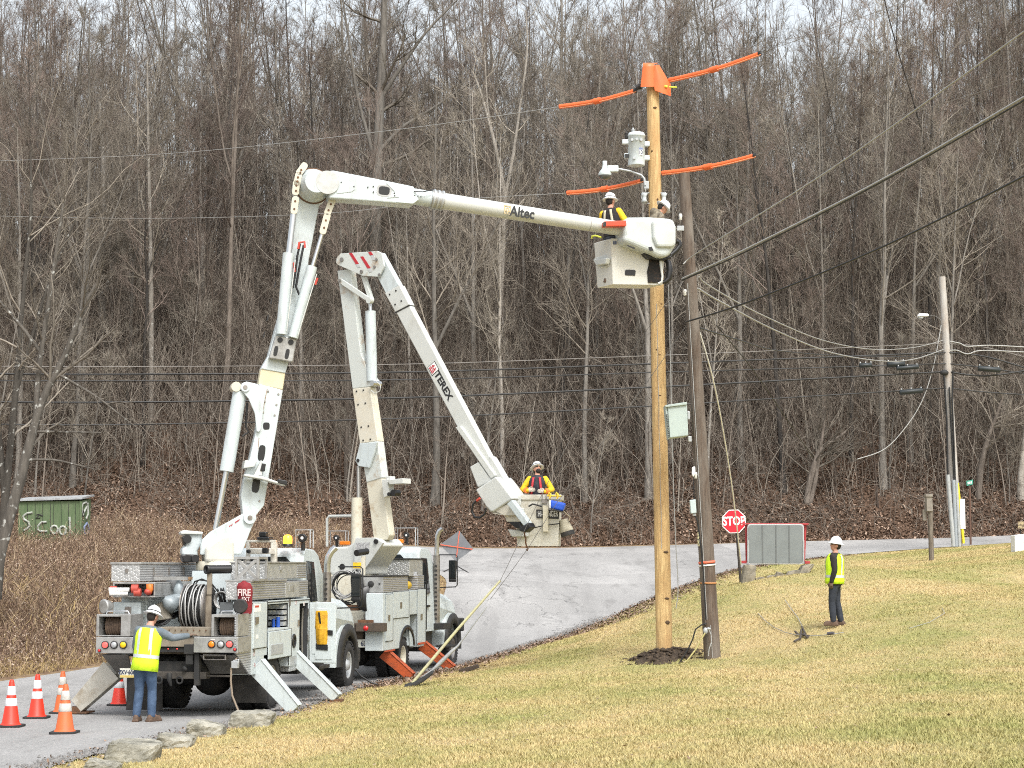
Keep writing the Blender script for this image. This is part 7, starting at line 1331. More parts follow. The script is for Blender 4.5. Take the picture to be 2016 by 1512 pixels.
BY = 50.0; bo = empty('sign_board', at(1527, 1115, BY), 0, 'grey panelled back of a large sign in red frame on stone stubs', 'sign'); q = lambda x, y, dy=0: at(*zK(x, y), BY + dy)
def rrect(x0, y0, x1, y1, r): return [(x0 + r - r * math.cos(a), y0 + r - r * math.sin(a)) for a in [k * PI / 8 for k in range(5)]] + [(x1 - r + r * math.sin(a), y0 + r - r * math.cos(a)) for a in [k * PI / 8 for k in range(5)]] + [(x1 - r + r * math.cos(a), y1 - r + r * math.sin(a)) for a in [k * PI / 8 for k in range(5)]] + [(x0 + r - r * math.sin(a), y1 - r + r * math.cos(a)) for a in [k * PI / 8 for k in range(5)]]
mb = MB(); mb.prism([q(*p) for p in rrect(407, 318, 902, 672, 28)], (0, .1, 0)); sp_ = mb.build('panel_frame', M('frame_grey', (.44, .45, .45), .5), bo, .008); mb = MB(); mb.prism([q(*p, -.012) for p in rrect(414, 328, 892, 660, 25)], (0, .011, 0)); mb.build('panel', M('panel_grey', (.185, .205, .205), .6, 0, (.15, .165, .165), 2), sp_)
mb = MB()
for X in (538, 656, 772): mb.prism([q(X - 5, 330, -.022), q(X + 5, 330, -.022), q(X + 8, 658, -.022), q(X - 2, 658, -.022)], (0, .01, 0))
mb.build('rib', M('rib_dark', (.12, .13, .13), .6), sp_)
mb = MB(); FR = M('frame_red', (.36, .03, .035), .5); mb.prism([q(345, 310, .02), q(945, 312, .02), q(940, 326, .02), q(355, 322, .02)], (0, .12, 0)); mb.prism([q(388, 325, .12), q(408, 325, .12), q(412, 650, .12), q(394, 650, .12)], (0, .1, 0)); mb.prism([q(905, 325, .12), q(925, 325, .12), q(912, 645, .12), q(904, 645, .12)], (0, .1, 0)); mb.prism([q(352, 640, .05), q(402, 638, .05), q(402, 664, .05), q(358, 664, .05)], (0, .3, 0)); mb.prism([q(912, 640, .05), q(958, 645, .05), q(955, 665, .05), q(912, 668, .05)], (0, .3, 0)); mb.build('red_frame', FR, bo, .006)
mb = MB(); mb.prism([q(408, 460, -.03), q(418, 460, -.03), q(418, 665, -.03), q(408, 665, -.03)], (0, .05, 0)); mb.prism([q(895, 460, -.03), q(905, 460, -.03), q(905, 665, -.03), q(895, 665, -.03)], (0, .05, 0)); mb.build('side_rail', GALV, bo)
STONE = M('stone', (.16, .145, .115), .9, 0, (.34, .30, .23), 3.5, (.38, .68), bmp=.7, bscale=14); 
def rocky(mb, x0, x1, y0, y1, z0, z1, seed, amp=.06, n=7):
    """block of broken stone"""
    rng = np.random.default_rng(seed); V = {}; 
    ph = rng.uniform(0, 6, 12)
    def pt(a, b_, c_):
        x, y, z = x0 + (x1 - x0) * a, y0 + (y1 - y0) * b_, z0 + (z1 - z0) * c_
        ex = (abs(a - .5) * 2) ** 8; k = amp * (x1 - x0)
        f = 1 - .10 * sum((abs(t - .5) * 2) ** 10 > .9 for t in (a, b_, c_)) / 2
        xm, ym, zm = (x0 + x1) / 2, (y0 + y1) / 2, (z0 + z1) / 2
        x, y, z = xm + (x - xm) * f, ym + (y - ym) * f, zm + (z - zm) * f
        s = math.sin(a * 5 + ph[0]) * math.sin(b_ * 4 + ph[1]) + math.sin(c_ * 6 + ph[2] + a * 3); s2 = math.sin(b_ * 7 + ph[3] + c_ * 5); s3 = math.sin(a * 9 + ph[4]) * .5 + math.sin(a * 4 + b_ * 3 + ph[5])
        return Vector((x + s2 * k * .5 + (c_ - .5) * ph[6] * .03, y + s * k * .5, z + s3 * k * .35 + (a - .5) * (ph[7] - 3) * .03) )+ Vector(rng.normal(0, .007, 3))
    idx = {}; vs = []
    def gi(i, j, k):
        if (i, j, k) not in idx: idx[(i, j, k)] = len(vs); vs.append(pt(i / n, j / n, k / n))
        return idx[(i, j, k)]
    fs = []
    for i in range(n):
        for j in range(n):
            fs += [(gi(i, j, 0), gi(i, j + 1, 0), gi(i + 1, j + 1, 0), gi(i + 1, j, 0)), (gi(i, j, n), gi(i + 1, j, n), gi(i + 1, j + 1, n), gi(i, j + 1, n)), (gi(i, 0, j), gi(i + 1, 0, j), gi(i + 1, 0, j + 1), gi(i, 0, j + 1)), (gi(i, n, j), gi(i, n, j + 1), gi(i + 1, n, j + 1), gi(i + 1, n, j)), (gi(0, i, j), gi(0, i, j + 1), gi(0, i + 1, j + 1), gi(0, i + 1, j)), (gi(n, i, j), gi(n, i + 1, j), gi(n, i + 1, j + 1), gi(n, i, j + 1))]
    return mb.add(vs, fs)
for (X0, Y0, X1, Y1) in ((360, 670, 475, 840), (850, 672, 962, 745)):
    a, b_ = q(X0, Y0), q(X1, Y1); mb = MB(); rocky(mb, a.x, b_.x, BY - .15, BY + .35, b_.z - .15, a.z, X0, .05); mb.build('stone_stub', STONE, bo)
mb = MB(); pts = [q(X, Y) for X, Y in ((470, 815), (560, 795), (650, 775), (740, 758), (850, 735))]; [rocky(mb, pts[i].x, pts[i + 1].x, BY - .1, BY + .15, min(pts[i].z, pts[i + 1].z) - .15, max(pts[i].z, pts[i + 1].z) + .03, 50 + i, .06, 4) for i in range(4)]; mb.build('stone_edging', STONE, bo)
DY = 66.0; dg = empty('roadside_sign', at(899, 1075, DY), 0, 'grey fabric diamond sign seen from behind with orange cross brace', 'sign'); dq = lambda x, y, dy=0: at(*zB(x, y), DY + dy)
mb = MB(); mb.prism([dq(*p) for p in ((1095, 232), (1195, 362), (1072, 452), (958, 332))], (0, .03, 0)); ds = mb.build('fabric', M('fabric_grey', (.145, .152, .165), .7, 0, (.20, .21, .22), 1.5), dg); mb = MB(); mb.prism([dq(x, y, -.02) for x, y in ((1093, 236), (1099, 236), (1079, 420), (1073, 420))], (0, .015, 0)); mb.build('brace', M('brace_orange', (.62, .13, .07), .5), ds); mb = MB(); mb.prism([dq(x, y, -.04) for x, y in ((962, 329), (963, 336), (1190, 368), (1190, 361))], (0, .015, 0)); mb.build('brace', MATS['brace_orange'], ds)
g_ = dq(1072, 452); mb = MB(); mb.tube([g_ + Vector((0, .05, .5)), Vector((g_.x, g_.y + .05, gz(g_.x, g_.y) + .1))], .03, 6)
for s_ in (-1, 1): mb.tube([Vector((g_.x, g_.y + .05, gz(g_.x, g_.y) + .25)), Vector((g_.x + s_ * .5, g_.y - .3, gz(g_.x + s_ * .5, g_.y - .3)))], .02, 5)
mb.build('stand', DARK, dg)
PY_ = 64.0; wp = empty('wooden_post', at(1834, 1103, PY_), 0, 'weathered wooden post with boxy top beside the far pole', 'post'); mb = MB(); mb.tube([at(1834, 1110, PY_), at(1831, 985, PY_)], .09, 4); mb.build('post', M('post_grey', (.14, .115, .09), .9, 0, (.24, .21, .17), 4, stretch=(4, 4, .5)), wp)
mb = MB(); mb.prism([at(*zN(*p), PY_ - .12) for p in ((302, 1160), (330, 1160), (334, 1236), (306, 1236))], (0, .3, 0)); mb.prism([at(*zN(*p), PY_ - .16) for p in ((300, 1152), (333, 1152), (333, 1166), (300, 1166))], (0, .36, 0)); mb.prism([at(*zN(*p), PY_ + .1) for p in ((285, 1226), (302, 1226), (304, 1280), (287, 1280))], (0, .1, 0)); mb.build('post_box', M('box_wood', (.26, .235, .2), .9, 0, (.16, .14, .12), 6), wp, .01)
rs = empty('street_name_sign', at(1911, 1075, 76.5), 0, 'small green street name sign on thin brown post', 'sign'); p0 = at(1911, 1075, 76.5); p1 = at(1909, 958, 76.5); mb = MB(); mb.tube([p0 - Vector((0, 0, .2)), p1], .045, 6); mb.build('post', M('post_rust', (.12, .065, .045), .8), rs)
mb = MB(); mb.prism([at(*zN(*p), 76.4) for p in ((494, 1090), (526, 1083), (526, 1106), (496, 1114))], (0, .03, 0)); gp_ = mb.build('name_plate', M('plate_green', (.05, .30, .22), .5), rs); mb = MB(); [mb.prism([at(*zN(x, y), 76.38) for x, y in ((x0, 1095 - (x0 - 500) * .2), (x0 + 5, 1094 - (x0 - 500) * .2), (x0 + 5, 1105 - (x0 - 500) * .2), (x0, 1106 - (x0 - 500) * .2))], (0, .012, 0)) for x0 in (500, 508, 515)]; mb.build('name_marks', CHK, gp_)
wf = empty('white_fence_post', at(2008, 1092, 60), 0, 'white fence post cut by the right edge', 'fence'); mb = MB(); mb.prism([at(*zN(*p), 60) for p in ((726, 1350), (770, 1345), (770, 1440), (728, 1440))], (0, .5, 0)); mb.build('post', CHK, wf, .02); mb = MB(); mb.prism([at(x, y, 60.1) for x, y in ((2014, 1052), (2080, 1052), (2080, 1062), (2014, 1062))], (0, .08, 0)); mb.prism([at(x, y, 60.1) for x, y in ((2014, 1074), (2080, 1074), (2080, 1084), (2014, 1084))], (0, .08, 0)); mb.build('rail', CHK, wf)
tp = empty('plank_sign', at(2010, 1048, 70), 0, 'tan two plank sign above the white fence post', 'sign'); mb = MB(); mb.prism([at(*zN(*p), 70) for p in ((743, 1285), (790, 1285), (790, 1300), (743, 1300))], (0, .05, 0)); mb.prism([at(*zN(*p), 70) for p in ((743, 1304), (790, 1304), (790, 1318), (743, 1318))], (0, .05, 0)); mb.build('plank', M('plank_tan', (.42, .34, .2), .7, 0, (.1, .07, .05), 12, (.5, .6)), tp); mb = MB(); mb.prism([at(*zN(*p), 70.1) for p in ((752, 1318), (757, 1318), (757, 1350), (752, 1350))], (0, .05, 0)); mb.build('post', DARK, tp)
# ------------------------------------------------------------ cones, stones, shed
CONES = [('red traffic cone with clean white bands cut by the left edge', zQ(75, 832), zQ(62, 497), 1), ('red traffic cone with clean white bands, second from left edge', zQ(260, 762), zQ(275, 448), 1), ('worn orange traffic cone behind the nearest cone', zQ(440, 716), zQ(443, 418), 0), ('worn orange traffic cone nearest the camera with two grey bands', zQ(458, 890), zQ(482, 550), 0), ('red traffic cone standing behind the left outrigger of rear truck', zQ(843, 648), zQ(880, 380), 1)]
CR = M('cone_red', (.72, .035, .014), .45, 0, (.45, .04, .02), 9, (.55, .8)); CO = M('cone_orange', (.60, .12, .03), .55, 0, (.42, .10, .04), 6, (.45, .75)); BW = M('band_white', (.72, .72, .74), .4); BD_ = M('band_dirty', (.55, .53, .49), .55, 0, (.36, .30, .25), 12, (.5, .75)); CB = M('cone_base', (.02, .02, .02), .7)
for lab, b_, t_, red in CONES:
    Y = 2.6 * 3617 / (b_[1] - 1112) if b_[1] > 1112 else 30; p = at(*b_, Y); p.z = gz(p.x, p.y) + .026; h = .74; root = empty('traffic_cone', p, rr.uniform(-.3, .3), lab, 'traffic cone', 'traffic cones behind the rear truck')
    mb = MB(Matrix.Translation(p)); w = .20; mb.prism([(-w, -w * .8, 0), (-w * .8, -w, 0), (w * .8, -w, 0), (w, -w * .8, 0), (w, w * .8, 0), (w * .8, w, 0), (-w * .8, w, 0), (-w, w * .8, 0)], (0, 0, .035)); mb.build('base', CB, root, .008)
    tx = (t_[0] - (b_[0])) / 123 * .9 * 0.0; R_ = lambda z: .145 - .11 * (z / h)
    lean = {1: 0}.get(red, .02); mb = MB(Matrix.Translation(p)); mb.lathe([(.165, .035), (.15, .05), (R_(.06), .07), (R_(h - .03), h - .03), (.028, h), (0, h)], (0, 0, 0), (0, 0, 1), 24); mb.build('cone', CR if red else CO, root)
    for z0, z1 in ((.33, .45), (.50, .64)):
        mb = MB(Matrix.Translation(p)); mb.lathe([(R_(z0) + .003, z0), (R_(z0) + .006, z0 + .004), (R_(z1) + .006, z1 - .004), (R_(z1) + .003, z1)], (0, 0, 0), (0, 0, 1), 24); mb.build('band', BW if red else BD_, root)
ROCK = M('sandstone', (.125, .12, .095), .92, 0, (.35, .335, .28), 4.0, (.36, .62), 8, bmp=1.0, bscale=22)
for lab, (x0, y0, x1, y1), sd_, dp in (('largest upright stone block nearest the truck outrigger', (447, 1399, 532, 1442), 1, .5), ('pale stone block with dark stain, second from the truck', (366, 1421, 440, 1464), 2, .5), ('low grey stone wedged between two larger lawn edge stones', (303, 1446, 374, 1488), 3, .45), ('big mossy stone block at the bottom edge of the photo', (205, 1458, 304, 1514), 4, .6), ('pale stone corner peeping from the bottom edge', (164, 1498, 228, 1530), 5, .4)):
    Y = 2.57 * 3617 / (y1 - 1112); a, b_ = at(x0, y0, Y), at(x1, y1, Y); mb = MB(); rocky(mb, a.x, b_.x, Y - .1, Y - .1 + dp, b_.z - .14, a.z - .01, sd_, .045, 10); o = mb.build('edging_stone', ROCK); tag(o, lab, 'stone', 'stone blocks along the lawn edge')
sh = empty('shed', at(100, 1050, 76), 0, 'small green board shed with graffiti in the weeds at left', 'shed'); sq_ = lambda x, y, Y=76: at(*zM(x, y), Y)
GRN = M('shed_green', (.09, .14, .062), .8, 0, (.15, .19, .105), 3, (.4, .7), stretch=(4, 4, .5), bmp=.3)
A_, B_, C_ = sq_(140, 330), sq_(605, 325, 75.6), sq_(676, 310, 77); mb = MB(); zlo = A_.z - 2.6
cor = [Vector((p.x, p.y, 0)) for p in (A_, B_, C_)]; cor.append(cor[0] + cor[2] - cor[1]); zz = [A_.z, B_.z, C_.z, A_.z + .1]
mb.add([Vector((p.x, p.y, zlo)) for p in cor] + [Vector((p.x, p.y, z)) for p, z in zip(cor, zz)], [(0, 1, 5, 4), (1, 2, 6, 5), (2, 3, 7, 6), (3, 0, 4, 7)]); mb.build('walls', GRN, sh)
mb = MB(); ov = .12; d1 = (cor[1] - cor[0]).normalized(); d2 = (cor[2] - cor[1]).normalized(); ro = [cor[0] - d1 * ov - d2 * ov, cor[1] + d1 * ov * .5 - d2 * ov, cor[2] + d1 * ov + d2 * ov, cor[3] - d1 * ov + d2 * ov]; mb.prism([Vector((p.x, p.y, z + .01)) for p, z in zip(ro, (zz[0], zz[1] + .05, zz[2] + .1, zz[3] + .05))], (0, 0, .07)); mb.build('roof', M('roof_tin', (.42, .44, .45), .5, .2, (.26, .25, .24), 3), sh)
wn_ = Vector((d1.y, -d1.x, 0)); wn_ = wn_ if wn_.dot(CAM - cor[0]) > 0 else -wn_
def onw(x, y, o=.012): return on_plane(*zM(x, y), cor[0] + wn_ * o, wn_)
mb = MB(); [mb.prism([onw(x - 1.5, 345, .008), onw(x + 1.5, 345, .008), onw(x + 1.5, 600, .008), onw(x - 1.5, 600, .008)], -wn_ * .006) for x in (205, 262, 318, 375, 400, 455, 510, 560)]; mb.build('board_gap', DARK, sh)
GRW = M('graffiti_white', (.46, .47, .44), .8, 0, (.2, .24, .16), 10, (.42, .66))
for strokes, mt in (([(242, 412), (200, 418), (172, 440), (178, 462), (212, 482), (222, 510), (200, 535), (180, 545)], GRW), ([(348, 482), (310, 485), (285, 510), (282, 540), (300, 552), (352, 552)], GRW), ([(405 + 26 * math.cos(t), 540 + 30 * math.sin(t)) for t in [k * .52 for k in range(13)]], GRW), ([(468 + 24 * math.cos(t), 546 + 32 * math.sin(t)) for t in [k * .52 for k in range(13)]], GRW), ([(518, 445), (522, 500), (524, 575)], GRW), ([(272, 428), (296, 424), (270, 455), (300, 452)], DARK), ([(300, 430), (318, 436)], DARK)):
    mb = MB(); mb.tube([onw(*p, .01) for p in strokes], .05 if mt is GRW else .03, 6); mb.build('graffiti', mt, sh)
sn = Vector((d2.y, -d2.x, 0)); sn = sn if sn.dot(CAM - cor[1]) > 0 else -sn
for strokes, mt in (([(612, 350), (640, 335), (648, 360), (628, 400), (612, 440), (608, 380), (612, 350)], GRW), ([(650, 340), (655, 420), (640, 460)], GRW), ([(630, 570), (625, 520), (645, 490), (660, 530), (655, 570)], M('graffiti_blue', (.2, .25, .4), .8)), ([(618, 400), (622, 440)], DARK)):
    mb = MB(); mb.tube([on_plane(*zM(*p), cor[1] + sn * .01, sn) for p in strokes], .05, 6); mb.build('graffiti', mt, sh)
mb = MB()
for p in (cor[1],): mb.box(p.x - .04, p.x + .04, p.y - .05, p.y + .03, zlo, B_.z - .02)
mb.build('corner_board', GRN, sh)
# loose wire and hardware on the lawn
def lawn_pts(pts, dz=.03):
    out = []
    for px, py in pts:
        lo, hi = 14.0, 70.0
        for _ in range(40):
            m_ = (lo + hi) / 2; p = at(px, py, m_)
            if p.z > gz(p.x, p.y): lo = m_
            else: hi = m_
        p = at(px, py, lo); p.z = gz(p.x, p.y) + dz; out.append(p)
    return out
mb = MB(); mb.tube(lawn_pts([zK(*p) for p in ((500, 1115), (560, 1180), (640, 1240), (740, 1285), (830, 1305), (960, 1315), (1060, 1310), (1160, 1300), (1250, 1285))], .04), .008, 5); tag(mb.build('loose_wire', PALE), 'long pale curved wire lying on the grass near the standing worker', 'wire')
mb = MB(); mb.tube(lawn_pts([zK(*p) for p in ((735, 1000), (790, 1080), (850, 1160), (890, 1240), (910, 1290))], .05), .009, 5); tag(mb.build('loose_wire', PALE), 'short straight pale wire crossing the hardware on the grass', 'wire')
mb = MB(); mb.tube(lawn_pts([(1790, 1240), (1830, 1228), (1860, 1210), (1855, 1200)], .03), .006, 5); tag(mb.build('loose_wire', PALE), 'hooked end of wire on the grass right of the worker', 'wire')
mb = MB()
for a, b_ in (((825, 1280), (850, 1305)), ((880, 1265), (870, 1345)), ((815, 1370), (860, 1345)), ((870, 1305), (945, 1320)), ((900, 1300), (935, 1335)), ((885, 1240), (915, 1300))): A, B = lawn_pts([zK(*a), zK(*b_)], .05); mb.tube([A, B], .022, 6)
tag(mb.build('old_line_hardware', M('rusty_hardware', (.09, .075, .065), .7, .3)), 'tangle of old dark line hardware on the grass by the worker', 'hardware'); mb = MB(); A, B = lawn_pts([zK(1110, 1305), zK(1165, 1300)], .06); mb.tube([A, B], .035, 6); tag(mb.build('old_insulator', M('insulator_dark', (.08, .075, .09), .4)), 'dark insulator lying in the grass at the worker feet', 'insulator')
# tools hung on the small bucket
bb = empty('blue_bucket', bf((1190, 815), .3), 0, 'bright blue plastic bucket hung from the front of the small work bucket', 'bucket'); mb = MB(); q4 = [bf(p, .38) for p in ((1098, 748), (1292, 790), (1258, 888), (1105, 850))]; mb.prism(q4, -bn * .28); mb.build('tub', M('bucket_blue', (.02, .10, .60), .4), bb, .05, 3); mb = MB(); mb.prism([bf(p, .4) for p in ((1090, 850), (1105, 848), (1262, 886), (1240, 900), (1150, 880))], -bn * .3); mb.build('tub_base', DARK, bb, .03)
mb = MB(); mb.prism([bf(p, .385) for p in ((1096, 752), (1118, 756), (1112, 848), (1100, 848))], -bn * .02); mb.build('tub_label', CHK, bb)
tb = empty('canvas_tool_bag', bf((1300, 1060), .1), 0, 'round canvas tool bag hanging beside the small work bucket', 'bag'); mb = MB(); c0, c1 = bf((1262, 985), -.1), bf((1312, 1145), -.1); ax_ = (c0 - c1).normalized(); k_ = (bf((1390, 1120), -.1) - bf((1228, 1160), -.1)).length / 2; mb.lathe([(k_ * .98, 0), (k_, .05), (k_ * .8, (c0 - c1).length * .6), (k_ * .62, (c0 - c1).length)], c1, ax_, 20); mb.build('bag', M('bag_canvas', (.42, .39, .30), .9, 0, (.3, .27, .2), 6, bmp=.4), tb); mb = MB(); mb.lathe([(k_ * 1.0, -.06), (k_ * 1.01, .0), (k_ * .99, .05)], c1, ax_, 20); mb.build('bag_base', DARK, tb); mb = MB(); mb.tube([bf(p, .0) for p in ((1255, 870), (1300, 920), (1345, 955), (1330, 1000))], .015, 5); mb.build('bag_strap', M('strap_tan', (.3, .25, .17), .8), tb)
# ------------------------------------------------------------ people
SKIN = M('skin', (.52, .27, .19), .55); WHAT = M('helmet_white', (.72, .74, .75), .35); VIZ = M('vest_lime', (.62, .92, .02), .65, 0, (.52, .80, .02), 5, (.5, .8), bmp=.3, bscale=14); STRIPE = M('reflective_band', (.50, .53, .53), .4)
JEAN = M('denim', (.035, .065, .12), .85, 0, (.075, .12, .20), 7, (.4, .72), bmp=.4, bscale=20); SLATE = M('slate_shirt', (.12, .15, .175), .85, 0, (.17, .20, .23), 6, bmp=.4, bscale=16); BLKC = M('black_jacket', (.018, .014, .014), .85, 0, (.032, .027, .026), 7, bmp=.4, bscale=16); NAVY = M('navy_trousers', (.022, .027, .038), .85, 0, (.04, .048, .065), 6, bmp=.4, bscale=16)
BOOT = M('brown_boot', (.12, .075, .05), .8, 0, (.07, .045, .03), 12); GLOVE = M('pale_glove', (.55, .50, .42), .8); BGLOVE = M('brown_glove', (.16, .11, .08), .8); HAIR = M('dark_hair', (.02, .015, .012), .8); YSL = M('yellow_sleeve', (.80, .52, .012), .7, 0, (.68, .42, .01), 5, bmp=.3, bscale=12); OCUFF = M('orange_cuff', (.82, .22, .04), .7); BIB = M('dark_vest', (.022, .024, .034), .8, 0, (.045, .05, .06), 8); REDS = M('red_strap', (.50, .04, .05), .6); TANC = M('tan_hood', (.26, .225, .165), .9, 0, (.12, .10, .075), 14, (.45, .6), bmp=.4); HARN = M('harness_beige', (.50, .46, .34), .7)
TORSO = [(.84, .155, .115, .0), (.92, .168, .125, .0), (1.02, .158, .115, .0), (1.14, .165, .118, .005), (1.27, .182, .128, .01), (1.38, .19, .122, .005), (1.45, .172, .105, .0), (1.49, .125, .085, -.005), (1.525, .068, .065, -.005)]
def person(label, loc, rz, sc, arms, legs, outfit, lean=(0, 0), twist=0.0, head=(0, 0, 0)):
    """arms: {'l': (elbow, wrist, finger direction, palm normal), 'r': ...}; legs: {'l': (knee, ankle), ...}; lean (pitch, roll); head (yaw, pitch, roll)"""
    root0 = Matrix.Translation(loc) @ Matrix.Rotation(rz, 4, 'Z') @ Matrix.Scale(sc, 4)
    piv = Matrix.Translation((0, 0, .93)); TM = piv @ Matrix.Rotation(twist, 4, 'Z') @ Matrix.Rotation(lean[1], 4, 'Y') @ Matrix.Rotation(-lean[0], 4, 'X') @ piv.inverted()
    HM = TM @ Matrix.Translation((0, -.005, 1.52)) @ Matrix.Rotation(head[0], 4, 'Z') @ Matrix.Rotation(head[1], 4, 'X') @ Matrix.Rotation(head[2], 4, 'Y')
    t_ = lambda p: TM @ Vector(p); h_ = lambda p: HM @ Vector(p); sh = {s: t_((.175 * k, 0, 1.435)) for s, k in (('l', -1), ('r', 1))}; hip = {s: Vector((.088 * k, 0, .90)) for s, k in (('l', -1), ('r', 1))}
    W_ = lambda: MB(root0)
    def cap(mb, a, b_, ra, rb):
        a, b_ = Vector(a), Vector(b_); mb.tube([a, a.lerp(b_, .33), a.lerp(b_, .66), b_], [ra, ra * .72 + rb * .28 + .004, ra * .3 + rb * .7 + .004, rb], 12); mb.ell(a, (ra,) * 3, 10); mb.ell(b_, (rb,) * 3, 10)
    def ring(z, hw, hd, yo, f, k=20): return [t_((math.cos(2 * PI * j / k) * (hw + f), yo + math.sin(2 * PI * j / k) * (hd + f), z)) for j in range(k)]
    def torso(mb, f, z0=.80, z1=1.6): mb.loft([ring(z, hw, hd, yo, f if z < 1.5 else f * .4) for z, hw, hd, yo in TORSO if z0 <= z <= z1], True, True)
    # the continuous body
    mb = W_(); torso(mb, 0); cap(mb, t_((0, -.005, 1.48)), h_((0, .01, .06)), .06, .052)
    mb.ell(h_((0, .022, .165)), (.076, .096, .112), 16, HM.to_3x3()); mb.ell(h_((0, .055, .085)), (.05, .052, .05), 12, HM.to_3x3()); mb.ell(h_((0, .116, .135)), (.014, .022, .026), 8, HM.to_3x3())
    mb.ell(h_((0, .104, .092)), (.026, .014, .012), 8, HM.to_3x3()); mb.ell(h_((0, .1, .17)), (.05, .02, .012), 8, HM.to_3x3())
    for k in (-1, 1): mb.ell(h_((.078 * k, .0, .14)), (.014, .024, .034), 8, HM.to_3x3())
    for s in ('l', 'r'):
        e, w = Vector(arms[s][0]), Vector(arms[s][1]); e, w = t_(e), t_(w); cap(mb, sh[s], e, .052, .042); cap(mb, e, w, .042, .03); d = TM.to_3x3() @ Vector(arms[s][2]).normalized(); cap(mb, w, w + d * .06, .028, .018)
        k, a = Vector(legs[s][0]), Vector(legs[s][1]); cap(mb, hip[s], k, .085, .058); cap(mb, k, a, .055, .042); cap(mb, a, a + Vector(legs[s][2]) * .16 + Vector((0, 0, -.04)), .03, .022)
    # stand-alone root: the body mesh carries the person
    root = mb.build('person', outfit.get('skin', SKIN), None, remesh=.011, smooth_it=4); root.data.transform(Matrix.Translation(loc).inverted()); root.location = loc; tag(root, label, 'person')
    # clothes
    mb = W_(); cap(mb, (0, 0, .90), (0, 0, .93), .12, .12); mb.loft([[(math.cos(2 * PI * j / 20) * hw, math.sin(2 * PI * j / 20) * hd, z) for j in range(20)] for z, hw, hd in ((.80, .165, .125), (.88, .178, .135), (.96, .172, .128), (1.03, .166, .124))])
    for s in ('l', 'r'):
        k, a = Vector(legs[s][0]), Vector(legs[s][1]); cap(mb, hip[s], k, .102, .073); cap(mb, k, a + Vector((0, 0, .01)), .073, .066)
    mb.build('trousers', outfit['trousers'], root, remesh=.013, smooth_it=3)
    for s in ('l', 'r'):
        a = Vector(legs[s][1]); f = Vector(legs[s][2]); mb = W_(); cap(mb, a + Vector((0, 0, .03)), a, .062, .056); cap(mb, a - f * .05 + Vector((0, 0, -.045)), a + f * .16 + Vector((0, 0, -.05)), .05, .046); n_ = f.cross(Vector((0, 0, 1))) * .048; c0, c1 = a - f * .1, a + f * .205
        zs_ = a.z - .1; mb.prism([Vector((p.x, p.y, zs_)) for p in (c0 - n_, c0 + n_, c1 + n_, c1 - n_)], (0, 0, .035)); mb.build('boot', outfit['boots'], root, remesh=.012, smooth_it=2)
    bk_ = outfit.get('bulk', 0); mb = W_(); torso(mb, .016 + bk_, .9 if outfit.get('long') is None else .80)
    sl = outfit.get('sleeve'); smb = mb if sl is None else W_()
    for s in ('l', 'r'):
        e, w = t_(arms[s][0]), t_(arms[s][1]); cap(smb, sh[s], e, .074, .060); cap(smb, e, w, .060, .046)
    if outfit.get('collar'): mb.tube([t_((math.cos(t) * .075, -.005 + math.sin(t) * .072, 1.50)) for t in [k * PI / 8 for k in range(17)]], .022, 8)
    if outfit.get('hood'): mb.ell(t_((0, -.10, 1.49)), (.13, .07, .10), 12); mb.ell(t_((0, -.05, 1.53)), (.11, .1, .06), 12)
    mb.build('jacket', outfit['jacket'], root, remesh=.013, smooth_it=3)
    if sl is not None: smb.build('sleeves', sl, root, remesh=.013, smooth_it=3)
    if outfit.get('cuff'):
        for s in ('l', 'r'):
            e, w = t_(arms[s][0]), t_(arms[s][1]); d = (w - e).normalized(); mb = W_(); mb.tube([w - d * .09, w + d * .0], [.064, .068], 14); mb.build('cuff', outfit['cuff'], root)
    def surf(x, z, front, f):
        r = np.array([(q[0], q[1], q[2], q[3]) for q in TORSO]); hw, hd, yo = (np.interp(z, r[:, 0], r[:, i]) for i in (1, 2, 3)); hw += f + bk_ * .5; hd += f + bk_ * 1.5
        y = math.sqrt(max(0, 1 - (x / hw) ** 2)) * hd; return t_((x, yo + (y if front else -y), z))
    def band_ring(z0, z1, f, name, mat, parent):
        r = np.array([q for q in TORSO]); rg = []
        for z in (z0, z1):
            hw, hd, yo = (np.interp(z, r[:, 0], r[:, i]) for i in (1, 2, 3)); rg.append(ring(z, hw, hd + bk_, yo, f + bk_ * .5, 28))
        mb = W_(); mb.loft(rg, False, True); return mb.build(name, mat, parent)
    def strip(x0, x1, za, zb, front, f, mb, z_over=True):
        rows = []
        for k in range(9):
            z = za + (zb - za) * k / 8; s = k / 8; rows.append([surf(x0 + (x1 - x0) * s - .024, z, front, f), surf(x0 + (x1 - x0) * s + .024, z, front, f)])
        n = len(rows); V = [p for r in rows for p in r]; F = [(2 * i, 2 * i + 1, 2 * i + 3, 2 * i + 2) for i in range(n - 1)]
        if not front: F = [tuple(reversed(q)) for q in F]
        mb.add(V, F, True)
    if outfit.get('vest'):
        mb = W_(); fl = outfit.get('flare', .05); rr_ = np.array(TORSO); rg = []
        for z, f in ((outfit.get('vest0', .80), fl), (.94, .048), (1.05, .044), (1.2, .038), (1.33, .034), (1.42, .026), (1.47, .018), (1.50, .012)):
            hw, hd, yo = (np.interp(z, rr_[:, 0], rr_[:, i]) for i in (1, 2, 3)); R_ = ring(z, hw, hd + bk_, yo, f + bk_ * .5, 28)
            rg.append([p + Vector((0, 0, 0)) + (p - t_((0, yo, z))) * .03 * math.sin(j * 2.4 + z * 9) * (z < 1.3) for j, p in enumerate(R_)])
        mb.loft(rg, False, True); vest = mb.build('vest', outfit['vest'], root); so = vest.modifiers.new('thick', 'SOLIDIFY'); so.thickness = .008
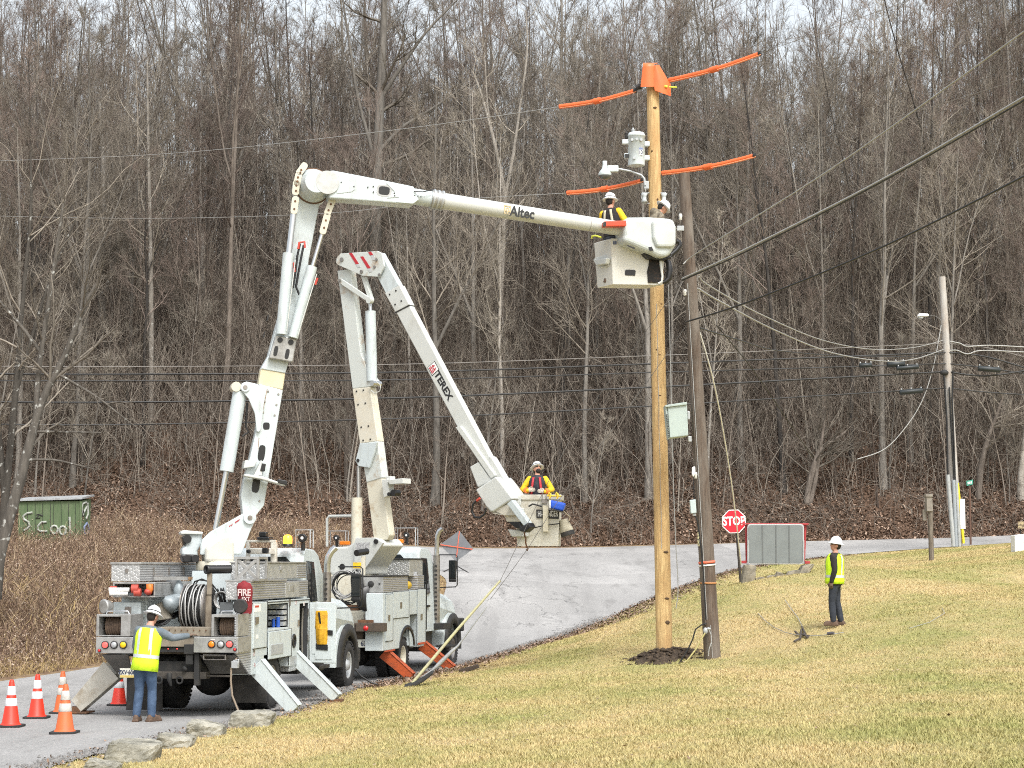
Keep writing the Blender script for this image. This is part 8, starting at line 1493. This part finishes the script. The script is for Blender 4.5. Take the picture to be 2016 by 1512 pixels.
        if outfit.get('stripes', True):
            band_ring(1.0, 1.055, .052, 'reflective_band', STRIPE, vest); mb = W_()
            for fr in (True, False):
                for sx in (-1, 1): strip(sx * .105, sx * .095, 1.055, 1.475, fr, .044, mb)
            mb.build('reflective_strap', STRIPE, vest)
    for (x0, x1, za, zb, fr, mt, nm) in outfit.get('straps', ()):
        mb = W_(); strip(x0, x1, za, zb, fr, .034, mb); o = mb.build(nm, mt, root); so = o.modifiers.new('thick', 'SOLIDIFY'); so.thickness = .012
    # hands with five fingers
    for s in ('l', 'r'):
        w = t_(arms[s][1]); d = (TM.to_3x3() @ Vector(arms[s][2])).normalized(); pn = TM.to_3x3() @ Vector(arms[s][3]); pn = (pn - d * pn.dot(d)).normalized(); sd = d.cross(pn) * (1 if s == 'l' else -1); curl = arms[s][4] if len(arms[s]) > 4 else .5
        mb = W_(); Rm = Matrix((sd, d, pn)).transposed(); mb.ell(w + d * .05, (.043, .056, .020), 12, Rm)
        for i, (o, ln) in enumerate(((-.032, .066), (-.011, .078), (.011, .074), (.031, .058))):
            p = w + d * .092 + sd * o; a = 0; pts = [p - d * .02]
            for k in range(3): a += curl * .8; pts.append(pts[-1] + (d * math.cos(a) + pn * math.sin(a)) * (ln * (.5, .32, .28)[k] + (.02 if k == 0 else 0)))
            mb.tube(pts, [.0105, .0105, .0095, .008], 8); mb.ell(pts[-1], (.008,) * 3, 6)
        p = w + d * .03 - sd * .036; mb.tube([p, p - sd * .025 + d * .025 + pn * .01, p - sd * .03 + d * .055 + pn * .022, p - sd * .024 + d * .078 + pn * .03], [.014, .0125, .011, .009], 8); mb.ell(p - sd * .024 + d * .078 + pn * .03, (.009,) * 3, 6)
        mb.tube([w - d * .03, w + d * .02], [.036, .034], 12); mb.build('glove', outfit['gloves'], root)
    # hard hat with brim, band and, where seen, hair, glasses or beard
    mb = W_(); c = h_((0, .012, .195)); Rm = HM.to_3x3(); up_ = Rm @ Vector((0, 0, 1)); fw = Rm @ Vector((1, 0, 0))
    mb.lathe([(.178, -.012), (.18, -.006), (.145, .012), (.128, .035), (.118, .075), (.092, .115), (.05, .138), (0, .145)], c, up_, 28, .84, 1.0, fw); mb.lathe([(.175, -.014), (.125, -.008)], c, up_, 28, .84, 1.0, fw)
    hat = mb.build('hard_hat', outfit.get('hat', WHAT), root); mb = W_(); mb.lathe([(.128, .028), (.1315, .032), (.1295, .048), (.125, .05)], c, up_, 28, .84, 1.0, fw)
    if outfit.get('hatband', True): mb.build('hat_band', DARK, hat)
    if outfit.get('ridge', True): mb = W_(); mb.tube([c + Rm @ Vector((0, .118 * math.cos(t), .03 + .118 * math.sin(t))) for t in [PI * k / 10 for k in range(11)]], .010, 6); mb.build('hat_ridge', outfit.get('hat', WHAT), hat)
    mb = W_(); mb.ell(h_((0, -.022, .155)), (.081, .082, .092), 14, Rm); mb.build('hair', outfit.get('hair', HAIR), root)
    if outfit.get('glasses'):
        mb = W_(); 
        for k in (-1, 1): mb.ell(h_((.034 * k, .106, .168)), (.030, .014, .019), 10, Rm); mb.tube([h_((.064 * k, .09, .17)), h_((.08 * k, .01, .165))], .004, 5)
        mb.build('glasses', GLASS, root)
    if outfit.get('beard'): mb = W_(); mb.ell(h_((0, .07, .075)), (.058, .058, .055), 12, Rm); mb.ell(h_((0, .10, .107)), (.035, .02, .012), 8, Rm); mb.build('beard', HAIR, root)
    return root
ST = {'l': ((-.10, .01, .49), (-.11, -.02, .10), (-.1, 1, 0)), 'r': ((.10, .01, .49), (.11, -.02, .10), (.12, 1, 0))}
gzp = lambda p: Vector((p.x, p.y, gz(p.x, p.y) + .025))
p = gzp(at(284, 1417, 30.55)); person('worker in lime vest and jeans reaching into the rear of the truck', p, math.radians(-8), 1.035,
    {'l': ((-.24, .10, 1.17), (-.14, .33, 1.12), (.2, 1, 0), (0, 0, -1)), 'r': ((.34, .16, 1.36), (.52, .36, 1.42), (.6, .7, .35), (0, 0, -1), .3)},
    {'l': ((-.10, .03, .49), (-.12, -.03, .10), (-.1, 1, 0)), 'r': ((.10, .06, .49), (.12, .0, .10), (.35, 1, 0))},
    dict(trousers=JEAN, boots=BOOT, jacket=SLATE, vest=VIZ, gloves=BGLOVE, collar=True, flare=.07), lean=(.10, .07), twist=-.05, head=(-.25, -.25, 0))
p = gzp(at(1645, 1231, 38.0)); person('worker in black jacket and lime vest standing on the lawn looking up', p, math.radians(68), .985,
    {'l': ((-.235, -.05, 1.17), (-.23, .02, .92), (0, .1, -1), (1, 0, 0), .5), 'r': ((.24, -.04, 1.17), (.235, .03, .92), (0, .1, -1), (-1, 0, 0), .5)},
    {'l': ((-.09, .05, .49), (-.10, .02, .10), (-.1, 1, 0)), 'r': ((.10, -.02, .49), (.11, -.09, .10), (.1, 1, 0))},
    dict(trousers=NAVY, boots=BOOT, jacket=BLKC, vest=VIZ, gloves=BGLOVE, collar=True, glasses=True, long=True, hatband=False, bulk=.02, flare=.045, vest0=.87), lean=(-.03, 0), head=(.45, .12, 0))
p = bq(.46, .5, zb_ if False else b0.z + .06); p.z = b0.z + .07; person('bearded worker with yellow sleeves looking up from the small bucket', p, math.radians(172), 1.0,
    {'l': ((-.34, .02, 1.19), (-.20, .20, 1.13), (1, .35, .12), (0, -1, 0), .35), 'r': ((.34, .02, 1.19), (.19, .21, 1.16), (-1, .35, .1), (0, -1, 0), .35)}, ST,
    dict(trousers=NAVY, boots=BOOT, jacket=BIB, sleeve=YSL, cuff=OCUFF, gloves=GLOVE, beard=True, glasses=True, collar=False, straps=[(-.12, -.07, 1.05, 1.46, True, REDS, 'harness_strap'), (.12, .07, 1.05, 1.46, True, REDS, 'harness_strap')]), lean=(-.05, 0), head=(.55, .42, -.1))
def platform_point(px, back): q = at(px, 500, 36.2 + back); return Vector((q.x, q.y, N1.z + .07))
p = bk(.15, .5, N1.z + .07, 0); person('worker with one yellow sleeve at the left end of the high platform', p, math.radians(-28), 1.0,
    {'l': ((-.26, .12, 1.2), (-.16, .36, 1.18), (.1, 1, .1), (1, 0, 0)), 'r': ((.30, .10, 1.18), (.24, .36, 1.12), (.1, 1, 0), (-1, 0, 0))}, ST,
    dict(trousers=NAVY, boots=BOOT, jacket=BLKC, sleeve=YSL, cuff=OCUFF, gloves=GLOVE, straps=[(-.11, -.06, 1.0, 1.46, False, HARN, 'harness_strap'), (.11, .06, 1.0, 1.46, False, HARN, 'harness_strap'), (-.11, -.06, 1.0, 1.46, True, HARN, 'harness_strap')]), lean=(.06, -.09), head=(-.2, -.05, 0))
p = bk(.93, .6, N1.z + .07, 0); person('worker in tan hooded jacket bent down at the right end of high platform', p, math.radians(-70), .98,
    {'l': ((-.26, .14, 1.2), (-.16, .36, 1.1), (.1, 1, .1), (1, 0, 0)), 'r': ((.28, .14, 1.18), (.2, .36, 1.05), (.1, 1, 0), (-1, 0, 0))}, ST,
    dict(trousers=NAVY, boots=BOOT, jacket=TANC, gloves=GLOVE, hood=True, hatband=False), lean=(.36, 0), head=(0, -.35, 0))
